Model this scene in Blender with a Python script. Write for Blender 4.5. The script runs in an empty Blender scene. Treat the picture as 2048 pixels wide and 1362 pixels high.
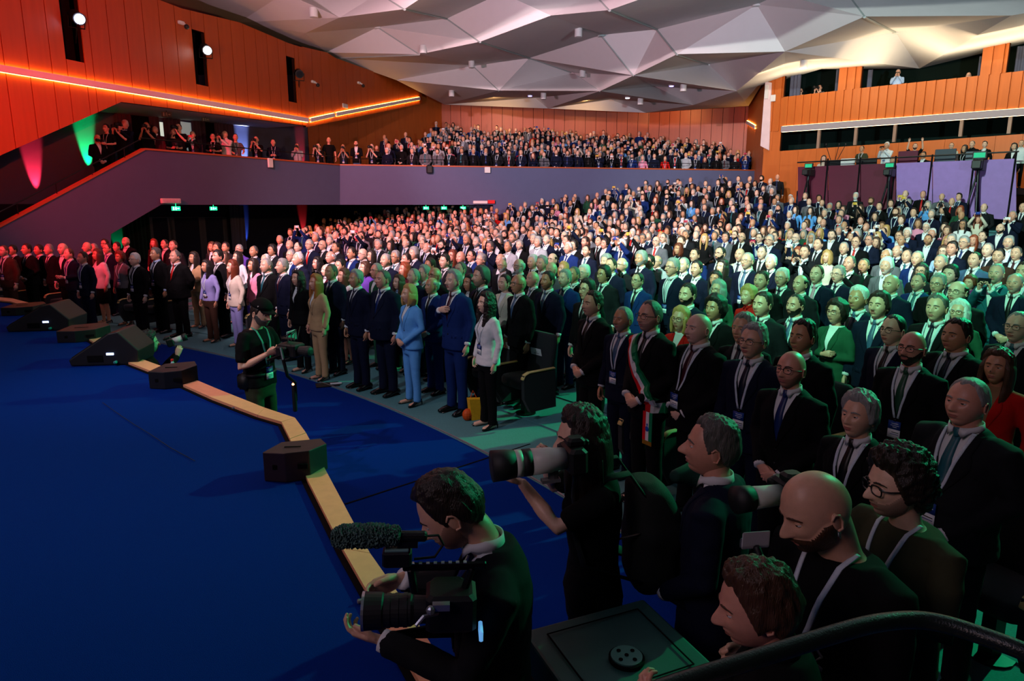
import bpy, bmesh, math, random
import numpy as np
from mathutils import Vector, Matrix, Euler
from mathutils.bvhtree import BVHTree
from mathutils import noise as mnoise
R = math.radians
sc = bpy.context.scene
COL = sc.collection
rnd = random.Random(11)

# ------------------------------------------------------------ camera, world, exposure, lights
EYE = (0.0, 0.0, 2.66)
PITCH = R(11.2)
F = 1365.0
cam = bpy.data.cameras.new('camera'); cam.sensor_width = 36; cam.lens = F / 2048 * 36
cam.clip_start = .05; cam.clip_end = 200
cam_o = bpy.data.objects.new('camera', cam); COL.objects.link(cam_o)
cam_o.location = EYE; cam_o.rotation_euler = (R(90) - PITCH, 0, 0)
sc.camera = cam_o
sc.view_settings.view_transform = 'Standard'; sc.view_settings.look = 'None'
sc.view_settings.exposure = 0.0; sc.view_settings.gamma = 1; sc.view_settings.use_curve_mapping = False
w = bpy.data.worlds.new('world'); sc.world = w; w.use_nodes = True
w.node_tree.nodes['Background'].inputs[0].default_value = (.30, .36, .62, 1)
w.node_tree.nodes['Background'].inputs[1].default_value = .005
sc.cycles.max_bounces = 4; sc.cycles.diffuse_bounces = 2; sc.cycles.glossy_bounces = 2
sc.cycles.transmission_bounces = 3; sc.cycles.transparent_max_bounces = 4
sc.cycles.caustics_reflective = False; sc.cycles.caustics_refractive = False
sc.cycles.sample_clamp_indirect = 2.0

def spot(name, loc, to, col, watts, size, blend=.5, rad=.12, label=None):
    l = bpy.data.lights.new(name, 'SPOT'); l.energy = watts; l.color = col
    l.spot_size = R(size); l.spot_blend = blend; l.shadow_soft_size = rad
    o = bpy.data.objects.new(name, l); COL.objects.link(o); o.location = loc
    o.rotation_euler = (Vector(to) - Vector(loc)).to_track_quat('-Z', 'Y').to_euler()
    return o
def area(name, loc, to, col, watts, sx, sy):
    l = bpy.data.lights.new(name, 'AREA'); l.energy = watts; l.color = col
    l.shape = 'RECTANGLE'; l.size = sx; l.size_y = sy
    o = bpy.data.objects.new(name, l); COL.objects.link(o); o.location = loc
    o.rotation_euler = (Vector(to) - Vector(loc)).to_track_quat('-Z', 'Y').to_euler()
    return o
# stage spots on the crowd: red at the left, rose-white in the middle, green at the right
spot('spot_red', (-13, 3, 9.5), (-8, 25, 1.2), (1, .03, .06), 20000, 31, .5)
spot('spot_rose', (-7, 3, 9.8), (-.5, 24.5, 1.4), (1, .60, .68), 20000, 50, .5)
spot('spot_white', (-4, 1, 9.8), (9.5, 22, 2.0), (.86, 1, .94), 18000, 42, .5)
spot('spot_green', (-4, 0, 9.6), (7.0, 12.5, 1.8), (.26, 1, .58), 9500, 39, .5)
spot('rim_green', (13, 12, 8.2), (2.2, 8.0, 1.0), (.01, 1, .38), 8500, 46, .7)
spot('rim_green_near', (9, 6, 7.5), (.6, 3.0, 1.0), (.05, 1, .35), 90, 40, .8)
spot('wash_balcony', (-6, 8, 9.3), (3, 37, 3.8), (1, .84, .84), 6500, 31, .6)
spot('wash_gallery', (-3, 9, 5.5), (-11.5, 25, 4.3), (1, .12, .12), 700, 40, .8)
spot('wash_wood_red', (-3, 3, 4.0), (-15.5, 19, 8.2), (1, .03, .0), 10000, 40, .9)
spot('wash_wood_warm', (-1, 16, 5.0), (-9, 31, 7.6), (1, .50, .2), 900, 70, .9)
spot('up_pink', (-9, 4, 3.0), (-2, 22, 10.6), (1, .58, .72), 12500, 62, .9)
spot('up_teal', (7, -2, 3.5), (7, 20, 11), (.62, .85, 1), 11000, 62, .9)
spot('edge_pink', (-5.5, 5.5, 9.6), (-2.6, 5.6, .9), (1, .50, .42), 1100, 46, .8)
area('fill_stage', (-8, -4, 8.0), (-3.5, 6, .5), (1, .66, .68), 210, 4, 3)
area('fill_stage_blue', (-6, -3, 9.4), (-4, 4, .5), (.25, .5, 1), 50, 5, 3)
spot('fill_front', (-6, 0, 9.4), (-2.5, 9.5, 1.0), (.78, .86, 1), 1300, 38, .8)


# ------------------------------------------------------------ helpers
def ray(u, v):
    x = (u - 1024) / F; y = (681 - v) / F
    c, s = math.cos(PITCH), math.sin(PITCH)
    return Vector((x, c + y * s, -s + y * c))
def at_z(u, v, z):
    d = ray(u, v); t = (z - EYE[2]) / d.z
    return Vector((d.x * t, d.y * t, z))
def at_t(u, v, t):
    return Vector(EYE) + ray(u, v) * t
def at_wall(u, v, a, b):
    """point where the pixel's ray meets the vertical plane through ground points a, b"""
    d = ray(u, v); nx, ny = (b[1] - a[1]), -(b[0] - a[0])
    t = (a[0] * nx + a[1] * ny) / (d.x * nx + d.y * ny)
    return Vector((d.x * t, d.y * t, EYE[2] + d.z * t))
def proj(p):
    c, s = math.cos(PITCH), math.sin(PITCH)
    y, z = p[1], p[2] - EYE[2]
    dep = y * c - z * s; up = y * s + z * c
    return 1024 + F * p[0] / dep, 681 - F * up / dep, dep

def srgb(c):
    if isinstance(c, str):
        c = [int(c[i:i + 2], 16) / 255 for i in (0, 2, 4)]
    return tuple((x / 12.92 if x <= .04045 else ((x + .055) / 1.055) ** 2.4) for x in c)
MATS = {}
def mat(name, col, rough=.6, spec=.5, metal=0, var=.12, scale=20, bump=0, bscale=200, emit=None, es=0, kind=None, sheen=0):
    if name in MATS: return MATS[name]
    m = bpy.data.materials.new(name); m.use_nodes = True; MATS[name] = m
    nt = m.node_tree; b = nt.nodes['Principled BSDF']
    c = srgb(col) + (1,)
    b.inputs['Base Color'].default_value = c
    b.inputs['Roughness'].default_value = rough; b.inputs['Metallic'].default_value = metal
    b.inputs['Specular IOR Level'].default_value = spec
    if sheen: b.inputs['Sheen Weight'].default_value = sheen
    if emit:
        b.inputs['Emission Color'].default_value = srgb(emit) + (1,); b.inputs['Emission Strength'].default_value = es
    if var or bump:
        tc = nt.nodes.new('ShaderNodeTexCoord')
        mp = nt.nodes.new('ShaderNodeMapping'); nt.links.new(tc.outputs['Object'], mp.inputs[0])
        if kind == 'hair': mp.inputs['Scale'].default_value = (1, 1, .12)
        if kind == 'wood': mp.inputs['Scale'].default_value = (1, 1, .08)
    if var:
        n = nt.nodes.new('ShaderNodeTexNoise'); n.inputs['Scale'].default_value = scale; n.inputs['Detail'].default_value = 3
        nt.links.new(mp.outputs[0], n.inputs[0])
        mx = nt.nodes.new('ShaderNodeMix'); mx.data_type = 'RGBA'
        mx.inputs[6].default_value = tuple(x * (1 - var) for x in c[:3]) + (1,)
        mx.inputs[7].default_value = tuple(min(1, x * (1 + var)) for x in c[:3]) + (1,)
        nt.links.new(n.outputs[0], mx.inputs[0]); nt.links.new(mx.outputs[2], b.inputs['Base Color'])
    if bump:
        n2 = nt.nodes.new('ShaderNodeTexNoise'); n2.inputs['Scale'].default_value = bscale; n2.inputs['Detail'].default_value = 2
        nt.links.new(mp.outputs[0], n2.inputs[0])
        bp = nt.nodes.new('ShaderNodeBump'); bp.inputs['Strength'].default_value = bump; bp.inputs['Distance'].default_value = .01
        nt.links.new(n2.outputs[0], bp.inputs['Height']); nt.links.new(bp.outputs[0], b.inputs['Normal'])
    return m

class MB:
    """collects closed shapes; build() links them as one mesh object"""
    def __init__(s): s.v = []; s.f = []; s.m = []; s.n = 0
    def add(s, V, Fs, mi=0, M=None):
        V = np.asarray(V, float).reshape(-1, 3)
        if M is not None:
            A = np.array(M); V = V @ A[:3, :3].T + A[:3, 3]
        s.v.append(V)
        for k, f in enumerate(Fs):
            s.f.append(tuple(i + s.n for i in f)); s.m.append(mi[k] if isinstance(mi, (list, np.ndarray)) else mi)
        s.n += len(V); return s
    def box(s, c, d, mi=0, rz=0, M=None, bev=0):
        x, y, z = d[0] / 2, d[1] / 2, d[2] / 2
        if bev:
            V = []; b = min(bev, x * .9, y * .9, z * .9)
            for (zz, i) in ((-z, b), (-z + b, 0), (z - b, 0), (z, b)):
                for (sx, sy) in ((-1, -1), (1, -1), (1, 1), (-1, 1)):
                    for q in ((0, 1), (1, 0)) if (sx * sy > 0) else ((1, 0), (0, 1)):
                        V.append((sx * (x - i - b * q[0]), sy * (y - i - b * q[1]), zz))
            V = [(max(-x + 0, min(x, a)), max(-y, min(y, bb)), cc) for a, bb, cc in V]
            Fs = [tuple(range(7, -1, -1)), tuple(range(24, 32))]
            for k in range(3):
                for i in range(8):
                    j = (i + 1) % 8; Fs.append((k * 8 + i, k * 8 + j, k * 8 + 8 + j, k * 8 + 8 + i))
        else:
            V = [(a, b, cc) for cc in (-z, z) for b in (-y, y) for a in (-x, x)]
            Fs = [(0, 2, 3, 1), (4, 5, 7, 6), (0, 1, 5, 4), (2, 6, 7, 3), (0, 4, 6, 2), (1, 3, 7, 5)]
        T = Matrix.Translation(c) @ Matrix.Rotation(rz, 4, 'Z')
        if M is not None: T = M @ T
        return s.add(V, Fs, mi, T)
    def tube(s, P, rad, n=10, mi=0, M=None, up=None, cap=.5, close=True):
        """P centre line, rad list of r or (a,b); a lies along 'up x tangent' """
        P = [Vector(p) for p in P]
        if not isinstance(rad, list): rad = [rad] * len(P)
        rad = [(r, r) if not isinstance(r, (tuple, list)) else r for r in rad]
        T = []
        for i in range(len(P)):
            a = P[max(0, i - 1)]; b = P[min(len(P) - 1, i + 1)]; T.append((b - a).normalized())
        if cap:
            r0, r1 = rad[0], rad[-1]
            c0 = min(r0) * cap; c1 = min(r1) * cap
            P = [P[0] - T[0] * c0, P[0] - T[0] * c0 * .7] + P + [P[-1] + T[-1] * c1 * .7, P[-1] + T[-1] * c1]
            rad = [(r0[0] * .35, r0[1] * .35), (r0[0] * .78, r0[1] * .78)] + rad + [(r1[0] * .78, r1[1] * .78), (r1[0] * .35, r1[1] * .35)]
            T = [T[0]] * 2 + T + [T[-1]] * 2
        V = []; u = None
        for p, t, r in zip(P, T, rad):
            if u is None:
                g = Vector(up) if up else (Vector((0, 1, 0)) if abs(t.y) < .9 else Vector((1, 0, 0)))
                u = (g - t * g.dot(t)).normalized()
            else:
                u = (u - t * u.dot(t)).normalized()
            wv = t.cross(u)
            for k in range(n):
                a = 2 * math.pi * k / n
                V.append(p + wv * (r[0] * math.cos(a)) + u * (r[1] * math.sin(a)))
        m = len(P); Fs = []
        for i in range(m - 1):
            for k in range(n):
                k2 = (k + 1) % n; Fs.append((i * n + k, i * n + k2, (i + 1) * n + k2, (i + 1) * n + k))
        Fs.append(tuple(range(n - 1, -1, -1))); Fs.append(tuple((m - 1) * n + k for k in range(n)))
        return s.add([tuple(v) for v in V], Fs, mi, M)
    def rings(s, rows, n=24, mi=0, M=None, p=2.3):
        """rows: (z, rx, ry, cx, cy) horizontal superellipses"""
        V = []
        for (z, rx, ry, cx, cy) in rows:
            for k in range(n):
                a = 2 * math.pi * k / n; c, q = math.cos(a), math.sin(a)
                V.append((cx + rx * math.copysign(abs(c) ** (2 / p), c), cy + ry * math.copysign(abs(q) ** (2 / p), q), z))
        m = len(rows); Fs = []
        for i in range(m - 1):
            for k in range(n):
                k2 = (k + 1) % n; Fs.append((i * n + k, i * n + k2, (i + 1) * n + k2, (i + 1) * n + k))
        Fs.append(tuple(range(n - 1, -1, -1))); Fs.append(tuple((m - 1) * n + k for k in range(n)))
        return s.add(V, Fs, mi, M)
    def ell(s, c, r, nu=14, nv=10, mi=0, M=None):
        V = [(c[0], c[1], c[2] - r[2])]
        for j in range(1, nv):
            f = -math.pi / 2 + math.pi * j / nv
            for k in range(nu):
                a = 2 * math.pi * k / nu
                V.append((c[0] + r[0] * math.cos(f) * math.cos(a), c[1] + r[1] * math.cos(f) * math.sin(a), c[2] + r[2] * math.sin(f)))
        V.append((c[0], c[1], c[2] + r[2])); Fs = []
        for k in range(nu): Fs.append((0, 1 + (k + 1) % nu, 1 + k))
        for j in range(nv - 2):
            for k in range(nu):
                k2 = (k + 1) % nu; o = 1 + j * nu; Fs.append((o + k, o + k2, o + nu + k2, o + nu + k))
        o = 1 + (nv - 2) * nu; L = len(V) - 1
        for k in range(nu): Fs.append((o + k, o + (k + 1) % nu, L))
        return s.add(V, Fs, mi, M)
    def prism(s, poly, a, b, mi=0, M=None):
        """poly: list of 3D points (planar), extruded from +a to +b (vectors)"""
        n = len(poly); a = Vector(a); b = Vector(b)
        V = [tuple(Vector(p) + a) for p in poly] + [tuple(Vector(p) + b) for p in poly]
        Fs = [tuple(range(n - 1, -1, -1)), tuple(range(n, 2 * n))]
        for i in range(n):
            j = (i + 1) % n; Fs.append((i, j, n + j, n + i))
        return s.add(V, Fs, mi, M)
    def mesh(s, name, mats, smooth=False):
        me = bpy.data.meshes.new(name)
        V = np.concatenate(s.v) if s.v else np.zeros((0, 3))
        me.from_pydata(V.tolist(), [], s.f)
        for m in mats: me.materials.append(m)
        me.polygons.foreach_set('material_index', s.m)
        if smooth: me.polygons.foreach_set('use_smooth', [True] * len(s.f))
        me.update(); return me
    def build(s, name, mats, parent=None, smooth=False, loc=None, rz=None, fix=True):
        if not isinstance(mats, (list, tuple)): mats = [mats]
        me = s.mesh(name, mats, smooth)
        if fix:
            bm = bmesh.new(); bm.from_mesh(me); bmesh.ops.recalc_face_normals(bm, faces=bm.faces); bm.to_mesh(me); bm.free()
        o = bpy.data.objects.new(name, me); COL.objects.link(o)
        if parent is not None: o.parent = parent
        if loc is not None: o.location = loc
        if rz is not None: o.rotation_euler.z = rz
        return o

def tag(o, label=None, cat=None, group=None, kind=None):
    if label: o['label'] = label
    if cat: o['category'] = cat
    if group: o['group'] = group
    if kind: o['kind'] = kind
    return o
def empty(name, loc=(0, 0, 0), rz=0):
    o = bpy.data.objects.new(name, None); COL.objects.link(o); o.location = loc; o.rotation_euler.z = rz; o.empty_display_size = .1
    return o

def remesh(mb, voxel, smooth=2, factor=.5):
    """union of closed shapes as one continuous surface -> (V, faces)"""
    me = mb.mesh('tmp', []); o = bpy.data.objects.new('tmp', me); COL.objects.link(o)
    m = o.modifiers.new('r', 'REMESH'); m.mode = 'VOXEL'; m.voxel_size = voxel; m.adaptivity = 0
    if smooth:
        q = o.modifiers.new('s', 'SMOOTH'); q.factor = factor; q.iterations = smooth
    dg = bpy.context.evaluated_depsgraph_get(); e = o.evaluated_get(dg); em = e.to_mesh()
    V = np.empty(len(em.vertices) * 3); em.vertices.foreach_get('co', V); V = V.reshape(-1, 3)
    Fs = [tuple(p.vertices) for p in em.polygons]
    e.to_mesh_clear(); bpy.data.objects.remove(o); bpy.data.meshes.remove(me)
    return V, Fs

# ------------------------------------------------------------ the hall
def gp(u, v, Y):
    d = ray(u, v); return (d.x / d.y * Y, Y)
def lerp2(a, b, t): return (a[0] + (b[0] - a[0]) * t, a[1] + (b[1] - a[1]) * t)
C0 = (-18.2, -5.9); R0 = 22.7
def qof(x, y): return math.hypot(x - C0[0], y - C0[1]) - R0
GQ = ((-50, 0), (0, 0), (5, .08), (10, .22), (14, .33), (16, .55), (18, .95), (20, 1.35), (22, 1.8), (24, 2.2), (26, 2.4))
def gz(q): return float(np.interp(q, [a for a, b in GQ], [b for a, b in GQ]))
ROW = .95
def azf(a): return float(np.interp(a, [R(58), R(66), R(76)], [1, .8, .35]))
def floor_z(x, y):
    q = qof(x, y); i = math.floor((q + .45) / ROW); return gz(i * ROW) * azf(math.atan2(y - C0[1], x - C0[0])) if q > -.6 else 0.0

carpet = mat('blue_carpet', '00267a', .95, .04, var=.22, scale=160, bump=.4, bscale=300)
hallfl = mat('audience_carpet', '4d7f86', .9, .2, var=.25, scale=90, bump=.3, bscale=300)
wood = mat('orange_wood', 'a84808', .45, .4, var=.16, scale=9, bump=.05, bscale=40, kind='wood')
wood2 = mat('orange_wood_warm', 'b8622a', .42, .4, var=.14, scale=9, bump=.05, bscale=40, kind='wood')
dark = mat('dark_void', '08080a', .9, .1, var=0)
greyp = mat('grey_plaster', '565c7a', .85, .2, var=.05, scale=4, bump=.06, bscale=120)
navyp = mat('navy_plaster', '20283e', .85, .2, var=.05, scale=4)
white = mat('white_plaster', 'd8d4d2', .8, .2, var=.03, scale=3)
metal_d = mat('dark_metal', '15161a', .4, .5, metal=.6, var=0)
alu = mat('aluminium', 'b9bcc4', .35, .5, metal=.8, var=0)
edgew = mat('edge_wood', 'e6a078', .5, .35, var=.12, scale=14, bump=.05, bscale=60)
plastic = mat('black_plastic', '101013', .5, .4, var=.1, scale=80, bump=.1)
whitep = mat('white_plastic', 'd5d5d2', .45, .4, var=0)

# audience floor: stepped rings around the stage
mb = MB(); a0, a1, NA = R(15), R(92), 64
def ring_pt(r, a, z): return (C0[0] + r * math.cos(a), C0[1] + r * math.sin(a), z)
prev = None
for i in range(0, 28):
    z = gz(i * ROW); ri, ro = R0 - .45 + i * ROW - (.15 if i == 0 else 0), R0 - .45 + (i + 1) * ROW
    V = []
    for k in range(NA + 1):
        a = a0 + (a1 - a0) * k / NA
        zz = z * azf(a); V += [ring_pt(ri, a, -.3), ring_pt(ri, a, zz + .004), ring_pt(ro, a, zz + .004)]
    mb.add(V, [(3 * k + c, 3 * k + 3 + c, 3 * k + 4 + c, 3 * k + 1 + c) for k in range(NA) for c in (0, 1)])
tag(mb.build('floor', hallfl, fix=False), kind='structure')
mb = MB(); V = []
for k in range(NA + 1):
    a = a0 + (a1 - a0) * k / NA; V.append(ring_pt(R0 - .58, a, 0))
V += [(-30, 17, 0), (-30, -12, 0), (8, -12, 0)]
mb.prism(V, (0, 0, -.2), (0, 0, 0)); tag(mb.build('floor_front', carpet), kind='structure')
mb = MB(); mb.tube([ring_pt(R0 - .58, a0 + (a1 - a0) * k / NA, .006) for k in range(NA + 1)], (.018, .008), 6, cap=0)
tag(mb.build('trim_1', alu), kind='structure')
# joint between carpet sheets
mb = MB(); mb.tube([at_z(690, 1008, .004), at_z(1060, 888, .004)], (.012, .003), 6, cap=0, up=(0, 0, 1)); tag(mb.build('trim_2', dark), kind='structure')

# stage
ZS = .90
OUT = [(-60, 590), (25, 598), (60, 607), (170, 657), (262, 712), (345, 742), (440, 782), (530, 818), (590, 838), (612, 868), (655, 950), (740, 1110), (810, 1210), (905, 1362), (1010, 1530)]
INN = [(-60, 596), (22, 604), (52, 614), (150, 662), (245, 722), (325, 753), (425, 798), (515, 832), (563, 846), (580, 880), (615, 962), (685, 1100), (745, 1205), (835, 1362), (930, 1530)]
OUT3 = [at_z(u, v, ZS + .02) for u, v in OUT]; INN3 = [at_z(u, v, ZS + .02) for u, v in INN]
OUT3.append(Vector((.95, 1.2, ZS + .02))); INN3.append(Vector((.75, 1.15, ZS + .02)))
OUT3.append(Vector((1.6, -1.5, ZS + .02))); INN3.append(Vector((1.4, -1.5, ZS + .02)))
mb = MB(); poly = [Vector((p.x, p.y, ZS)) for p in OUT3] + [Vector((1.6, -9, ZS)), Vector((-26, -9, ZS)), Vector((-26, 13, ZS))]
mb.prism(poly, (0, 0, -ZS), (0, 0, 0)); tag(mb.build('floor_stage', carpet), kind='structure')
root = empty('stage_edge', OUT3[8]); tag(root, kind='structure'); root.name = 'trim_3'
segs = [(0, 3), (3, 4), (4, 5), (5, 7), (7, 8), (8, 9), (9, 11), (11, 14), (14, 16)]
for a, b in segs:
    mb = MB()
    for i in range(a, b):
        p, q, r_, s = OUT3[i], OUT3[i + 1], INN3[i + 1], INN3[i]
        if i == a: p = p.lerp(q, .012); s = s.lerp(r_, .012)
        mb.prism([p, q, r_, s], (0, 0, -.02), (0, 0, .012))
    o = mb.build('edge_board', edgew, root); o.matrix_parent_inverse = Matrix.Translation(-Vector(OUT3[8]))
mb = MB()
for i in range(len(INN3) - 1):
    p, q = INN3[i], INN3[i + 1]; n = Vector((p - q)).cross(Vector((0, 0, 1))).normalized() * .03
    if (p + n - OUT3[i]).length < (p - OUT3[i]).length: n = -n
    mb.prism([p, q, q + n, p + n], (0, 0, -.019), (0, 0, -.012))
o = mb.build('edge_gap', dark, root); o.matrix_parent_inverse = Matrix.Translation(-Vector(OUT3[8]))

# plan points of the hall
A1 = gp(-140, 409, 16.6); AK = gp(680, 409, 30.0); BR_ = gp(1530, 409, 35.2)
W1a = gp(-170, 140, 16.2); W1b = gp(612, 240, 29.4); W2b = gp(842, 200, 40.3)
nA = Vector((AK[1] - A1[1], -(AK[0] - A1[0]), 0)).normalized(); nA = -nA if nA.x > 0 else nA
S0 = (A1[0] + nA.x * 3.0, A1[1] + nA.y * 3.0); 
def on_line_u(a, b, u):
    p = at_wall(u, 409, a, b); return (p.x, p.y)
S1 = (AK[0] + nA.x * 3.0, AK[1] + nA.y * 3.0)
SC = on_line_u(S0, S1, 625)
REL = (-4.24, 42.8); REM = (8.2, 42.2); RER = gp(1497, 217, 40.0)
W3 = gp(1530, 300, 31.9); CW0 = W3; CW1 = gp(2048, 222, 25.0); CW1 = lerp2(CW0, CW1, 1.6)

def wood_wall(name, a, b, lower, upper, pitch, m, off=.05, gap=.022, saw=0, holes=(), back=True, kind=True, thick=.03, flip=1):
    """boards on the vertical plane a-b. lower/upper: pixel outlines (from a to b); holes: pixel quads (u0,v0,u1,v1)"""
    A = Vector((a[0], a[1], 0)); B = Vector((b[0], b[1], 0)); L = (B - A).length; D = (B - A) / L
    n = Vector((D.y, -D.x, 0)); n = n if n.dot(Vector(EYE) - A) > 0 else -n
    def sz(u, v):
        p = at_wall(u, v, a, b); return ((Vector((p.x, p.y, 0)) - A).dot(D), p.z)
    lo = sorted(sz(*q) if len(q) == 2 else (q[0] * L, q[1]) for q in lower); hi = sorted(sz(*q) if len(q) == 2 else (q[0] * L, q[1]) for q in upper)
    f = lambda T, s: float(np.interp(s, [t[0] for t in T], [t[1] for t in T]))
    hs = []
    for (u0, v0, u1, v1) in holes:
        s0, s1 = sz(u0, (v0 + v1) / 2)[0], sz(u1, (v0 + v1) / 2)[0]; um = (u0 + u1) / 2
        hs.append((s0, s1, sz(um, v1)[1], sz(um, v0)[1]))
    smin, smax = max(lo[0][0], hi[0][0], -.06), min(lo[-1][0], hi[-1][0], L + .06)
    cuts = [smin]; s = smin
    while s < smax - pitch * .6: s += pitch; cuts.append(min(s, smax))
    for h in hs:
        cuts = [c for c in cuts if abs(c - h[0]) > pitch * .4 and abs(c - h[1]) > pitch * .4] + [h[0], h[1]]
    cuts = sorted(c for c in cuts if smin <= c <= smax)
    if cuts[-1] < smax: cuts.append(smax)
    mb = MB(); bk = MB()
    P = lambda s, z, o: A + D * s + n * o + Vector((0, 0, z))
    for s0, s1 in zip(cuts, cuts[1:]):
        e0, e1 = s0 + gap / 2, s1 - gap / 2
        kl = [t for t in lo if e0 < t[0] < e1]; kh = [t for t in hi if e0 < t[0] < e1]
        spans = [([(e0, f(lo, e0))] + kl + [(e1, f(lo, e1))], [(e1, f(hi, e1))] + kh[::-1] + [(e0, f(hi, e0))])]
        for h in hs:
            if h[0] - .01 <= s0 and s1 <= h[1] + .01:
                l, u_ = spans[0]; spans = []
                if min(z for _, z in l) < h[2] - .02: spans.append((l, [(e1, h[2]), (e0, h[2])]))
                if max(z for _, z in u_) > h[3] + .05: spans.append(([(e0, h[3]), (e1, h[3])], u_))
                break
        for l, u_ in spans:
            poly = l + u_
            pts = [P(s, z, off + (saw * ((s - e0) / (e1 - e0) if flip > 0 else (e1 - s) / (e1 - e0)) if saw else 0)) for s, z in poly]
            pts2 = [P(s, z, off - thick) for s, z in poly]; k = len(pts)
            mb.add([tuple(p) for p in pts + pts2], [tuple(range(k)), tuple(range(2 * k - 1, k - 1, -1))] + [(i, (i + 1) % k, k + (i + 1) % k, k + i) for i in range(k)])
            if back:
                q = [P(s, z, off - thick - .005) for s, z in ([(s0, l[0][1])] + l[1:-1] + [(s1, l[-1][1])] + [(s1, u_[0][1])] + u_[1:-1] + [(s0, u_[-1][1])])]
                bk.prism(q, n * -.12, (0, 0, 0), 1)
    mb.v += bk.v; mb.f += [tuple(i + mb.n for i in fc) for fc in bk.f]; mb.m += [1] * len(bk.f); mb.n += bk.n
    o = mb.build(name, [m, mat('groove', '2a1208', .9, .1, var=0)]); tag(o, kind='structure'); return o, (A, D, n, L, sz)

def plain_wall(name, a, b, poly, m, thick=.2, off=0, z_as=None, kind=True):
    """poly in pixels on the plane a-b, thickness goes away from the viewer"""
    pts = [at_wall(u, v, a, b) for u, v in poly]
    A = Vector((a[0], a[1], 0)); D = (Vector((b[0], b[1], 0)) - A).normalized(); n = Vector((D.y, -D.x, 0)); n = n if n.dot(Vector(EYE) - A) > 0 else -n
    mb = MB(); mb.prism(pts, n * off, n * (off - thick)); o = mb.build(name, m); tag(o, kind='structure'); return o, n

# left upper wall with light slots, two runs meeting at a corner
slots = [(119, -60, 156, 120), (386, 63, 411, 170), (573, 115, 590, 204)]
o1, g1 = wood_wall('wall_left_upper', W1a, W1b, [(-170, 400), (-60, 345), (0, 310), (240, 204), (615, 252), (640, 255)], [(-170, -330), (0, -120), (316, 0), (361, 17), (477, 45), (574, 86), (612, 98), (640, 100)], .62, wood, holes=slots)
o2, g2 = wood_wall('wall_left_rear_upper', W1b, W2b, [(590, 258), (613, 254), (838, 208), (860, 204)], [(590, 90), (613, 96), (652, 105), (669, 116), (792, 160), (850, 192), (880, 200)], .66, wood)
# soffit of the overhanging upper wall, back to the gallery wall
def soff(name, edge, wa, wb, m, dz=.0, th=.12):
    mb = MB()
    for (p, q) in zip(edge, edge[1:]):
        def back(pt):
            A = Vector((wa[0], wa[1], 0)); D = (Vector((wb[0], wb[1], 0)) - A).normalized()
            s = (Vector((pt.x, pt.y, 0)) - A).dot(D); r = A + D * s; return Vector((r.x, r.y, pt.z))
        mb.prism([p, q, back(q), back(p)], (0, 0, dz), (0, 0, dz + th))
    o = mb.build(name, m); tag(o, kind='structure'); return o
e1 = [at_wall(u, v, W1a, W1b) for u, v in ((-170, 400), (0, 310), (240, 204), (615, 252))]
soff('ceiling_gallery', e1, S0, S1, white, .02)
e2 = [at_wall(u, v, W1b, W2b) for u, v in ((615, 252), (838, 208))]
soff('ceiling_gallery_rear', e2, SC, REL, wood, .02)
# gallery wall behind (purple plaster), then wood to the corner, then rear wall
plain_wall('wall_gallery', S0, S1, [(-190, 620), (-190, 150), (240, 150), (625, 150), (625, 620)], greyp, .2)
wood_wall('wall_gallery_rear', SC, REL, [(600, 345), (910, 345)], [(600, 205), (625, 200), (838, 165), (852, 185), (889, 205), (910, 208)], .70, wood2, off=.04)
wood_wall('wall_back_left', REL, REM, [(870, 300), (1300, 300)], [(870, 205), (1300, 214)], .62, wood, off=.03)
wood_wall('wall_back_right', REM, RER, [(1280, 300), (1510, 350)], [(1280, 214), (1510, 200)], .60, wood, off=.03)
wood_wall('wall_right_rear', RER, W3, [(1485, 420), (1540, 420)], [(1485, 205), (1497, 200), (1540, 140)], .55, wood2, off=.03)
WIN = [(1571, 130, 1675, 192), (1727, 90, 1960, 174), (2022, 60, 2200, 145), (1562, 262, 2220, 290)]
# control wall is split in bands: upper boards with openings, lower boards
oc, gc = wood_wall('wall_control_upper', CW0, CW1, [(1540, 262), (1562, 260), (2048, 226), (2260, 209)], [(1530, 140), (1560, 120), (1700, 110), (2048, 60), (2260, 20)], .335, wood2, saw=.055, holes=[(1571, 60, 1675, 192)], gap=.006) if False else (None, None)
def sub_wall(name, top, bot, u0, u1, saw=.05, pitch=.335, m=wood2):
    lo = [(u0, np.interp(u0, *zip(*bot))), (u1, np.interp(u1, *zip(*bot)))] + [(u, v) for u, v in bot if u0 < u < u1]
    hi = [(u0, np.interp(u0, *zip(*top))), (u1, np.interp(u1, *zip(*top)))] + [(u, v) for u, v in top if u0 < u < u1]
    return wood_wall(name, CW0, CW1, lo, hi, pitch, m, saw=saw, gap=.008)
STRIP = [(1515, 265), (1565, 262), (2048, 228), (2300, 210)]         # bottom of the upper boards
SILL = [(1515, 208), (1571, 194), (1675, 182), (1727, 176), (1958, 152), (2048, 142), (2300, 112)]
CEILC = [(1515, 155), (1571, 150), (1643, 130), (1838, 128), (2048, 78), (2300, 20)]
LOWT = [(1515, 303), (1565, 302), (2048, 268), (2300, 250)]
FLB = [(1515, 420), (2048, 420), (2300, 430)]
sub_wall('wall_control_middle', SILL, STRIP, 1520, 2300)
for i, (a, b) in enumerate(((1520, 1571), (1676, 1726), (1960, 2021))): sub_wall('wall_control_top', CEILC, SILL, a, b)
sub_wall('wall_control_lower', LOWT, FLB, 1520, 2300, saw=.0, pitch=.8)
sub_wall('wall_control_end', STRIP, LOWT, 1520, 1563, saw=.0, pitch=.4)
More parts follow.
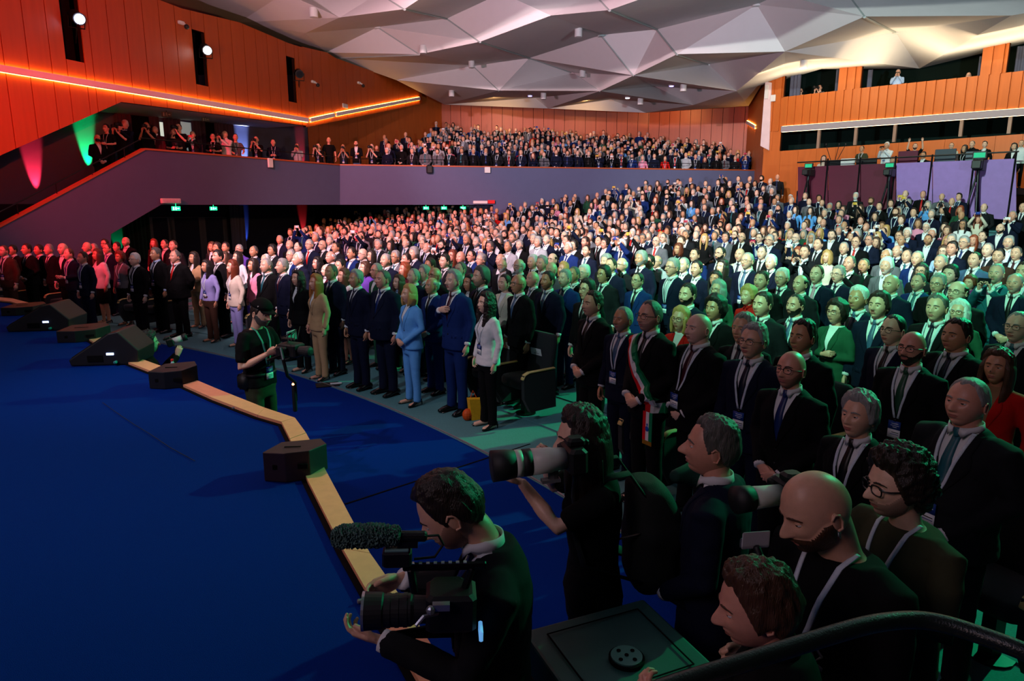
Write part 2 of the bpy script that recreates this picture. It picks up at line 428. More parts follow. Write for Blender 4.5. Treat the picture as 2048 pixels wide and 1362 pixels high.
# dark rooms behind the openings
nC = Vector((CW1[1] - CW0[1], -(CW1[0] - CW0[0]), 0)).normalized(); nC = nC if nC.dot(Vector((0, -1, 0))) > 0 else -nC
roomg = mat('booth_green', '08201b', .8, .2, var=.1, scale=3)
def off_wall(d): return ((CW0[0] - nC.x * d, CW0[1] - nC.y * d), (CW1[0] - nC.x * d, CW1[1] - nC.y * d))
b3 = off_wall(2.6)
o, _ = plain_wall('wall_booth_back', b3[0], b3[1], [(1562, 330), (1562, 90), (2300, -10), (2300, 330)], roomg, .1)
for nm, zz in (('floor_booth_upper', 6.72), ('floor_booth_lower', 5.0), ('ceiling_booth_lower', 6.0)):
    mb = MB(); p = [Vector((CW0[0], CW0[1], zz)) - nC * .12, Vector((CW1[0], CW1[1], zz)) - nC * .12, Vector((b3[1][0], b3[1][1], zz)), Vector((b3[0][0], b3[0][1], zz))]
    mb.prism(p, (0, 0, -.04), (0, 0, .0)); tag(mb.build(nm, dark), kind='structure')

# balcony fronts
PA = [(-150, 540), (0, 455), (290, 300), (680, 331), (680, 409.5), (322, 409.5), (222, 468), (222, 640), (-150, 700)]
plain_wall('wall_balcony_left', A1, AK, PA, greyp, .15)
plain_wall('wall_balcony_centre', AK, BR_, [(680, 331), (1530, 342), (1530, 470), (987, 470), (987, 409.5), (680, 409.5)], greyp, .15)
mb = MB()
for a, b, pts in ((A1, AK, [(-150, 537), (0, 453), (290, 298.5), (680, 330)]), (AK, BR_, [(680, 330), (1530, 341)])):
    w3 = [at_wall(u, v, a, b) for u, v in pts]
    for p, q in zip(w3, w3[1:]):
        n = Vector(((q - p).y, -(q - p).x, 0)).normalized(); n = n if n.dot(Vector(EYE) - p) > 0 else -n
        mb.prism([p + n * .03, q + n * .03, q - n * .2, p - n * .2], (0, 0, -.02), (0, 0, .035))
tag(mb.build('trim_4', mat('rail_wood', 'a8512a', .4, .4, var=.1)), kind='structure')
# gallery floor, stairs, balcony tiers, soffit
ZB = 3.42
pA = at_wall(290, 300, A1, AK)
fl = []
mb = MB()
sA = Vector((pA.x, pA.y, 0)); dA = Vector((AK[0] - A1[0], AK[1] - A1[1], 0)).normalized(); bA = Vector((nA.x, nA.y, 0))
K3 = Vector((AK[0], AK[1], 0)); SC3 = Vector((SC[0], SC[1], 0)); B3 = Vector((BR_[0], BR_[1], 0)); nB = Vector((-(BR_[1] - AK[1]), BR_[0] - AK[0], 0)).normalized()
K4 = K3 + nB * .15
mb.prism([sA + bA * .15, K3 + bA * .15 * 0 + nB * .1, SC3, sA + bA * 3.0], (0, 0, ZB - .3), (0, 0, ZB))
mb.prism([K4, B3 + nB * .1, B3 + nB * 1.3, SC3 + dA * 3], (0, 0, ZB - .3), (0, 0, ZB))
# stairs down to the left
nst = 14; zt = ZB
for i in range(nst):
    a = sA - dA * (.34 * i); b = sA - dA * (.34 * (i + 1)); z = ZB - .2 * (i + 1) + .2
    mb.prism([a + bA * .15, b + bA * .15, b + bA * 3, a + bA * 3], (0, 0, z - .6), (0, 0, z - .0))
tag(mb.build('floor_gallery', navyp), kind='structure')
mb = MB(); NB = 11
def tier_z(i): return ZB + .0 + max(0, i - 0) * .215
for i in range(1, NB + 2):
    f0, f1 = .9 * i + .35, .9 * (i + 1) + .35
    a = K3 + nB * f0; b = B3 + nB * f0; c = B3 + nB * f1; d = K3 + nB * f1
    dd = (B3 - K3).normalized()
    la = -3.2 + .1 * i; 
    mb.prism([a + dd * -.9, b + dd * .8, c + dd * .8, d + dd * -.9], (0, 0, ZB - .4), (0, 0, tier_z(i)))
tag(mb.build('floor_balcony', navyp), kind='structure')
mb = MB(); 
mb.prism([K3 + nB * .15, B3 + nB * .15, B3 + nB * 10, SC3 + nB * 12, SC3, sA + bA * 3, sA + bA * .15 + dA * .6], (0, 0, 2.68), (0, 0, 2.75)); tag(mb.build('ceiling_under_balcony', navyp), kind='structure')
# walls below the balcony
U0 = on_line_u(S0, S1, 250)
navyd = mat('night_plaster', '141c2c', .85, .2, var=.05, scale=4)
UR = (SC[0] + 6.2, SC[1] + 6.4)
mb = MB()
def vwall(a, b, z0, z1, th=.15):
    A = Vector((a[0], a[1], 0)); B = Vector((b[0], b[1], 0)); n = Vector((B.y - A.y, A.x - B.x, 0)).normalized(); n = n if n.dot(Vector(EYE) - A) < 0 else -n
    mb.prism([A, B, B + n * th, A + n * th], (0, 0, z0), (0, 0, z1))
Wq = at_wall(990, 409, AK, BR_)
UM = gp(640, 409, 36.5); UN = gp(935, 409, 38.0)
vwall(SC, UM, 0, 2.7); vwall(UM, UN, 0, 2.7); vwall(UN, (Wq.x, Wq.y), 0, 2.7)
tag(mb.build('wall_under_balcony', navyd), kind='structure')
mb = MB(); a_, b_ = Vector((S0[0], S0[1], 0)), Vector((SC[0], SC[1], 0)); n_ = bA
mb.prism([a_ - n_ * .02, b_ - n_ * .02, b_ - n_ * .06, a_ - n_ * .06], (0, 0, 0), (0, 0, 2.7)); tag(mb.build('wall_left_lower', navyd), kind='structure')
# outer shell so that no daylight gets in
mb = MB()
mb.box((-3, 46, 5), (60, .3, 14)); mb.box((-31, 16, 5), (.3, 60, 14)); mb.box((30, 16, 5), (.3, 60, 14)); mb.box((0, -12.2, 5), (62, .3, 14))
tag(mb.build('wall_outer', dark), kind='structure')
mb = MB(); mb.box((0, 17, 12.2), (62, 60, .2)); tag(mb.build('ceiling_void', dark), kind='structure')

# ceiling facets
def zc(x, y): return 10.73 - .05 * x - .0588 * y
def cpt(u, v, k):
    d = ray(u, v); t = (10.73 - EYE[2]) / (d.z + .05 * d.x + .0588 * d.y)
    p = Vector(EYE) + d * t; return p + Vector((d.x, d.y, d.z)) * 0 + Vector((0, 0, 1)) * 0 if k == 0 else Vector(EYE) + d * (t * (1 + k * AMP / max(p.z - EYE[2], .1)))
AMP = .52
N = {}
for nm, u, v, k in [('L0', 316, 0, 0), ('L1', 361, 17, 0), ('L2', 477, 45, 0), ('L3', 574, 86, 0), ('L4', 652, 105, 0), ('L5', 669, 116, 0), ('L6', 792, 160, 0), ('L7', 889, 209, 0),
    ('A', 679, 35, -1), ('B', 611, 66, -.6), ('C', 756, 54, 1), ('D', 809, 18, -1), ('E', 894, 37, 1), ('F', 960, 83.5, -1), ('G', 839.5, 108.4, -.8), ('H', 1059, 116, 1), ('I', 946.5, 132, 1), ('J', 998, 181, -.8),
    ('K', 1102, 31, -1), ('Q1', 1203, 70, 1), ('M', 1219, 20, -1), ('N', 1314, 58.6, 1), ('O', 1354, 108.4, -1), ('P', 1267, 151, -1), ('Q', 1146, 145.6, 1), ('R', 1200, 182, -.8), ('S', 1096, 217, -.2), ('T', 1292, 225.6, -.2),
    ('U', 1386, 210, -.6), ('V', 1729, 33, -1), ('W', 1570, 103, -1), ('X', 1473.5, 182, -.8), ('Y', 1791, 64, 1), ('Z', 2023, 31, -1), ('a', 1513.6, 9, 1), ('b', 1417, 128.6, 1),
    ('c', 1838.7, 137, -.1), ('d', 1643, 138, -.1), ('e', 1570, 159, 0), ('f', 1523, 170, 0), ('g', 1497, 212, 0), ('h', 2060, 84, 0), ('s1', 1071, 196, .7), ('s2', 1222, 199, .7), ('s3', 1310, 173, .8)]:
    N[nm] = cpt(u, v, k)
# the ceiling goes on towards the stage
def ext(u, v, k, dy): return None
for nm, u, v, k in [('T0', 395, -14, 0), ('T1', 570, -14, 0), ('T2', 596, -14, .8), ('T3', 758, -14, 1), ('T4', 858, -14, -1), ('T5', 1003, -14, 1), ('T6', 1045, -14, 1), ('T7', 1187, -14, .8), ('T8', 1316, -14, -1), ('T9', 1560, -12, .8), ('TA', 1694, -14, 1), ('TB', 1805, -14, 1), ('TC', 2090, -14, .6), ('TD', 2100, 18, -.6), ('TE', 2110, 66, 0), ('TL', 296, -14, 0)]:
    N[nm] = cpt(u, v, k)
FC = '''L0 L1 T0|L0 T0 TL|L1 L2 T1|L1 T1 T0|L2 L3 B|L2 B A|L2 A T1|A T2 T1|L3 L4 B|B L4 C|B C A|L4 L5 G|L4 G C|A D T3|A T3 T2|A C E|A E D|C G F|C F E|G H F|G I H|L5 L6 I|L5 I G|I J H|L6 J I|L6 L7 J
L7 s1 J|L7 S s1|J s1 R|s1 S R|R S s2|H J Q|J R Q|H Q P|Q R P|D T4 T3|D E T5|D T5 T4|E K T5|K T6 T5|E F K|F H Q1|F Q1 K|H P Q1|K M T7|K T7 T6|K Q1 M|Q1 N M|Q1 P N|P O N|M T8 T7|M N a|M a T8|a T9 T8|N O a|O W a|a W V|a V T9|V TA T9
O P b|O b W|b X W|P X b|P s3 X|P R s3|R U s3|s3 U X|R s2 U|s2 T U|S T s2|U T g|U g X|X g f|V W Y|V Y Z|W c Y|Y c Z|Z c h|W d c|W e d|X e W|X f e|V TB TA|V Z TB|Z TC TB|Z TD TC|Z h TD|h TE TD'''
mb = MB(); names = list(N); V = [N[k] for k in names]; ix = {k: i for i, k in enumerate(names)}
Fs = [tuple(ix[k] for k in f.split()) for f in FC.replace('\n', '|').split('|')]
mb.add([tuple(p) for p in V], Fs)
V_ceil = V; Fs_ceil = Fs
me = mb.mesh('ceiling', [white]); bm = bmesh.new(); bm.from_mesh(me)
for f in bm.faces:
    if f.normal.z > 0: f.normal_flip()
bm.to_mesh(me); bm.free(); oc_ = bpy.data.objects.new('ceiling', me); COL.objects.link(oc_); tag(oc_, kind='structure')
# forward continuation of the ceiling over the stage (outside the picture)
mb = MB(); tp = ['TL', 'T0', 'T1', 'T2', 'T3', 'T4', 'T5', 'T6', 'T7', 'T8', 'T9', 'TA', 'TB', 'TC', 'TD', 'TE']
pts = [N[k] for k in tp]; far = [Vector((p.x * .9 + (-4 if i < 2 else 0) + (6 if i > 12 else 0), min(p.y, 14) - 22, 10.6)) for i, p in enumerate(pts)]
mb.add([tuple(p) for p in pts + far], [(i, i + 1, len(pts) + i + 1, len(pts) + i) for i in range(len(pts) - 1)]); tag(mb.build('ceiling_forward', white, fix=False), kind='structure')
# ceiling joints
mb = MB()
for chain, w_ in (('T3 D E F H', .05), ('T7 M N O', .05), ('O b', .02), ('TA V Y', .05), ('Q1 P', .025), ('I J', .025), ('H Q R', .015), ('C G', .01), ('L5 G', .008), ('Q1 P', .02)):
    c = chain.split()
    for p, q in zip(c, c[1:]):
        mb.tube([N[p] - Vector((0, 0, .02)), N[q] - Vector((0, 0, .02))], (w_, .03), 6, cap=0, up=(0, 0, 1))
tag(mb.build('trim_5', mat('ceiling_joint', '9aa39f', .5, .3, var=0)), kind='structure')

# ------------------------------------------------------------ people
def gauss(x, s): return np.exp(-(x / s) ** 2)
def sstep(x, a, b):
    t = np.clip((x - a) / (b - a), 0, 1); return t * t * (3 - 2 * t)

def head_grid(nu, nv, P):
    """closed head surface, face towards +Y, centre of the skull at the origin; returns V, faces"""
    t = np.linspace(0, 2 * np.pi, nu, endpoint=False)
    az = t - .45 * np.sin(t)                     # denser at the face (az = 0)
    f = np.linspace(-np.pi / 2, np.pi / 2, nv + 1)
    AZ, FI = np.meshgrid(az, f[1:-1])
    x = np.sin(AZ) * np.cos(FI); y = np.cos(AZ) * np.cos(FI); z = np.sin(FI)
    pole = [np.array([0, 0, -1.]), np.array([0, 0, 1.])]
    X = np.concatenate([x.ravel(), [0, 0]]); Y = np.concatenate([y.ravel(), [0, 0]]); Z = np.concatenate([z.ravel(), [-1, 1]])
    wd, dp, ht = P.get('w', 1), P.get('d', 1), P.get('h', 1)
    low = np.clip(-Z, 0, 1); high = np.clip(Z, 0, 1)
    jaw = P.get('jaw', .30)
    sx = .0765 * wd * (1 - jaw * low ** 1.6) * (1 + .05 * high)
    sy_f = .094 * dp; sy_b = .104 * dp * (1 - .42 * low ** 1.3)
    # flatter front, rounder back
    xx = X * sx; yy = np.where(Y > 0, Y * sy_f, Y * sy_b); zz = Z * .118 * ht
    fr = np.clip(Y, 0, 1)
    frw = sstep(Y, .1, .6)
    yy = np.where(Y > 0, np.sign(Y) * (np.abs(Y) ** .82) * sy_f * (1 - .10 * low ** 2), yy)
    zz -= .004 * frw * low
    n_ = P.get('nose', 1)
    nose_w = .0105 + .006 * sstep(zz, .01, -.03)
    nose_h = sstep(zz, .028, -.026) * (1 - sstep(zz, -.030, -.041))
    yy += frw * n_ * .029 * gauss(xx, nose_w) * nose_h
    yy += frw * .006 * n_ * (gauss(xx - .013, .007) + gauss(xx + .013, .007)) * gauss(zz + .030, .008)
    for s_ in (-1, 1):
        yy -= frw * .0125 * gauss(xx - s_ * .031, .0165) * gauss(zz - .008, .0125)
        yy += frw * .005 * gauss(xx - s_ * .030, .022) * gauss(zz - .030, .008)
        yy += frw * .005 * P.get('cheek', 1) * gauss(xx - s_ * .043, .018) * gauss(zz + .022, .018)
        xx += s_ * .004 * P.get('fat', 0) * gauss(np.abs(xx) - .06, .03) * gauss(zz + .05, .03)
    yy += frw * .0065 * gauss(xx, .023) * (gauss(zz + .0535, .005) + 1.1 * gauss(zz + .0645, .006))
    yy -= frw * .0045 * gauss(xx, .024) * gauss(zz + .059, .0028)
    yy -= frw * .004 * gauss(xx, .03) * gauss(zz + .077, .007)
    yy += frw * .014 * P.get('chin', 1) * gauss(xx, .025) * gauss(zz + .095, .019)
    yy += frw * .007 * gauss(xx, .04) * gauss(zz + .06, .03)
    if P.get('beard', 0):
        reg = beard_mask(xx, yy, zz)
        yy += reg * P['beard'] * np.clip(Y, 0, 1) * 1.0; xx += reg * P['beard'] * X * .8; zz -= reg * P['beard'] * low * .8
    V = np.stack([xx, yy, zz], 1)
    Fs = []; rows = nv - 1
    for j in range(rows - 1):
        for k in range(nu):
            k2 = (k + 1) % nu; Fs.append((j * nu + k2, j * nu + k, (j + 1) * nu + k, (j + 1) * nu + k2))
    b, tp = rows * nu, rows * nu + 1
    for k in range(nu):
        k2 = (k + 1) % nu; Fs.append((b, k, k2)); Fs.append((tp, (rows - 1) * nu + k2, (rows - 1) * nu + k))
    return V, Fs, (AZ, FI)
def beard_mask(x, y, z):
    az = np.abs(np.arctan2(x, y))
    top = -.045 + .040 * sstep(az, .55, 1.35)
    m = sstep(z, top + .008, top - .008) * sstep(az, 1.75, 1.5)
    m = m * (1 - gauss(x, .019) * gauss(z + .059, .009) * 1.6).clip(0, 1)
    mo = gauss(x, .024) ** .5 * gauss(z + .0465, .0065)
    return np.clip(np.maximum(m, mo * (np.abs(x) < .03)), 0, 1)

SK, EW, IR, BR, LP, BD = 0, 1, 2, 3, 4, 5      # slots of a body
def add_head(mb, M, lod, P):
    nu, nv = [(96, 72), (56, 40), (16, 12)][lod]
    V, Fs, _ = head_grid(nu, nv, P)
    c = np.array([V[list(f)].mean(0) for f in Fs])
    mi = np.zeros(len(Fs), int)
    front = c[:, 1] > .04
    lip = front & (np.abs(c[:, 0]) < .024 - .9 * np.abs(c[:, 2] + .059)) & (np.abs(c[:, 2] + .059) < .0088)
    bd = beard_mask(c[:, 0], c[:, 1], c[:, 2]) > .5
    mi[bd] = BD; mi[lip] = LP
    mb.add(V, Fs, mi.tolist(), M)
    if lod == 2:
        for s_ in (-1, 1):
            mb.ell((s_ * .031, .080, .010), (.011, .006, .005), 5, 4, IR, M); mb.ell((s_ * .031, .088, .029), (.014, .005, .003), 5, 4, BR, M)
        return
    n = 16 if lod == 0 else 10
    for s_ in (-1, 1):
        # ear
        E = M @ Matrix.Translation((s_ * (.0745 * P.get('w', 1)), -.006, -.008)) @ Matrix.Rotation(s_ * R(-22), 4, 'Z') @ Matrix.Rotation(R(-8), 4, 'X')
        mb.ell((s_ * .004, -.004, 0), (.006, .0165, .030), n, 8, SK, E)
        mb.tube([(s_ * .008, .006, -.022), (s_ * .010, -.008, -.026), (s_ * .012, -.018, -.006), (s_ * .012, -.016, .016), (s_ * .010, -.002, .028), (s_ * .006, .010, .018)], .0042, 6, SK, E)
        # eye: one ball, lids / white / iris by face
        ec = Vector((s_ * .031, .0722 * P.get('d', 1), .0075)); nu2, nv2 = (20, 18) if lod == 0 else (12, 10)
        m2 = MB(); m2.ell((0, 0, 0), (.0135, .0125, .0125), nu2, nv2)
        ev = m2.v[0]; ef = m2.f; idx = []
        g = Vector((0, 1, P.get('gaze', 0))).normalized()
        for f in ef:
            q = ev[list(f)].mean(0) / .0125
            if q[2] > .20 + P.get('lid', 0) or q[2] < -.36: idx.append(SK)
            elif q[0] * g.x + q[1] * g.y + q[2] * g.z > .86: idx.append(IR)
            else: idx.append(EW)
        mb.add(ev, ef, idx, M @ Matrix.Translation(ec))
        # brow
        yb = .087 * P.get('d', 1)
        bp = []
        for bx, bz in ((.012, .0265), (.022, .030), (.034, .0305), (.045, .027), (.053, .022)):
            sel = (np.abs(V[:, 0] - s_ * bx) < .008) & (np.abs(V[:, 2] - bz) < .008) & (V[:, 1] > 0)
            bp.append((s_ * bx, float(V[sel, 1].mean()) if sel.any() else .08, bz))
        mb.tube(bp, [(.0032, .0035), (.0042, .0040), (.0040, .0040), (.0032, .0038), (.0015, .003)], 6, BR, M)

HL = {  # hairline heights at azimuth 0, 25, 50, 66, 80, 100, 125, 180 degrees; thickness; side share; top thinning
    'short': ((.089, .094, .080, .030, -.010, .012, -.045, -.085), .020, .30, 0),
    'crop': ((.092, .099, .086, .034, -.004, .012, -.045, -.08), .009, .5, 0),
    'side': ((.088, .093, .076, .025, -.014, .012, -.05, -.09), .024, .36, 0),
    'recede': ((.106, .114, .100, .040, -.004, .012, -.045, -.082), .013, .5, .4),
    'ring': ((.125, .125, .112, .045, .0, .014, -.045, -.082), .011, .9, 1),
    'wavy': ((.082, .085, .066, .012, -.035, -.02, -.07, -.11), .030, .62, 0),
    'curly': ((.078, .080, .055, .0, -.045, -.03, -.08, -.12), .042, .75, 0),
    'cap_under': ((.085, .085, .075, .03, -.01, .012, -.045, -.085), .010, .8, 0),
}
def hair_shell(mb, M, lod, style, P, seed=0):
    hl, T, sd_, ring = HL[style]
    nu, nv = [(120, 84), (44, 32), (16, 12)][lod]
    V, Fs, _ = head_grid(nu, nv, {k: P[k] for k in P if k != 'beard'})
    az = np.abs(np.arctan2(V[:, 0], V[:, 1] + .0))
    line = np.interp(np.degrees(az), [0, 25, 50, 66, 80, 100, 125, 180], hl)
    ln_n = np.array([mnoise.noise(Vector((a * 60 + seed, b * 60, 3.3))) for a, b, c in V])
    line = line + .006 * ln_n
    m = sstep(V[:, 2], line - .003, line + .010)
    top = (sd_ + (1 - sd_) * sstep(V[:, 2], .03, .095)) * (.45 + .55 * sstep(V[:, 2] - line, .0, .030))
    if ring:
        bald = sstep(V[:, 2], .045, .07) if ring == 1 else sstep(V[:, 2], .085, .10) * sstep(V[:, 1], -.02, .03) * .6
        m = m * (1 - bald)
    d = V / np.linalg.norm(V, axis=1)[:, None]
    nz = np.array([mnoise.noise(Vector((a * 38 + seed, b * 38, c * (16 if style != 'curly' else 38)))) for a, b, c in V])
    nz2 = np.array([mnoise.noise(Vector((a * 110 + seed, b * 110, c * (26 if style != 'curly' else 110)))) for a, b, c in V]) if lod == 0 else 0
    amp = {'curly': .013, 'wavy': .009, 'side': .006, 'short': .006, 'crop': .0022}.get(style, .003) * (1 if lod < 2 else .4)
    th = m * (T * top + amp * nz * (.4 + .6 * top) + amp * .9 * nz2 + .0022) - (1 - m) * .007
    V2 = V + d * th[:, None]
    if style in ('side', 'short', 'wavy'):      # swept fringe
        V2[:, 0] += m * .010 * sstep(V[:, 2], .07, .11) * (1 if seed % 2 else -1)
    if style in ('side',): V2[:, 1] += m * .010 * sstep(V[:, 2], .075, .1) * sstep(V[:, 1], .02, .07)
    mb.add(V2, Fs, 0, M)
def long_hair(mb, M, lod, style, P, seed=0):
    """shell plus falling locks"""
    hair_shell(mb, M, lod, 'wavy', P, seed)
    r = random.Random(seed)
    L = {'long': .27, 'bob': .15, 'longcurly': .30, 'pony': .0}[style]
    q = MB(); n = 15 if lod < 2 else 7
    for i in range(n):
        a = R(62) + (R(298) - R(62)) * i / (n - 1)
        sx, sy = math.sin(a), math.cos(a)
        l = L * r.uniform(.88, 1.08) * (1 if style != 'bob' else 1)
        w_ = .02 if style != 'longcurly' else .026
        pts = [(sx * .062, sy * .075, .07), (sx * .090, sy * .108, .0), (sx * .094, sy * .108 - .004, -.07)]
        k = 3
        for j in range(1, k + 1):
            z = -.07 - (l - .07) * j / k if l > .1 else -.07
            ww = r.uniform(-.012, .012) if 'curly' in style else r.uniform(-.004, .004)
            fwd = .02 * j / k if abs(sx) > .6 else 0
            pts.append((sx * (.094 + ww - .006 * j), sy * .100 - .01 + fwd + ww, z))
        q.tube(pts, [w_ * .8, w_, w_, w_, w_ * .9, w_ * .5][:len(pts)], 8 if lod < 2 else 5)
    if style == 'pony':
        q = MB(); q.ell((0, -.13, .03), (.04, .035, .04), 12, 8); q.tube([(0, -.13, .03), (0, -.16, -.03), (0, -.14, -.12)], [.025, .028, .01], 8)
    if lod == 2:
        for V_, in zip(q.v): pass
        mb.add(np.concatenate(q.v), q.f, 0, M); return
    V, Fs = remesh(q, .010 if lod == 0 else .015, 2)
    s = 60 if 'curly' in style else 45
    a = .011 if 'curly' in style else .004
    nz = np.array([[mnoise.noise(Vector((v[0] * s, v[1] * s, v[2] * (s if 'curly' in style else 8) + 9 * k + seed))) for k in range(2)] for v in V])
    V[:, 0] += nz[:, 0] * a; V[:, 1] += nz[:, 1] * a
    mb.add(V, Fs, 0, M)

def hand(mb, wrist, d, n, side, lod, curl=.35, mi=SK, thumb_in=0, scale=1):
    """fingers along d, palm normal n; side -1 = left hand (x<0), thumb on the inner side"""
    d = Vector(d).normalized(); n = Vector(n); n = (n - d * n.dot(d)).normalized()
    t = d.cross(n) * side                        # towards the thumb
    M = Matrix((( t.x, d.x, n.x, wrist[0]), (t.y, d.y, n.y, wrist[1]), (t.z, d.z, n.z, wrist[2]), (0, 0, 0, 1))) @ Matrix.Scale(scale, 4)
    ns = 8 if lod == 0 else 6
    if lod == 2:
        mb.tube([(0, -.02, 0), (0, .06, 0), (0, .12, .015)], [(.018, .025), (.012, .040), (.012, .03)], 6, mi, M, up=(1, 0, 0)); return
    q = MB()
    q.tube([(0, -.03, 0), (0, .0, 0), (.003, .035, 0), (.0, .085, 0)], [(.019, .026), (.016, .027), (.015, .040), (.012, .041)], 10, 0, up=(1, 0, 0), cap=.4)
    ln = (.070, .078, .073, .058); xs = (.030, .010, -.010, -.029)
    for i in range(4):
        a = curl * (1 + .12 * i); p = Vector((xs[i], .078 - (.006 if i in (0,) else .010 if i == 3 else 0), 0)); pts = [p.copy()]; an = a * .5
        for s_, l in enumerate((.45, .31, .24)):
            p = p + Vector(((xs[i]) * .10 * (1 - curl), math.cos(an), math.sin(an))) * ln[i] * l; pts.append(p.copy()); an += a
        q.tube(pts, [.0095, .0085, .0078, .0065], ns, 0)
    th = [(.022, .015, .002), (.038 - .02 * thumb_in, .040, .012 + .01 * thumb_in), (.046 - .03 * thumb_in, .066, .018 + .012 * thumb_in), (.044 - .034 * thumb_in, .088, .022 + .01 * thumb_in)]
    q.tube(th, [.014, .0115, .010, .0075], ns, 0)
    if lod == 0:
        V, Fs = remesh(q, .0035, 2)
        mb.add(V, Fs, mi, M)
        for i in range(0): pass
    else:
        mb.add(np.concatenate(q.v), q.f, mi, M)

def drape(bvh, grid, off, thick=.004, yfrom=.6, direc=(0, -1, 0), ymax=9):
    """grid[i][j] = (x, z): lays a sheet on the front of bvh; returns closed V, faces"""
    n, m = len(grid), len(grid[0]); top = []; last = None
    D = Vector(direc)
    for row in grid:
        for (x, z) in row:
            hit = None
            for B in bvh:
                h = B.ray_cast(Vector((x, 0, z)) - D * yfrom, D)
                if h[0] is not None:
                    y = h[0].y
                    if hit is None or (y - hit) * -D.y > 0: hit = y
            if hit is None: hit = last if last is not None else 0
            hit = min(hit, ymax); last = hit; top.append((x, hit - D.y * off, z))
    V = top + [(x, y + D.y * (thick + off * .8), z) for x, y, z in top]
    Fs = []; N = n * m
    for i in range(n - 1):
        for j in range(m - 1):
            a, b, c, d = i * m + j, i * m + j + 1, (i + 1) * m + j + 1, (i + 1) * m + j
            Fs.append((a, b, c, d)); Fs.append((N + d, N + c, N + b, N + a))
    for i in range(n - 1):
        a, d = i * m, (i + 1) * m; Fs.append((a, d, N + d, N + a)); a, d = i * m + m - 1, (i + 1) * m + m - 1; Fs.append((d, a, N + a, N + d))
    for j in range(m - 1):
        a, d = j, j + 1; Fs.append((d, a, N + a, N + d)); a, d = (n - 1) * m + j, (n - 1) * m + j + 1; Fs.append((a, d, N + d, N + a))
    return V, Fs
def band(line, w0, w1=None, k=3, n=10):
    """ribbon of width w along polyline [(x,z)..] -> grid"""
    w1 = w0 if w1 is None else w1
    P = [Vector((x, 0, z)) for x, z in line]; L = [0]
    for a, b in zip(P, P[1:]): L.append(L[-1] + (b - a).length)
    out = []
    for i in range(n + 1):
        s = L[-1] * i / n; j = 0
        while j < len(P) - 2 and L[j + 1] < s: j += 1
        q = (s - L[j]) / max(1e-6, L[j + 1] - L[j]); p = P[j].lerp(P[j + 1], q)
        t = (P[j + 1] - P[j]).normalized(); nn = Vector((-t.z, 0, t.x)); w_ = w0 + (w1 - w0) * i / n
        out.append([(p.x + nn.x * w_ * (c / (k - 1) - .5), p.z + nn.z * w_ * (c / (k - 1) - .5)) for c in range(k)])
    return out

SHO = {'m': .178, 'f': .155}
def arm_pts(sex, side, pose):
    """shoulder, elbow, wrist, hand direction, palm normal, curl for one arm (side -1 = the person's left is -x? no: facing +Y, right hand is +x)"""
    S = Vector((side * SHO[sex], -.005, 1.408)); x = side
    if pose == 'side': E = Vector((x * .245, -.03, 1.145)); W = Vector((x * .25, .05, .895)); return S, E, W, (0, .12, -1), (-x, .1, 0), .45
    if pose == 'clasp': E = Vector((x * .245, -.02, 1.15)); W = Vector((x * .075, .185, .965 + .012 * x)); return S, E, W, (-x * .85, .25, -.45), (0, -1, -.3 * x), .75
    if pose == 'back': E = Vector((x * .25, -.09, 1.16)); W = Vector((x * .08, -.19, .96)); return S, E, W, (-x, -.1, -.2), (0, 1, 0), .5
    if pose == 'phone': E = Vector((x * .21, .14, 1.22)); W = Vector((x * .065, .33, 1.44)); return S, E, W, (-x * .15, .35, 1), (-x, .35, 0), .75
    if pose == 'phoneup': E = Vector((x * .23, .24, 1.46)); W = Vector((x * .08, .34, 1.70)); return S, E, W, (-x * .1, .25, 1), (-x, .3, 0), .75
    if pose == 'chest': E = Vector((x * .28, .03, 1.17)); W = Vector((x * .08, .185, 1.285)); return S, E, W, (-x, -.05, .18), (0, -1, 0), .12
    if pose == 'fold': E = Vector((x * .235, .03, 1.14)); W = Vector((x * .0, .17 + .03 * x, 1.16 + .02 * x)); return S, E, W, (-x, -.15, .12), (0, -1, 0), .5
    if pose == 'hold': E = Vector((x * .24, -.0, 1.14)); W = Vector((x * .09, .23, 1.12)); return S, E, W, (-x * .35, 1, .1), (-x * .8, 0, .5), .7
    if pose == 'rail': E = Vector((x * .25, .10, 1.17)); W = Vector((x * .18, .34, 1.09)); return S, E, W, (-x * .2, 1, -.2), (0, 0, -1), .6
    if pose == 'clap': E = Vector((x * .24, .02, 1.15)); W = Vector((x * .05, .24, 1.24)); return S, E, W, (-x * .1, .6, .7), (-x, 0, 0), .15
    if pose == 'up': E = Vector((x * .26, .12, 1.55)); W = Vector((x * .22, .20, 1.80)); return S, E, W, (0, .1, 1), (0, 1, 0), .6
    if isinstance(pose, tuple): return (S,) + tuple(pose)
    return arm_pts(sex, side, 'side')

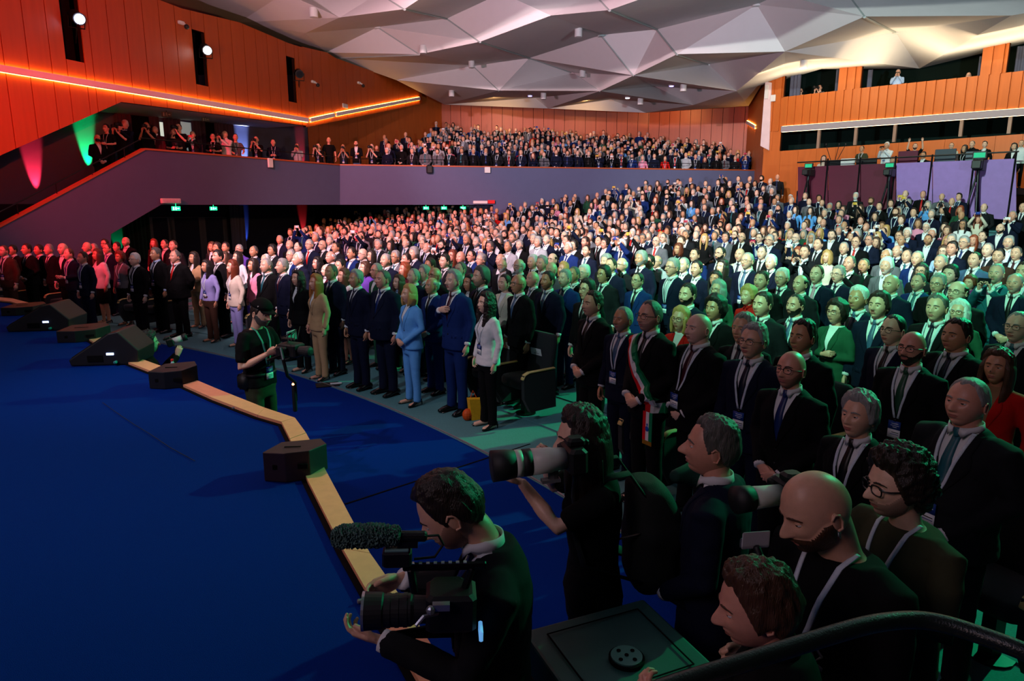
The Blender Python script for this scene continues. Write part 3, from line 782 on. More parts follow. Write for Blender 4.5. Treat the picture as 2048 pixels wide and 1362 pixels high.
def headM(spec):
    yaw, pit, roll = spec.get('hd', (0, 4, 0))
    nf = spec.get('nf', .02)
    return Matrix.Translation((0, nf, 1.535)) @ Euler((R(pit), R(roll), R(-yaw))).to_matrix().to_4x4() @ Matrix.Translation((0, .012, .085)) @ Matrix.Scale(spec.get('hs', 1.06), 4)
def figure(spec):
    """geometry of one kind of figure. returns dict part -> MB ; facing +Y, feet at z=0, 1.76 m to the crown"""
    sex = spec.get('sex', 'm'); lod = spec.get('lod', 1); top = spec.get('top', 'jacket'); fat = spec.get('fat', 0)
    vx = (.011, .018)[min(lod, 1)]; P = spec.get('P', {}); out = {}
    la = arm_pts(sex, -1, spec.get('L', 'side')); ra = arm_pts(sex, 1, spec.get('Rt', spec.get('L', 'side')))
    k = 1 if sex == 'm' else .90; ns = 24 if lod < 2 else 10
    bel = fat * .05
    # body
    b = MB()
    tr = [(.82, .13, .10, 0, 0), (.93, .150 * (1 if sex == 'm' else 1.08), .108, 0, 0), (1.08, .128 * k, .098, 0, .0), (1.28, .150 * k, .108, 0, 0), (1.40, .135 * k, .078, 0, -.012), (1.45, .08, .055, 0, -.016)]
    b.rings(tr, ns)
    nf = spec.get('nf', .02)
    nr = .056 * (1 if sex == 'm' else .84) * (1 + .15 * fat)
    hm = headM(spec); hc = hm @ Vector((0, -.025, -.05))
    b.tube([(0, -.015, 1.40), (0, -.008 + nf * .3, 1.47), (0, .0 + nf * .6, 1.53), hc], [(nr * 1.3, nr * 1.05), (nr * 1.04, nr * 1.0), (nr, nr), (nr, nr * 1.05)], 14 if lod < 2 else 8)
    for a in (la, ra):
        S, E, W_ = a[:3]
        b.tube([S + Vector((-.02 * (1 if S.x > 0 else -1), 0, -.02)), S.lerp(E, .5), E, E.lerp(W_, .35), W_], [.036 * k, .042 * k, .037 * k, .040 * k, (.027 * k, .025 * k)], 10 if lod < 2 else 6)
    if lod < 2:
        for x in (-1, 1):
            st = spec.get('stance', .09)
            b.tube([(x * .085, 0, .90), (x * (st), .012, .50), (x * (st + .005), -.01, .30), (x * (st + .01), -.01, .09)], [.075, .052, .052, .036], 10)
            b.tube([(x * (st + .01), -.03, .05), (x * (st + .03), .14, .03)], [.035, .03], 8)
        V, Fs = remesh(b, vx, 3); bb = MB(); bb.add(V, Fs, SK)
    else: bb = b
    add_head(bb, hm, lod, P)
    for side, a in ((-1, la), (1, ra)):
        hand(bb, a[2] + Vector(a[3]).normalized() * .012, a[3], a[4], side, lod, a[5], thumb_in=spec.get('th', .3), scale=k)
    out['body'] = bb
    # hair
    hs = spec.get('hair', 'short')
    if hs and hs != 'none':
        h = MB()
        if hs in ('long', 'bob', 'longcurly', 'pony'): long_hair(h, hm, lod, hs, P, spec.get('seed', 0))
        else: hair_shell(h, hm, lod, hs, P, spec.get('seed', 0))
        out['hair'] = h
    # upper garment
    j = MB(); loose = {'jacket': 1.0, 'shirt': .93, 'tee': .93, 'coat': 1.05}.get(top, 1)
    hem = {'jacket': .80 if sex == 'm' else .84, 'shirt': .90, 'tee': .88, 'coat': .72, 'dress': .5}.get(top, .8)
    g = loose
    if sex == 'm':
        rows = [(hem, .198 * g, .140 * g + bel, 0, .0), (.95, .188 * g, .136 * g + bel * 1.2, 0, bel * .4), (1.08, .176 * g + bel * .5, .128 * g + bel, 0, bel * .5), (1.22, .188 * g, .136 * g + bel * .3, 0, .003), (1.34, .195 * g, .132 * g, 0, -.002), (1.405, .180 * g, .110 * g, 0, -.012), (1.452, .128, .084, 0, -.016), (1.490, .078, .068, 0, -.012)]
    else:
        rows = [(hem, .196 * g, .142 * g, 0, 0), (.95, .178 * g, .130 * g, 0, .0), (1.08, .146 * g, .112 * g, 0, 0), (1.22, .162 * g, .128 * g, 0, .012), (1.30, .165 * g, .140 * g, 0, .012), (1.36, .166 * g, .118 * g, 0, .0), (1.405, .155 * g, .100 * g, 0, -.01), (1.452, .105, .075, 0, -.014), (1.485, .070, .060, 0, -.012)]
        if top == 'dress': rows = [(.48, .21, .17, 0, 0), (.7, .2, .15, 0, 0), (.82, .185, .135, 0, 0)] + rows[1:]
    if hem > .9: rows = [rows[0]] + rows[2:]
    if top in ('shirt', 'tee') or spec.get('polo'): rows = rows[:-1] if top == 'tee' else rows
    j.rings(rows, 28 if lod < 2 else 12, p=2.35)
    cut = {'tee': .62, 'shirt_short': .62}.get(spec.get('sleeve', top), 1)
    ar = .058 * k * (1 + .2 * fat) if top in ('shirt', 'tee') else .0635 * k * (1 + .15 * fat)
    for side, a in ((-1, la), (1, ra)):
        S, E, W_ = a[:3]
        if cut < 1:
            j.tube([S + Vector((-side * .03, 0, -.005)), S.lerp(E, .3), S.lerp(E, .75)], [ar * 1.2, ar * 1.1, ar * 1.05], 12)
        else:
            j.tube([S + Vector((-side * .045, 0, -.01)), S + Vector((side * .004, 0, -.012)), S.lerp(E, .5), E, E.lerp(W_, .5), W_ - (W_ - E).normalized() * .015],
                   [ar * 1.05, ar * 1.13, ar * 1.02, ar * .88, ar * .78, ar * .66], 14 if lod < 2 else 7)
    if lod < 2:
        V, Fs = remesh(j, vx, 3)
        # cloth folds
        s_ = spec.get('seed', 1) * 3.1
        for i, v in enumerate(V):
            nzz = mnoise.noise(Vector((v[0] * 9 + s_, v[1] * 9, v[2] * 15)))
            n3 = mnoise.noise(Vector((v[0] * 22 + s_, v[1] * 22, v[2] * 30)))
            V[i] += np.array([v[0], v[1], 0]) * (.028 * nzz + .016 * n3)
        jj = MB(); jj.add(V, Fs)
    else:
        jj = j; V = np.concatenate(j.v); Fs = j.f
    bvh = BVHTree.FromPolygons([tuple(v) for v in V], Fs)
    openf = top in ('jacket', 'coat') and not spec.get('closed')
    if openf:
        zb = spec.get('zb', 1.12 if sex == 'm' else 1.14); xt = .082 if sex == 'm' else .070; zt = 1.50
        if lod < 2:
            me = jj.mesh('t', []); bm = bmesh.new(); bm.from_mesh(me); bpy.data.meshes.remove(me)
            for s2 in (-1, 1):
                nrm = Vector((zt - zb, 0, -s2 * xt)).normalized()
                bmesh.ops.bisect_plane(bm, geom=bm.verts[:] + bm.edges[:] + bm.faces[:], plane_co=(0, 0, zb), plane_no=nrm)
            dl = []
            for f in bm.faces:
                c = f.calc_center_median()
                if c.z > zb and c.y > 0 and abs(c.x) < (c.z - zb) * xt / (zt - zb) + 1e-5: dl.append(f)
            bmesh.ops.delete(bm, geom=dl, context='FACES')
            bm.verts.ensure_lookup_table()
            bm.verts.index_update()
            jj = MB(); jj.add([tuple(v.co) for v in bm.verts], [tuple(v.index for v in f.verts) for f in bm.faces]); bm.free()
            # lapels
            for s2 in (-1, 1):
                grid = []; n = 16 if lod == 0 else 9
                for i in range(n + 1):
                    t = i / n; z = zb - .02 + (zt - .012 - zb) * t; e = max(0, (z - zb)) * xt / (zt - zb)
                    w_ = np.interp(t, [0, .55, .68, .70, .86, 1], [.004, .075, .078, .050, .048, .03]) * (1 if sex == 'm' else .85)
                    drop = np.interp(t, [0, .6, .70, 1], [0, .015, .0, .0])
                    grid.append([(s2 * (e - .004 + w_ * q / 4), z - drop * q / 4 * 1.0) for q in range(5)])
                LV, LF = drape([bvh], grid, .007)
                jj.add(LV, LF, 0)
            for zz in ((zb - .025, zb - .12) if sex == 'm' else (zb - .03,)):
                h = bvh.ray_cast(Vector((.0, .6, zz)), Vector((0, -1, 0)))
                if h[0] is not None: jj.ell((0, h[0].y + .002, zz), (.010, .004, .010), 8, 5, 1)
            if spec.get('pocket', sex == 'm'):
                px = spec.get('psx', -.10)
                LV, LF = drape([bvh], [[(px - .045, 1.285), (px + .045, 1.275)], [(px - .045, 1.265), (px + .045, 1.255)]], .002, .003); jj.add(LV, LF, 0)
            for px in (-.12, .12) if sex == 'm' else ():
                LV, LF = drape([bvh], [[(px - .06, 1.0), (px, 1.003), (px + .06, 1.0)], [(px - .06, .955), (px, .958), (px + .06, .955)]], .003, .003); jj.add(LV, LF, 0)
        # shirt
        s = MB()
        r2 = [(z, rx - .014, ry - .012, cx, cy) for z, rx, ry, cx, cy in rows if z > 1.0]
        r2 = [(zb - .12, r2[0][1], r2[0][2], 0, 0)] + [r for r in r2 if r[0] > zb - .1]
        if lod < 2:
            s.rings(r2[:-1] + [(1.478, .078, .066, 0, -.008)], 28)
        else:
            s.add(*drape([bvh], [[(-.004, zb), (.004, zb)], [(-xt * .9, 1.47), (xt * .9, 1.47)]], .012), 0)
        sb = BVHTree.FromPolygons([tuple(v) for v in np.concatenate(s.v)], s.f)
        out['shirt'] = s
        if lod == 2: sb = BVHTree.FromPolygons([tuple(v) for v in V], Fs)
        if spec.get('collar', sex == 'm') and lod < 2: collar(s, nr, nf)
        if spec.get('collar', sex == 'm') and lod == 2: s.rings([(1.46, .075, .07, 0, 0), (1.505, .064, .064, 0, .0)], 8)
        if spec.get('tie'):
            t = MB()
            g2 = band([(0, 1.468), (0, zb - .02)], .034, .078, 3, 8)
            t.add(*drape([sb], g2, .008 if lod < 2 else .02, .004))
            h = sb.ray_cast(Vector((0, .6, 1.455)), Vector((0, -1, 0))); yk = h[0].y if h[0] is not None else .07
            t.tube([(0, max(yk, .062) + .004, 1.488), (0, max(yk, .07) + .006, 1.450)], [(.022, .011), (.014, .009)], 8, up=(0, 1, 0))
            out['tie'] = t
        fb = [bvh, sb]
    else:
        fb = [bvh]
        if spec.get('collar') and lod < 2: collar(jj, nr, nf)
    out['top'] = jj
    if cut == 1 and top in ('jacket', 'coat') and spec.get('cuffs', sex == 'm'):
        c = MB()
        for a in (la, ra):
            d = (a[2] - a[1]).normalized(); c.tube([a[2] - d * .03, a[2] + d * .006], [ar * .60, ar * .58], 12 if lod < 2 else 6, cap=.1)
        if 'shirt' in out:
            out['shirt'].add(np.concatenate(c.v), c.f)
    # lanyard and badge
    if spec.get('lan'):
        l = MB(); zl = spec.get('zl', 1.05)
        for s2 in (-1, 1):
            l.add(*drape(fb, band([(s2 * .070, 1.478), (s2 * .062, 1.40), (s2 * .012, zl + .08)], .016, .014, 2, 12 if lod < 2 else 5), .010 if lod < 2 else .02, .002))
        out['lanyard'] = l
        q = MB()
        h = [B.ray_cast(Vector((0, .6, zl)), Vector((0, -1, 0)))[0] for B in fb]; y0 = max([p.y for p in h if p is not None] + [.1]) + .016
        q.box((0, y0, zl + .028), (.088, .004, .062), 0); q.box((0, y0, zl - .034), (.088, .004, .062), 1)
        if lod < 2:
            q.box((0, y0, zl + .066), (.02, .006, .018), 2)
            for kk, (wx, zz) in enumerate(((.05, .040), (.060, .026), (.03, .014))): q.box((-.004, y0 + .0025, zl + zz), (wx, .001, .004), 1)
            q.box((-.01, y0 + .0025, zl - .024), (.05, .001, .005), 2); q.box((-.005, y0 + .0025, zl - .038), (.06, .001, .004), 0)
        out['badge'] = q
    # glasses
    if spec.get('glasses') and lod < 2:
        g_ = MB(); th = spec.get('gth', .0019)
        for s2 in (-1, 1):
            pts = []
            for i in range(17):
                a = 2 * math.pi * i / 16
                cx = math.copysign(abs(math.cos(a)) ** .7, math.cos(a)); cz = math.copysign(abs(math.sin(a)) ** .7, math.sin(a))
                pts.append((s2 * .033 + .0245 * cx, .101 - .004 * abs(s2 * .033 + .0245 * cx) / .05 - .004 * max(0, cx * s2), .006 + .0185 * cz))
            g_.tube(pts, th, 6, 0, hm, cap=0)
            g_.tube([(s2 * .057, .092, .012), (s2 * .074, .070, .012), (s2 * .080, .02, .008), (s2 * .079, -.012, .0)], th, 6, 0, hm)
        g_.tube([(-.0085, .101, .010), (0, .104, .012), (.0085, .101, .010)], th, 6, 0, hm)
        out['glasses'] = g_
    # trousers / skirt, shoes
    t = MB(); bot = spec.get('bottom', 'trousers')
    st = spec.get('stance', .09)
    if bot == 'skirt':
        t.rings([(.50, .165, .125, 0, 0), (.7, .185, .135, 0, 0), (.9, .172, .125, 0, 0), (1.04, .135, .105, 0, 0)], 24 if lod < 2 else 10)
    elif bot == 'dressonly': t = None
    else:
        wd = spec.get('leg', 1) * (1 if sex == 'm' else .92)
        t.rings([(.76, .15, .115, 0, -.005), (.88, .172 * (1 if sex == 'm' else 1.02), .125 + bel, 0, bel * .5), (1.0, .150 * k, .115 + bel, 0, bel * .5), (1.06, .14 * k, .108 + bel, 0, bel * .5)], ns)
        for x in (-1, 1):
            t.tube([(x * .082, -.002, .86), (x * (st - .002), .008, .66), (x * (st + .002), .008, .48), (x * (st + .008), -.008, .25), (x * (st + .012), -.002, .055)],
                   [(.088, .095), (.082 * wd, .088 * wd), (.068 * wd, .072 * wd), (.062 * wd, .066 * wd), (.058 * wd, .068 * wd)], 12 if lod < 2 else 7, up=(0, 1, 0), cap=.1)
        if lod < 2:
            V, Fs = remesh(t, vx * 1.15, 3)
            for i, v in enumerate(V):
                nzz = mnoise.noise(Vector((v[0] * 8 + 5, v[1] * 8, v[2] * 18))); V[i] += np.array([v[0] * .3, v[1], 0]) * .06 * nzz
            t = MB(); t.add(V, Fs)
    if t is not None: out['bottom'] = t
    if lod < 2:
        for x, nm in ((-1, 'shoe0'), (1, 'shoe1')):
            q = MB(); cx = x * (st + .012); ta = x * .025
            hl = .06 if (sex == 'f' and spec.get('heel', 1)) else .012
            if hl > .03:
                q.tube([(cx, -.06, .075), (cx + ta * .3, .02, .06), (cx + ta, .10, .03), (cx + ta * 1.3, .165, .018)], [(.028, .03), (.03, .022), (.036, .022), (.016, .012)], 10, up=(0, 0, 1))
                q.tube([(cx, -.075, .055), (cx, -.08, .004)], [.012, .006], 6, cap=0)
            else:
                q.tube([(cx, -.085, .045), (cx, -.03, .05), (cx + ta * .4, .04, .046), (cx + ta, .11, .034), (cx + ta * 1.3, .175, .024)], [(.036, .040), (.038, .045), (.042, .042), (.046, .032), (.030, .022)], 12, up=(0, 0, 1))
                q.box((cx + ta * .5, .04, .006), (.075, .24, .012)); 
            out[nm] = q
    return out

def collar(mb, nr, nf):
    n = 26; rows = [[], [], []]
    for i in range(n + 1):
        a = R(12) + (R(348) - R(12)) * i / n          # azimuth from the front, clockwise
        fr = max(0, math.cos(a)); x, y = math.sin(a), math.cos(a)
        r0 = nr + .006
        cy = .0 + nf * .35
        pt = max(0, 1 - abs(abs(math.sin(a)) - .42) * 3.2) * (1 if math.cos(a) > 0 else 0)
        rows[0].append((x * r0, y * r0 + cy, 1.520 - .026 * fr))
        rows[1].append((x * (r0 + .004), y * (r0 + .004) + cy, 1.522 - .024 * fr))
        rows[2].append((x * (r0 + .008 + .006 * pt), y * (r0 + .009 + .012 * pt) + cy, 1.490 - .010 * fr - .036 * pt))
    V = rows[0] + rows[1] + rows[2] + [(x * .97, y * .97 , 1.47) for x, y, z in rows[0]]
    m = n + 1; Fs = []
    for (a, b) in ((0, 1), (1, 2), (2, 3), (3, 0)):
        for i in range(n): Fs.append((a * m + i, a * m + i + 1, b * m + i + 1, b * m + i))
    for i in (0, n): Fs.append((i, m + i, 2 * m + i, 3 * m + i))
    mb.add(V, Fs)

# ------------------------------------------------------------ palette
SKIN = {'light': 'd9a68a', 'fair': 'e3b59c', 'tan': 'c08a68', 'pink': 'd6977f', 'brown': '8a5a40', 'pale': 'e6c0aa'}
HAIRC = {'black': '14110f', 'dark': '241a14', 'brown': '4a3020', 'auburn': '6b2f18', 'blond': 'b98f52', 'grey': '8f8f8c', 'white': 'cfcfcc', 'salt': '55534f', 'red': '8c3a1a', 'ginger': 'a8602c', 'pink': '9a7a66'}
CLOTH = {'black': '08090b', 'navy': '0c1328', 'blue': '10265c', 'charcoal': '15171b', 'grey': '5a5d63', 'lightgrey': '9aa0a6', 'white': 'd9dadc', 'cream': 'cfc6b4', 'beige': 'b3906a', 'tan': '8d6a48', 'brown': '3f2a20',
         'skyblue': '5d9fe0', 'paleblue': 'a9c6ea', 'red': 'b8140f', 'burgundy': '3c0d1a', 'pink': 'd98aa5', 'purple': '5c3c9a', 'lilac': '8f8fc9', 'yellow': 'd9a81c', 'green': '1d4a34', 'olive': '3a3b28', 'teal': '1d5a66', 'silver': 'a6afb8',
         'orange': 'b3542a', 'magenta': '9c3f86', 'darkblue': '0a1026', 'steel': '3c5878'}
def M_skin(k):
    m = mat('skin_' + k, SKIN[k], .38, .5, var=.10, scale=60, bump=.12, bscale=400)
    m.node_tree.nodes['Principled BSDF'].inputs['Subsurface Weight'].default_value = 0.0
    return m
def M_hair(k): return mat('hair_' + k, HAIRC[k], .42, .45, var=.45, scale=160, bump=.5, bscale=260, kind='hair')
def M_cloth(k): return mat('cloth_' + k, CLOTH[k], .85, .14, var=.10, scale=70, bump=.10, bscale=500)
def M_silk(k): return mat('silk_' + k, CLOTH[k], .42, .4, var=.25, scale=90)
def M_shirt(k): return mat('shirt_' + k, CLOTH[k], .75, .25, var=.04, scale=30)
M_eye = lambda: mat('eye_white', 'd8d4cf', .25, .5, var=0)
M_iris = lambda: mat('eye_iris', '1a110c', .12, .6, var=0)
def M_lip(k): return mat('lip_' + k, {'brown': '6b3a30'}.get(k, 'b06a5e'), .4, .4, var=.05)
def M_beard(hair, skin, how):
    if how == 'stubble':
        a = srgb(HAIRC[hair]); b = srgb(SKIN[skin]); c = [x * .45 + y * .55 for x, y in zip(a, b)]
        c = tuple(12.92 * x if x < .0031308 else 1.055 * x ** (1 / 2.4) - .055 for x in c)
        return mat('stubble_%s_%s' % (hair, skin), c, .6, .3, var=.2, scale=300)
    return M_hair(hair)
M_shoe = lambda: mat('shoe_leather', '0d0c0c', .25, .5, var=0)
M_frame = lambda: mat('spectacle_frame', '0c0c0d', .3, .5, var=0)
M_lan = lambda: mat('lanyard_ribbon', 'c9d6e2', .6, .3, var=.25, scale=60)
M_bblue = lambda: mat('badge_blue', '1d3f8f', .4, .4, var=.2, scale=50)
M_bwhite = lambda: mat('badge_white', 'dfe3e6', .4, .4, var=0)
M_dark = lambda: mat('button_dark', '08080a', .4, .4, var=0)

FIG = {}
def get_fig(key, spec):
    """one kind of figure -> mesh data for each part"""
    if key in FIG: return FIG[key]
    out = figure(spec); d = {}
    for nm, mb in out.items():
        n = {'body': 6, 'badge': 3, 'top': 2}.get(nm, 1)
        me = mb.mesh('fig_' + nm, [M_dark()] * n, True)
        bm = bmesh.new(); bm.from_mesh(me); bmesh.ops.recalc_face_normals(bm, faces=bm.faces); bm.to_mesh(me); bm.free()
        d[nm] = me
    FIG[key] = d
    return d
PARTNAME = {'hair': 'hair', 'top': 'jacket', 'shirt': 'shirt', 'tie': 'tie', 'lanyard': 'lanyard', 'badge': 'badge', 'glasses': 'glasses', 'bottom': 'trousers', 'shoe0': 'shoe', 'shoe1': 'shoe'}
def spawn(fig, loc, face, pal, label, group=None, scale=1.0, wide=1.0, cat='person', names={}, skip=()):
    """fig: mesh dict; face: world direction (dx,dy) the person faces"""
    def ob(nm, me, parent):
        o = bpy.data.objects.new(nm, me); COL.objects.link(o)
        if parent is not None: o.parent = parent
        return o
    root = ob('person', fig['body'], None)
    root.location = loc; root.rotation_euler.z = math.atan2(face[1], face[0]) - math.pi / 2
    root.scale = (scale * wide, scale * wide, scale)
    sk, hr = pal.get('skin', 'light'), pal.get('hair', 'dark')
    bd = pal.get('beard', 'none')
    mats = [M_skin(sk), M_eye(), M_iris(), M_hair(hr), M_lip(sk), M_skin(sk) if bd == 'none' else M_beard(pal.get('bhair', hr), sk, bd)]
    def setm(o, ms):
        for i, m in enumerate(ms):
            if i < len(o.material_slots):
                o.material_slots[i].link = 'OBJECT'; o.material_slots[i].material = m
    setm(root, mats)
    tag(root, label, cat, group)
    tm = {'hair': [M_hair(hr)], 'top': [M_cloth(pal.get('top', 'navy')), M_dark()], 'shirt': [M_shirt(pal.get('shirt', 'white'))], 'tie': [M_silk(pal.get('tie', 'navy'))],
          'lanyard': [pal.get('lanm') or M_lan()], 'badge': [M_bblue(), M_bwhite(), M_dark()], 'glasses': [M_frame()], 'bottom': [M_cloth(pal.get('bot', pal.get('top', 'navy')))],
          'shoe0': [M_shoe()], 'shoe1': [M_shoe()]}
    for nm, me in fig.items():
        if nm == 'body' or nm in skip: continue
        o = ob(names.get(nm, PARTNAME[nm]), me, root); setm(o, tm[nm])
    return root

# ------------------------------------------------------------ fixed fittings
def wdir(a, b):
    A = Vector((a[0], a[1], 0)); D = (Vector((b[0], b[1], 0)) - A).normalized(); n = Vector((D.y, -D.x, 0)); n = n if n.dot(Vector(EYE) - A) > 0 else -n
    return D, n
def fr(o, D, n, up=(0, 0, 1)):
    """matrix: x along D, y along n (towards the hall), z up"""
    return Matrix(((D.x, n.x, up[0], o.x), (D.y, n.y, up[1], o.y), (D.z, n.z, up[2], o.z), (0, 0, 0, 1)))
glow = mat('warm_led', 'ffb060', .5, 0, var=0, emit='ffb850', es=34)
glow2 = mat('cream_led', 'ffe0b0', .5, 0, var=0, emit='ffe0a8', es=6)
def strip(name, label, a, b, p0, p1, h=.16, m_led=None, group=None, emit_w=.03, out=.09, k=None):
    P = at_wall(*p0, a, b); Q = at_wall(*p1, a, b); D3 = (Q - P).normalized(); D, n = wdir(a, b); L = (Q - P).length
    up = n.cross(D3).normalized(); up = up if up.z > 0 else -up
    M = fr(P.lerp(Q, .5), D3, n, up)
    r = empty(name, P.lerp(Q, .5)); tag(r, label, 'light fixture', group)
    Mi = Matrix.Translation(-P.lerp(Q, .5)) @ M
    mb = MB(); mb.box((0, out, 0), (L, .05, h), bev=.008, M=Mi); mb.build('housing', mat('fixture_grey', 'e0d8e0', .5, .4, var=0) if out < .14 else mat('fixture_dim', '8c8894', .5, .4, var=0), r)
    for s in (-1, 1):
        mb = MB(); mb.box((0, out - .03, s * (h / 2 - .008)), (L * .995, .012, emit_w), M=Mi); mb.build('led_strip', m_led or glow, r)
    return r
strip('cove_light', 'long light bar glowing amber across the red-lit wooden wall', W1a, W1b, (-150, 113), (612, 240.5), .17, out=.13)
strip('cove_light', 'short amber light bar just right of the wall corner', W1b, W2b, (616, 240.5), (664, 230), .16, out=.13)
strip('cove_light', 'rising amber light bar above the balcony, ending by the red beam', W1b, W2b, (668, 229), (836, 197), .16, out=.13)
strip('cove_light', 'small amber light bar beside the tall white banner', RER, W3, (1496, 244), (1513, 254), .16)
P0, P1 = at_wall(1565, 259, CW0, CW1), at_wall(2230, 211, CW0, CW1)
strip('cove_light', 'long cream light bar over the dark control room windows', CW0, CW1, (1565, 259), (2230, 211), .24, glow2, out=.14, emit_w=.035)

# ceiling fittings
cyl = MB(); cyl.tube([(0, 0, 0), (0, 0, .30)], .14, 16, cap=0); cylme = cyl.mesh('ceiling_spotlight', [whitep], False)
lens_me = None
CL = [(627, 22, 'above the red-lit wall, nearest the top of the picture'), (846, 97, 'in the pink facet left of centre'), (1157, 63, 'under the top centre facets'), (943, 128, 'over the left end of the balcony'),
      (1165, 147, 'over the middle of the balcony'), (903, 187, 'beside the red glow by the rear wall'), (1087, 192, 'low over the rear wall'), (1608, 127, 'by the warm cove on the right'), (1367, 175, 'over the right end of the balcony'), (1281, 203, 'close above the rear boards')]
def ceil_at(u, v):
    d = ray(u, v); e = Vector(EYE); best = None
    for f in Fs_ceil:
        a, b, c = [V_ceil[i] for i in f]; n = (b - a).cross(c - a)
        k = d.dot(n)
        if abs(k) < 1e-9: continue
        t = (a - e).dot(n) / k; p = e + d * t
        if t > 0 and all((q - r).cross(p - r).dot(n) >= -1e-6 for r, q in ((a, b), (b, c), (c, a))):
            if best is None or t < best[0]: best = (t, p)
    return best[1] if best else cpt(u, v, 0)
for i, (u, v, s) in enumerate(CL):
    p = ceil_at(u, v - 6); o = bpy.data.objects.new('ceiling_spotlight', cylme); COL.objects.link(o); o.location = p - Vector((0, 0, .30)); 
    tag(o, 'white cylinder spotlight ' + s, 'light', 'ceiling cylinders')
for nm, s in (('C', 'at the fold left of centre'), ('Q1', 'at the fold in the top middle'), ('I', 'above the left of the balcony'), ('Q', 'above the middle of the balcony'), ('Y', 'near the warm-lit right side'), ('b', 'on the dark fold right of centre'), ('a', 'at the top edge right of centre')):
    mb = MB(); mb.tube([(0, 0, -.07), (0, 0, .08)], .15, 18, cap=0); o = mb.build('ceiling_disc', whitep, loc=N[nm]); tag(o, 'flat white ceiling disc ' + s, 'ceiling fitting', 'ceiling discs')
purp = mat('violet_lamp', 'a090ff', .5, 0, var=0, emit='8f7cff', es=9)
whl = mat('white_lamp', 'ffffff', .5, 0, var=0, emit='e8e4ff', es=12)
for u, v, m, s in ((1060, 190, purp, 'violet lamp glowing in the black fold over the balcony'), (1343, 170, purp, 'violet lamp glowing over the right end of the balcony'), (1255, 194, whl, 'white lamp glowing between the two violet ceiling lamps')):
    p = ceil_at(u, v); mb = MB(); mb.tube([(0, 0, 0), (0, 0, .05)], .13, 14, cap=0); r = mb.build('recessed_lamp', whitep, loc=p - Vector((0, 0, .05))); tag(r, s, 'light')
    mb = MB(); mb.tube([(0, 0, -.02), (0, 0, .005)], .10, 14, cap=0); mb.build('lens', m, r)

# spotlights in the wall slots
def profile_spot(u, v, a, b, lit, label, sc_=1.0, col='ffffff', es=30):
    P = at_wall(u, v, a, b); D, n = wdir(a, b); P = P + n * .18
    toward = (Vector((0, 8, 1.5)) - P).normalized(); side = toward.cross(Vector((0, 0, 1))).normalized(); up = side.cross(toward)
    M = Matrix(((side.x, toward.x, up.x, 0), (side.y, toward.y, up.y, 0), (side.z, toward.z, up.z, 0), (0, 0, 0, 1))) @ Matrix.Scale(sc_, 4)
    r = empty('stage_light', P); tag(r, label, 'light')
    mb = MB(); mb.tube([(0, -.45, 0), (0, -.2, 0), (0, .25, 0), (0, .3, 0)], [.12, .16, .15, .16], 14, M=M, cap=0); mb.build('lamp_body', plastic, r)
    mb = MB(); mb.tube([(0, .30, 0), (0, .33, 0)], .125, 16, M=M, cap=0); mb.build('lens', mat('lit_lens_' + col, 'ffffff', .2, 0, var=0, emit=col, es=es) if lit else mat('dull_lens', '20242c', .1, .6, var=0), r)
    mb = MB(); mb.tube([(-.20, 0, 0), (-.20, 0, -.28), (.20, 0, -.28), (.20, 0, 0)], .018, 6, M=M); mb.tube([(0, 0, -.28), (0, -.1, -.7)], .02, 6, M=M); mb.build('yoke', metal_d, r)
    return r
profile_spot(143, 35, W1a, W1b, 1, 'stage light with a blue-white lens in the leftmost wall slot', 1, 'c8d8ff', 30)
profile_spot(403, 99, W1a, W1b, 1, 'stage light with a bright white lens in the middle wall slot', 1, 'ffffff', 30)
profile_spot(590, 147, W1a, W1b, 0, 'unlit black stage light in the third wall slot', 1)
mb = MB()
for u0, v0, u1, v1 in slots:
    D, n = wdir(W1a, W1b); P = at_wall(u0 - 4, v1 + 6, W1a, W1b); Q = at_wall(u1 + 4, v0, W1a, W1b); mb.prism([P, Vector((Q.x, Q.y, P.z)), Q, Vector((P.x, P.y, Q.z))], n * -.6, n * -.55)
tag(mb.build('wall_slot_recess', mat('slot_dark', '15181e', .9, .1, var=0)), kind='structure')

def boxthing(name, label, cat, a, b, u, v, w_, h_, d_, m, group=None, out=.06, extra=None):
    P = at_wall(u, v, a, b); D, n = wdir(a, b)
    mb = MB(); mb.box((0, 0, 0), (w_, d_, h_), bev=min(w_, h_, d_) * .15, M=fr(n * (d_ / 2 + out), D, n))
    r = mb.build(name, m, loc=P); tag(r, label, cat, group)
    return r, P, D, n
def cctv(u, v, a, b, label):
    r, P, D, n = boxthing('security_camera', label, 'camera', a, b, u, v, .22, .10, .10, whitep)
    mb = MB(); mb.tube([(0, 0, 0), (0, .12, -.04), (0, .22, -.1)], .03, 8, M=fr(n * .1, D, n)); mb.build('bracket', whitep, r)
    mb = MB(); mb.ell((0, .22, -.14), (.08, .08, .08), 12, 8, M=fr(n * .1, D, n)); mb.build('dome', plastic, r)
cctv(622, 164, W1b, W2b, 'white dome security camera just past the third light slot')
cctv(357, 46, W1a, W1b, 'small white security camera high on the red-lit boards')
cctv(714, 166, W1b, W2b, 'tiny white security camera on the wood over the balcony')
boxthing('air_vent', 'pale rectangular vent above the rising amber light bar', 'vent', W1b, W2b, 687, 212, .42, .18, .05, whitep)
boxthing('wireless_antenna', 'white square antenna box hung on the left balcony front', 'antenna', A1, AK, 537, 326, .22, .34, .08, whitep, out=.05)
boxthing('wireless_antenna', 'white square antenna box at the centre balcony edge', 'antenna', AK, BR_, 974, 340, .26, .26, .08, whitep, out=.05)
boxthing('wireless_antenna', 'white square antenna box beside the tall banner', 'antenna', CW0, CW1, 1549, 197, .22, .28, .07, whitep, out=.1)
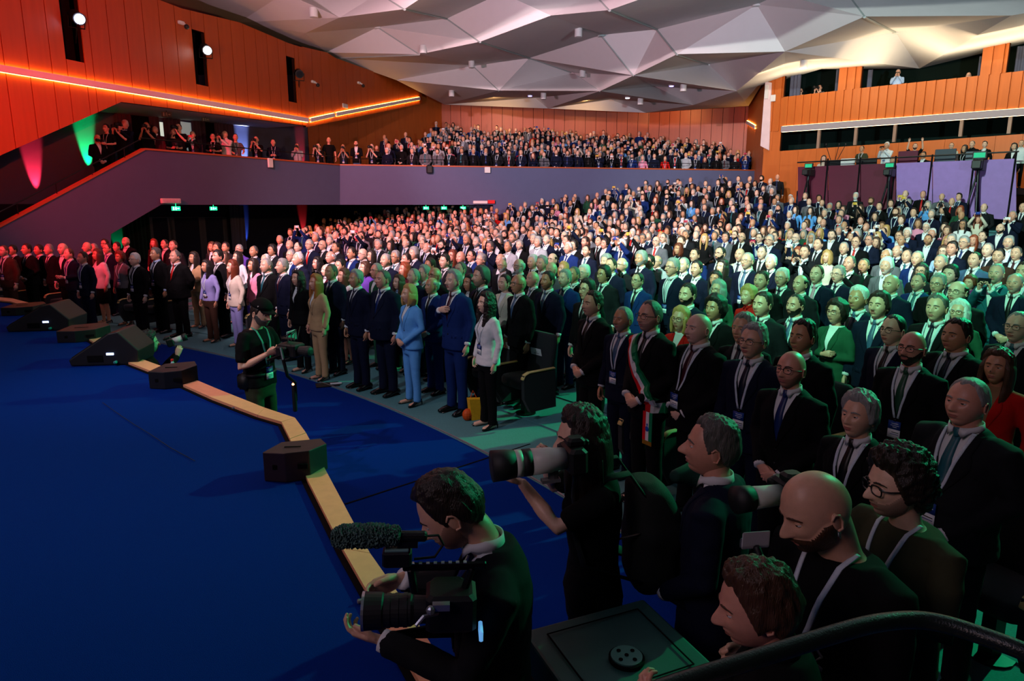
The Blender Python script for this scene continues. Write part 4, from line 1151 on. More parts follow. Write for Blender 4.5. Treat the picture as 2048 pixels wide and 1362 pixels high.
r, P, D, n = boxthing('emergency_light', 'white emergency light bar low on the left balcony front', 'light', A1, AK, 338, 402, .70, .16, .1, whitep, out=.03)
mb = MB()
for i in range(12): mb.box((-.28 + .05 * i, .06, 0), (.02, .01, .09), M=fr(n * .08, D, n))
mb.build('diffuser', mat('fixture_grey', 'e0d8e0'), r)
r, P, D, n = boxthing('emergency_light', 'white light bar with red end by the balcony corner', 'light', AK, BR_, 960, 404.5, .66, .13, .1, whitep, out=.03)
mb = MB(); mb.box((.5, .05, .02), (.32, .1, .15), M=fr(n * .05, D, n)); mb.build('red_end', mat('red_plastic', 'd01818', .4, .4, var=0), r)
mb = MB(); mb.box((0, 0, 0), (.04, .5, .9)) ; 
# black loudspeaker over the rail
r, P, D, n = boxthing('loudspeaker', 'black wedge loudspeaker hung over the balcony rail', 'loudspeaker', AK, BR_, 858, 339, .26, .34, .22, plastic, out=.02)
for u, v, a, b, lb in ((1384 - 300, 0, 0, 0, ''),): pass
# exit signs
exg = mat('exit_green', '10c070', .5, 0, var=0, emit='20e090', es=2.2); exw = mat('exit_white', 'e8fff4', .5, 0, var=0, emit='e0fff0', es=2.0)
def exit_sign(u, v, Y, label, m=exg, em='exit_sign', w_=.30, dim=False):
    t = Y / ray(u, v).y; P = at_t(u, v, t); r = empty(em, P, 0); r.rotation_euler.z = math.atan2(P.x, P.y) * -1
    tag(r, label, 'exit sign', 'green exit signs')
    mb = MB(); mb.box((0, 0, 0), (w_, .05, w_ * .52)); mb.box((0, 0, w_ * .4), (.02, .02, w_ * .4)); mb.build('sign_box', m if not dim else mat('sign_dim', '3a4a44', .5, .3, var=0), r)
    mb = MB(); s = w_ / .3
    # running figure, arrow, door
    mb.box((-.08 * s, -.028, 0), (.035 * s, .004, .11 * s)); mb.box((.06 * s, -.028, 0), (.05 * s, .004, .016 * s)); mb.prism([Vector((.085 * s, -.03, .03 * s)), Vector((.085 * s, -.03, -.03 * s)), Vector((.12 * s, -.03, 0))], (0, -.003, 0), (0, .003, 0))
    mb.ell((.0, -.028, .045 * s), (.012 * s, .004, .012 * s), 8, 6); mb.tube([(.0, -.028, .03 * s), (-.008 * s, -.028, -.01 * s), (.02 * s, -.028, -.03 * s), (.012 * s, -.028, -.055 * s)], .008 * s, 5); mb.tube([(-.008 * s, -.028, -.01 * s), (-.035 * s, -.028, -.04 * s)], .007 * s, 5); mb.tube([(-.03 * s, -.028, .02 * s), (.0, -.028, .025 * s), (.03 * s, -.028, .01 * s)], .006 * s, 5)
    mb.build('pictogram', exw if not dim else mat('sign_dim2', '9aa8a0', .5, .3, var=0), r); return r
exit_sign(352, 417, 22.6, 'green exit sign left of the other one under the gallery', w_=.26); exit_sign(427, 417, 24.4, 'green exit sign left of the blue beam under the gallery', w_=.24)
exit_sign(852, 416, 33, 'leftmost green exit sign in the dark under the balcony', w_=.27); exit_sign(888, 416, 33, 'middle green exit sign in the dark under the balcony', w_=.27); exit_sign(926, 416, 33, 'rightmost green exit sign beside the grey curtain', w_=.27)
exit_sign(333, 229, 23.6, 'unlit exit sign on the curtains behind the photographers', w_=.30, dim=True); exit_sign(411, 239, 25.6, 'smaller unlit exit sign nearer the white-blue beam', w_=.26, dim=True)
boxthing('emergency_light', 'dim red and white sign on the curtain behind the gallery', 'light', S0, S1, 382, 235, .42, .16, .06, whitep, out=.3)

# curtains: folded sheets
def curtain(name, label, a, b, u0, u1, v0, v1, m, out=.12, amp=.06, wl=.16):
    P = at_wall(u0, v1, a, b); Q = at_wall(u1, v1, a, b); T = at_wall(u0, v0, a, b); D, n = wdir(a, b); L = (Vector((Q.x, Q.y, 0)) - Vector((P.x, P.y, 0))).length
    k = max(8, int(L / wl * 8)); V = []; Fs = []
    for i in range(k + 1):
        s = L * i / k; y = out + amp * math.sin(s / wl * 2 * math.pi) + amp * .4 * math.sin(s / wl * 4.3)
        for z in (P.z, T.z): p = D * s + n * y; V.append((p.x, p.y, z - P.z))
    V2 = [(x - n.x * .015, y - n.y * .015, z) for x, y, z in V]; m_ = len(V)
    for i in range(k): a_ = 2 * i; Fs.append((a_, a_ + 2, a_ + 3, a_ + 1)); Fs.append((m_ + a_, m_ + a_ + 1, m_ + a_ + 3, m_ + a_ + 2))
    mb = MB(); mb.add(V + V2, Fs); o = mb.build(name, m, loc=P, smooth=True, fix=False); tag(o, label, 'curtain'); return o
cur = mat('plum_curtain', '4a3a52', .9, .2, var=.1, scale=12); curg = mat('grey_curtain', '4c5266', .9, .2, var=.1, scale=12)
curtain('curtain', 'plum curtain behind the leftmost gallery photographers', S0, S1, 232, 266, 206, 300, cur)
curtain('curtain', 'plum curtain left of the white doorway light', S0, S1, 300, 321, 215, 305, cur)
curtain('curtain', 'plum curtain between the two bright doorways', S0, S1, 328, 362, 218, 310, cur)
curtain('curtain', 'plum curtain right of the second bright doorway', S0, S1, 384, 412, 226, 316, cur)
curtain('curtain', 'plum curtain beside the white-blue light beam', S0, S1, 430, 468, 236, 322, cur)
curtain('curtain', 'dark curtain lit green below the gallery corner', S0, S1, 240, 294, 412, 520, mat('green_lit_curtain', '1c3a2c', .9, .2, var=.1), out=.3)  # green glow of the uplight is put into this curtain's colour
curtain('curtain', 'dark curtain lit blue beside the blue beam', S0, S1, 455, 484, 411, 500, curg, out=.3)
UQ = (Wq.x, Wq.y)
P_ = gp(935, 409, 33.5); Q_ = gp(985, 409, 32.6)
curtain('curtain', 'grey curtain hanging at the end of the under-balcony opening', P_, Q_, 935, 984, 411, 480, curg, out=.0)
# dark doorways and lit openings in the gallery wall
for u0, u1, v0, v1, m, nm in ((268, 300, 214, 300, dark, 'window_1'), (321, 327, 245, 272, mat('lit_door', 'd8dccf', .6, 0, var=0, emit='d6e0d0', es=.8), 'window_2'), (363, 384, 246, 300, mat('lit_door2', 'b8c4bc', .6, 0, var=0, emit='a8b8b8', es=.35), 'window_3'), (413, 429, 240, 310, dark, 'window_4')):
    P = at_wall(u0, v1, S0, S1); Q = at_wall(u1, v0, S0, S1); D, n = wdir(S0, S1)
    mb = MB(); mb.prism([P, Vector((Q.x, Q.y, P.z)), Q, Vector((P.x, P.y, Q.z))], n * .005, n * .02); tag(mb.build(nm, m), kind='structure')
# door panels below the gallery
mb = MB(); D, n = wdir(S0, S1)
for u0, u1 in ((300, 341), (344, 403), (406, 450)):
    for (ua, ub, va, vb) in ((u0, u1, 434, 436), (u0, u0 + 1.2, 434, 520), (u1 - 1.2, u1, 434, 520)):
        P = at_wall(ua, vb, S0, S1); Q = at_wall(ub, va, S0, S1); mb.prism([P, Vector((Q.x, Q.y, P.z)), Q, Vector((P.x, P.y, Q.z))], n * .03, n * .07)
tag(mb.build('door_1', mat('door_frame', '3a4046', .5, .4, var=0)), kind='structure')

# railings: each a thing of rail and posts
def railing(label, pts, h, post=1.2, r=.018, m=None, glass=False):
    m = m or metal_d; p0 = pts[0]; root = empty('handrail', p0); tag(root, label, 'railing')
    mb = MB(); mb.tube([p - p0 + Vector((0, 0, h)) for p in pts], r, 8); mb.build('rail', m, root)
    for p, q in zip(pts, pts[1:]):
        n_ = max(1, round((q - p).length / post))
        for i in range(n_):
            c = p.lerp(q, (i + .5) / n_) - p0; mb = MB(); mb.tube([c, c + Vector((0, 0, h))], r * .7, 6); mb.build('post', m, root)
    return root
D, n = wdir(A1, AK)
railing('black handrail climbing the left stair parapet to the gallery', [at_wall(u, v, A1, AK) - n * .1 for u, v in ((-60, 486), (0, 454), (285, 302))], .33, 1.3)
railing('black handrail in front of the gallery photographers', [at_wall(u, v, A1, AK) - n * .1 for u, v in ((288, 300), (676, 331))], .36, 1.5)
D, n = wdir(AK, BR_)
railing('thin dark rail along the crowded centre balcony', [at_wall(u, v, AK, BR_) - n * .1 for u, v in ((684, 331), (1090, 336), (1500, 341))], .30, 1.5, .014)

# control desk platform on the right
BF0 = (gp(1595, 333, 26.5)); BF1 = gp(2037, 316, 21.6)
D, n = wdir(BF0, BF1)
violet = mat('violet_panel', '9a70b8', .6, .35, var=.12, scale=6); maroon = mat('maroon_panel', '5c1630', .6, .35, var=.1, scale=6)
root = empty('platform_barrier', at_wall(1595, 420, BF0, BF1)); tag(root, 'long maroon and violet panelled front of the control platform', 'barrier')
edges = [1595, 1656, 1721, 1792, 1865, 1950, 2033]; Lo = lambda u: np.interp(u, [1595, 2037], [420, 440]); To = lambda u: np.interp(u, [1595, 2037], [334, 317])
for i, (a, b) in enumerate(zip(edges, edges[1:])):
    q = [at_wall(u, v, BF0, BF1) - root.location for u, v in ((a + .8, Lo(a)), (b - .8, Lo(b)), (b - .8, To(b)), (a + .8, To(a)))]
    mb = MB(); mb.prism(q, n * -.05, (0, 0, 0)); mb.build('panel', maroon if i < 3 else violet, root)
mb = MB()
for u in edges[1:]:
    p = at_wall(u, To(u) - 14, BF0, BF1) - root.location; q = at_wall(u, Lo(u), BF0, BF1) - root.location; mb.tube([p, Vector((p.x, p.y, q.z))], .03, 6)
mb.tube([at_wall(1595, 325, BF0, BF1) - root.location, at_wall(2037, 303, BF0, BF1) - root.location], .025, 6); mb.build('rail', metal_d, root)
mb = MB(); q = [Vector((p[0], p[1], 0)) for p in (BF0, BF1)]; nn = -nC
mb.prism([q[0] - n * .1, q[1] - n * .1, q[1] - n * 4.6, q[0] - n * 4.6], (0, 0, 3.0), (0, 0, 3.2)); 
mb.prism([q[0] - n * .1, q[0] - n * .3, q[0] - n * 4.6 , q[0] - n * 4.6 + D * .1, q[0] - n * .1 + D * .1], (0, 0, 1.2), (0, 0, 3.2)); tag(mb.build('floor_platform', navyp), kind='structure')
# mullions of the control-room windows, openings with curtains
D, n = wdir(CW0, CW1)
for i, (u, vt, vb) in enumerate(((1634, 259, 297), (1708, 252, 290), (1786, 247, 284), (1919, 236, 273), (2016, 228, 267))):
    P = at_wall(u, vb, CW0, CW1); Q = at_wall(u, vt, CW0, CW1); mb = MB(); mb.box((0, 0, (Q.z - P.z) / 2), (.11, .12, Q.z - P.z), M=fr(P - n * .1, D, n)); tag(mb.build('window_mullion_%d' % (i + 1), mat('mullion', '8a7468', .4, .5, var=0)), kind='structure')
for (u0, v0, u1, v1, k) in ((1563, 262, 2300, 300, 5), (1571, 138, 1676, 192, 6), (1727, 120, 1960, 174, 7)):
    pass
curtain('curtain', 'dark grey curtain at the left of the first upper booth', CW0, CW1, 1573, 1595, 142, 192, curg, out=-.25, amp=.03)
curtain('curtain', 'dark grey curtain at the right of the first upper booth', CW0, CW1, 1664, 1675, 139, 184, curg, out=-.25, amp=.03)
curtain('curtain', 'dark grey curtain at the left of the wide upper booth', CW0, CW1, 1728, 1738, 139, 176, curg, out=-.25, amp=.03)
curtain('curtain', 'dark grey curtain filling the rightmost upper booth', CW0, CW1, 2024, 2070, 92, 145, curg, out=-.25, amp=.04)
curtain('curtain', 'dark grey curtain at the right of the wide upper booth', CW0, CW1, 1950, 1959, 112, 154, curg, out=-.25, amp=.03)
# tall white banner, loudspeaker column
P = at_wall(1527, 296, W3, CW1); D, n = wdir(W3, CW1)
q = [at_wall(u, v, W3, CW1) for u, v in ((1524, 292), (1541, 301), (1546, 166), (1534, 164))]
mb = MB(); mb.prism([p - q[0] for p in q], n * .10, n * .16); r = mb.build('banner', mat('banner_pink', 'd8c2c4', .5, .4, var=.15, scale=3), loc=q[0]); tag(r, 'tall narrow pale banner hung beside the control wall', 'banner')
q2 = [at_wall(u, v, W3, CW1) - q[0] for u, v in ((1533, 198), (1540, 198), (1541, 171), (1535, 171))]
mb = MB(); mb.prism(q2, n * .16, n * .22); mb.build('light_box', whitep, r)
# coloured uplights at the foot of the side walls, the right cove, and unseen warm lamps added to brighten rear and control boards
def uplight(u, v, a, b, col, watts, size=26, h=4.0, z=None, out=.24, name='uplight'):
    P = at_wall(u, v, a, b); D, n = wdir(a, b); p = P + n * out; p.z = z if z is not None else p.z
    if z == 0: p.z = ZB - .2 * int(max(0, (sA - Vector((p.x, p.y, 0))).dot(dA)) / .34) + .06
    t = p + Vector((0, 0, 1.5 * out / .32)) - n * out
    spot(name, p, t, col, watts, size, .6, .03)
uplight(78, 418, S0, S1, (1, .02, .04), 2600, 26, z=0); uplight(178, 338, S0, S1, (.0, 1, .15), 2200, 28, z=0)
uplight(487, 318, S0, S1, (.45, .55, 1), 2600, 24, z=3.45); uplight(603, 328, S0, S1, (1, .04, .05), 1500, 22, z=3.45)
uplight(492, 500, S0, S1, (.1, .2, 1), 900, 22); uplight(606, 480, S0, S1, (1, .02, .02), 1500, 30); uplight(238, 520, S0, S1, (0, 1, .2), 400, 40)
uplight(721, 330, SC, REL, (.0, 1, .15), 500, 14, 5, z=3.5); uplight(798, 300, SC, REL, (1, .85, .9), 600, 13, 6, z=4.2); uplight(861, 275, SC, REL, (1, .02, .0), 1400, 24, 6, z=5.0)
for x in (-1, 4, 9): spot('warm_rear', (x, 38.6, 8.2), (x + .3, 42.6, 6.8), (1, .55, .2), 260, 110, .9)
mid_ = Vector(((CW0[0] + CW1[0]) / 2, (CW0[1] + CW1[1]) / 2, 0)); Dc, nc_ = wdir(CW0, CW1)
for s in (-5.2, -1.8, 1.6, 5.0):
    q_ = mid_ + Dc * s; area('cove_ceiling', tuple(q_ + nc_ * .9 + Vector((0, 0, 7.1))), tuple(q_ + nc_ * 2.2 + Vector((0, 0, 9.6))), (1, .84, .55), 60, 3.2, .8)
    area('wash_control', tuple(q_ + nc_ * 3.2 + Vector((0, 0, 7.6))), tuple(q_ + Vector((0, 0, 6.9))), (1, .72, .42), 56, 2.5, .3)

# ------------------------------------------------------------ loose things
lit = mat('amp_display', 'b8c8ff', .4, 0, var=0, emit='a8bcff', es=5)
grille = mat('speaker_grille', '17161a', .8, .3, var=.4, scale=300, bump=.5, bscale=500)
def wedge(name, label, uv, w_, prof, depth, rz, disp=None, handle=None):
    P = at_z(uv[0], uv[1], ZS + .003); r = empty(name, P, rz); tag(r, label, 'loudspeaker')
    mb = MB(); mb.prism([Vector((x, 0, z)) for x, z in prof], (0, 0, 0), (0, depth, 0)); o = mb.build('cabinet', plastic, r)
    # bevelled edges through a modifier
    bv = o.modifiers.new('b', 'BEVEL'); bv.width = .014; bv.segments = 2
    # grille on the longest upper face
    k = max(range(len(prof)), key=lambda i: math.hypot(prof[(i + 1) % len(prof)][0] - prof[i][0], prof[(i + 1) % len(prof)][1] - prof[i][1]) * (prof[i][1] + prof[(i + 1) % len(prof)][1] > .1))
    a, b = prof[k], prof[(k + 1) % len(prof)]; A = Vector((a[0], 0, a[1])); B = Vector((b[0], 0, b[1])); nn = (B - A).cross(Vector((0, 1, 0))).normalized(); nn = -nn if nn.z < 0 else nn
    mb = MB(); e = .04
    mb.prism([A.lerp(B, .05) + Vector((0, e, 0)), A.lerp(B, .95) + Vector((0, e, 0)), A.lerp(B, .95) + Vector((0, depth - e, 0)), A.lerp(B, .05) + Vector((0, depth - e, 0))], nn * -.004, nn * .010); mb.build('grille', grille, r)
    if disp:
        mb = MB(); mb.box((disp[0], -.004, disp[1]), (.075, .01, .024)); mb.build('display', lit, r)
        mb = MB(); mb.box((disp[0] - .16, -.004, disp[1] - .05), (.16, .01, .07)); mb.build('socket_panel', dark, r)
        mb = MB(); mb.tube([(disp[0] + .06, -.01, disp[1] - .09), (disp[0] + .06, -.05, disp[1] - .09)], .018, 8); mb.build('plug', mat('teal_plug', '2f7f86', .4, .4, var=0), r)
    return r
big = [(0, 0), (-.02, .07), (.42, .36), (.52, .38), (.72, .16), (.70, 0)]
wedge('stage_monitor', 'largest black wedge monitor, farthest along the stage edge', (16, 664), .8, [(x * 1.12, z * 1.0) for x, z in big], .62, R(10), (.50, .13))
wedge('stage_monitor', 'black wedge monitor hiding the crouching photographers', (142, 733), .7, big, .50, R(8), (.42, .13))
def pent(name, label, uv, s, rz, h0, h1, mt):
    P = at_z(uv[0], uv[1], ZS + .003); r = empty(name, P, rz); tag(r, label, 'loudspeaker')
    base = [(-.16, .0), (-.02, -.04), (.12, .0), (.20, .16), (.14, .30), (-.10, .24)]
    V = [(x * s, y * s, 0) for x, y in base] + [(x * s, y * s, h0 + (h1 - h0) * (y + .04) / .34) for x, y in base]
    V.append((.05 * s, .12 * s, h0 + (h1 - h0) * .62)); n = len(base)
    Fs = [tuple(range(n - 1, -1, -1))] + [(i, (i + 1) % n, n + (i + 1) % n, n + i) for i in range(n)] + [(n + i, n + (i + 1) % n, 2 * n) for i in range(n)]
    mb = MB(); mb.add(V, Fs); o = mb.build('cabinet', mt, r); bv = o.modifiers.new('b', 'BEVEL'); bv.width = .006; bv.segments = 2
    mb = MB(); mb.box((.0, .10 * s, h0 + (h1 - h0) * .44 + .004), (.10 * s, .012, .004)); mb.build('handle_slot', dark, r)
    mb = MB()
    for i in (0, 1): mb.box((-.07 * s + i * .15 * s, -.02 * s - .02 * s * (i == 0) * 0, h0 * .5), (.06 * s, .012, .03)); 
    mb.build('socket_panel', dark, r)
    return r
box_p = mat('maroon_black_box', '2a1a22', .55, .4, var=.1, scale=60)
pent('floor_speaker', 'nearest faceted floor speaker, by the bend of the wooden edge', (582, 960), 1.05, R(6), .20, .17, box_p)
pent('floor_speaker', 'faceted floor speaker in the middle of the stage edge', (338, 776), 1.12, R(8), .17, .19, plastic)
pent('floor_speaker', 'low floor speaker between the two wedge monitors', (160, 683), 1.6, R(20), .15, .17, plastic)
pent('floor_speaker', 'dark low box behind the farthest wedge monitor', (40, 630), 1.6, R(20), .13, .15, plastic)
# water bottle behind the edge, papers on the floor, bag
P = at_z(347, 747, ZS + .035); r = empty('water_bottle', P); tag(r, 'small clear water bottle with red cap on the stage edge', 'bottle')
mb = MB(); mb.tube([(0, 0, .005), (0, 0, .09), (0, 0, .12), (0, 0, .135)], [.03, .03, .014, .012], 12, cap=0); mb.build('body', mat('bottle_clear', 'a8b8c8', .15, .6, var=.1, scale=60), r)
mb = MB(); mb.tube([(0, 0, .135), (0, 0, .155)], .015, 10, cap=0); mb.build('cap', mat('red_plastic', 'd01818', .4, .4, var=0), r)
P = at_z(655, 770, .005); mb = MB(); mb.box((0, 0, .006), (.34, .24, .012), rz=R(20)); r = mb.build('folder', plastic, loc=P); tag(r, 'black folder lying on the blue floor by the front row', 'folder')
P = at_z(672, 767, .018); mb = MB(); mb.box((0, 0, .004), (.17, .09, .004), rz=R(20)); r = mb.build('paper_sheet', mat('paper', 'c8ccd0', .7, .2, var=0), loc=P); tag(r, 'small white paper on the black folder', 'paper')
P = at_z(950, 838, .006)
r = empty('gift_bag', P, R(25)); tag(r, 'yellow and orange paper bag beside the curly-haired woman', 'bag')
mb = MB(); mb.prism([Vector((-.06, 0, 0)), Vector((.06, 0, 0)), Vector((.09, 0, .26)), Vector((-.09, 0, .28))], (0, -.05, 0), (0, .05, 0)); mb.build('bag_body', mat('yellow_bag', 'd9a41c', .6, .3, var=.2, scale=30), r)
mb = MB(); mb.ell((-.10, .0, .07), (.07, .06, .08), 12, 8); mb.build('orange_bundle', mat('orange_bag', 'c04a12', .6, .3, var=.2, scale=30), r)
mb = MB(); mb.tube([(-.04, .05, .27), (0, .06, .36), (.04, .05, .27)], .006, 6); mb.build('bag_handle', mat('orange_bag', 'c04a12'), r)
# thin cables and a seam on the stage
def cable(label, pts, r=.008, z=ZS + .006):
    P = [at_z(u, v, z) for u, v in pts]; mb = MB(); mb.tube([p - P[0] for p in P], r, 6, up=(0, 0, 1)); o = mb.build('cable', plastic, loc=P[0]); tag(o, label, 'cable')
cable('thin dark cable trailing from the hidden-photographers monitor to the edge', [(240, 728), (262, 718), (268, 712), (263, 708)])
cable('thin dark seam running across the empty blue stage', [(205, 805), (240, 830), (270, 850), (300, 868), (340, 895), (390, 922)], .0022)  # a faint stage seam, drawn as a very thin dark tube
for lab, (u, v), l in (('short grey cable stub poking from the stage edge, lower one', (745, 1198), .12), ('short dark cable stub at the stage edge by the cap-wearing operator', (478, 815), .10)):
    P = at_z(u, v, ZS + .012); mb = MB(); mb.tube([(-l / 2, -.02, 0), (l / 2, .02, 0)], .011, 8, up=(0, 0, 1)); o = mb.build('cable', mat('grey_plastic', '6f7076', .5, .3, var=0), loc=P); tag(o, lab, 'cable')

# flight case
case = mat('case_green_black', '2a5a55', .55, .4, var=.12, scale=8, bump=.1, bscale=300)
c = [at_z(u, v, 1.02) for u, v in ((1046, 1258), (1287, 1193), (1445, 1340))]
c.append(c[0] + c[2] - c[1]); ctr = sum(c, Vector()) / 4; root = empty('flight_case', (ctr.x, ctr.y, 0)); tag(root, 'large dark flight case with a round caster dish on its lid', 'flight case')
o0 = Vector((ctr.x, ctr.y, 0)); q = [p - o0 for p in c]
def inset(q, d): return [p + ((sum(q, Vector()) / 4) - p).normalized() * d for p in q]
mb = MB(); mb.prism([Vector((p.x, p.y, 0)) for p in inset(q, .015)], (0, 0, .10), (0, 0, .84)); mb.build('case_body', mat('case_black', '14181a', .6, .3, var=.1), root)
mb = MB(); mb.prism([Vector((p.x, p.y, 0)) for p in inset(q, .0)], (0, 0, .86), (0, 0, 1.012)); o = mb.build('case_lid', case, root); bv = o.modifiers.new('b', 'BEVEL'); bv.width = .012; bv.segments = 2
mb = MB(); qq = inset(q, .10)
for a, b in zip(qq, qq[1:] + qq[:1]): mb.tube([a, b], (.004, .003), 4, cap=0, up=(0, 0, 1))
mb.build('lid_groove', dark, root)
pc = at_z(1253, 1318, 1.02) - o0
mb = MB(); mb.tube([pc + Vector((0, 0, -.004)), pc + Vector((0, 0, .010))], .066, 28, cap=0); d = mb.build('dish_rim', dark, root)
mb = MB(); mb.tube([pc + Vector((0, 0, .0)), pc + Vector((0, 0, .016))], .058, 28, cap=0); d = mb.build('caster_dish', mat('dish_grey', '4a7a74', .4, .5, metal=.4, var=.1), root)
for i in range(5):
    a = math.pi / 4 + i * math.pi / 2; e = pc + (Vector((math.cos(a), math.sin(a), 0)) * .036 if i < 4 else Vector()) + Vector((0, 0, .015))
    mb = MB(); mb.tube([e, e + Vector((0, 0, .004))], .008, 10, cap=0); mb.build('screw_hole', dark, d)
for i in range(4):
    p = inset(q, .08)[i]; mb = MB(); mb.tube([Vector((p.x - .015, p.y, .05)), Vector((p.x + .015, p.y, .05))], .048, 12, cap=.1, up=(0, 0, 1)); mb.build('caster', plastic, root)
# handrail of the stage steps, close to the camera
hp = [(1150, 1440, 1.45), (1330, 1374, 1.5), (1560, 1302, 1.56), (1700, 1258, 1.6), (1760, 1244, 1.62), (1830, 1238, 1.64), (1890, 1247, 1.62), (1960, 1270, 1.58), (2048, 1302, 1.52), (2200, 1372, 1.45)]
P = [at_t(u, v, t) for u, v, t in hp]; root = empty('handrail', P[5]); tag(root, 'thick black handrail curving up in the near right corner', 'railing')
mb = MB(); 
for k in range(2):
    Q_ = [P[0]]
    for a, b in zip(P, P[1:]): Q_ += [a.lerp(b, .25), a.lerp(b, .75)]
    P = Q_ + [P[-1]]
mb.tube([p - root.location for p in P], .021, 16); mb.build('rail', mat('rail_black', '16201c', .35, .5, var=.3, scale=40, bump=.2), root, smooth=True)
p = P[-1] - root.location; mb = MB(); mb.tube([p, Vector((p.x + .03, p.y, -root.location.z + ZS))], .019, 12); mb.build('post', mat('rail_black', '16201c'), root, smooth=True)
p = P[0] - root.location; mb = MB(); mb.tube([p, Vector((p.x - .03, p.y, -root.location.z + ZS))], .019, 12); mb.build('post', mat('rail_black', '16201c'), root, smooth=True)

# theatre seats
seatf = mat('seat_fabric', '1c2226', .9, .2, var=.25, scale=200, bump=.4, bscale=400, sheen=.1)
armw = mat('arm_wood', 'c9b070', .4, .4, var=.1, scale=20)
def make_seat():
    r = empty('theatre_seat', (0, 0, 0))
    q = MB(); q.rings([(.40, .25, .05, 0, -.20), (.62, .262, .055, 0, -.24), (.90, .258, .052, 0, -.30), (1.0, .235, .045, 0, -.32), (1.03, .19, .03, 0, -.325)], 24, p=3.5); q.build('backrest', seatf, r, smooth=True)
    q = MB(); q.rings([(.39, .24, .20, 0, .03), (.42, .25, .215, 0, .03), (.48, .25, .215, 0, .03), (.51, .235, .20, 0, .03)], 24, p=4); q.build('seat', seatf, r, smooth=True)
    for s in (-1, 1):
        q = MB(); q.prism([Vector((s * .29, y, z)) for y, z in ((-.26, .12), (.16, .12), (.26, .30), (.27, .60), (-.24, .60))], (-.028, 0, 0), (.028, 0, 0)); q.build('side_panel', seatf, r)
        q = MB(); q.tube([(s * .29, -.24, .625), (s * .29, .18, .625), (s * .29, .25, .60), (s * .29, .275, .55)], [(.034, .014)] * 4, 10, up=(0, 0, 1)); q.build('armrest', armw, r, smooth=True)
    q = MB(); q.box((0, -.02, .13), (.08, .10, .30)); q.build('pedestal', metal_d, r)
    q = MB(); q.tube([(0, -.02, 0), (0, -.02, .015)], .13, 16, cap=0); q.build('foot', metal_d, r)
    return r
seat0 = None
def copy_tree(o, parent=None):
    c = o.copy(); COL.objects.link(c); c.parent = parent
    for ch in list(o.children): copy_tree(ch, c)
    return c
def toward_stage(x, y, extra=0):
    a = math.atan2(C0[1] - y, C0[0] - x) + extra; return (math.cos(a), math.sin(a))
def place_seat(x, y, label, group=None, sign=False):
    global seat0
    if seat0 is None: seat0 = make_seat(); o = seat0
    else:
        o = seat0.copy(); COL.objects.link(o)
        for ch in [c for c in seat0.children if c.name.split('.')[0] != 'reserved_sign']:
            d = ch.copy(); COL.objects.link(d); d.parent = o
    f = toward_stage(x, y); o.location = (x, y, floor_z(x, y) + .004); o.rotation_euler.z = math.atan2(f[1], f[0]) - math.pi / 2
    tag(o, label, 'seat', group)
    if sign:
        # paper sheet taped to the backrest: a top-level thing
        M = Matrix.Translation(o.location) @ Matrix.Rotation(o.rotation_euler.z, 4, 'Z')
        q = MB(); q.box((0, 0, 0), (.21, .003, .11)); s = q.build('reserved_sign', mat('paper', 'c8ccd0')); s.matrix_world = M @ Matrix.Translation((.02, -.206, .78)) @ Matrix.Rotation(R(-13), 4, 'X')
        tag(s, 'white reserved sheet taped to the ' + sign, 'sign')
        q = MB()
        q.box((0, .0025, .030), (.012, .001, .012))
        for k, (w_, z) in enumerate(((.05, .008), (.10, -.012))):
            for j in range(int(w_ / .01)): q.box((-w_ / 2 + j * .01, .0025, z), (.006, .001, .007 + .003 * k))
        q.build('printed_text', mat('ink', '2a3038', .6, .2, var=0), s)
    return o
sp = at_z(1046, 832, 0); place_seat(sp.x + .02, sp.y + .05, 'empty dark front-row seat with a white paper on its backrest', sign='front-row seat with the wooden armrest')
f_ = toward_stage(sp.x, sp.y); sd = Vector((-f_[1], f_[0], 0))
place_seat(sp.x - sd.x * -.58 * -1, sp.y - sd.y * -.58 * -1, 'empty dark seat half hidden behind the curly-haired woman in white') if False else None
for k, lab in ((1, 'empty dark seat half hidden behind the curly-haired woman in white'),):
    a_ = math.atan2(sp.y - C0[1], sp.x - C0[0]) + .6 / R0; rr = math.hypot(sp.x - C0[0], sp.y - C0[1])
    place_seat(C0[0] + rr * math.cos(a_), C0[1] + rr * math.sin(a_), lab, sign='seat half hidden by the woman in the white blazer')
for (u, v, q_, lab, sg) in ((1940, 700, 0, 'dark seat with reserved sheet behind the chubby man in the green-lit shirt', 1), ):
    pass

# ------------------------------------------------------------ kit of figures for the audience
STD = dict(hd=(0, 5, 0))
FACES = [dict(), dict(nose=1.25, jaw=.34, cheek=1.3, chin=1.2), dict(jaw=.22, fat=1, nose=.9, cheek=.7), dict(nose=1.1, jaw=.36, cheek=.6, chin=.8), dict(jaw=.26, nose=.8)]
def kit(sex, pose, top, face, lod, fat=0, bottom='trousers'):
    key = (sex, pose, top, face, lod, fat, bottom)
    if key in FIG: return FIG[key]
    P_ = dict(FACES[face])
    if sex == 'f': P_ = dict(P_, nose=.75, jaw=.34, cheek=.8, chin=.8)
    sp_ = dict(STD, sex=sex, L=pose, top=top, lod=lod, P=P_, hair=None, glasses=1, tie=1 if sex == 'm' and top == 'jacket' else 0, lan=1, collar=(sex == 'm' or top == 'shirt') and top != 'tee', seed=face + 3 * len(str(pose)), fat=fat, bottom=bottom, sleeve='shirt_short' if top == 'tee' else top)
    if isinstance(pose, str) and pose.startswith('chest'): sp_['L'] = 'side'; sp_['Rt'] = 'chest'
    return get_fig(key, sp_)
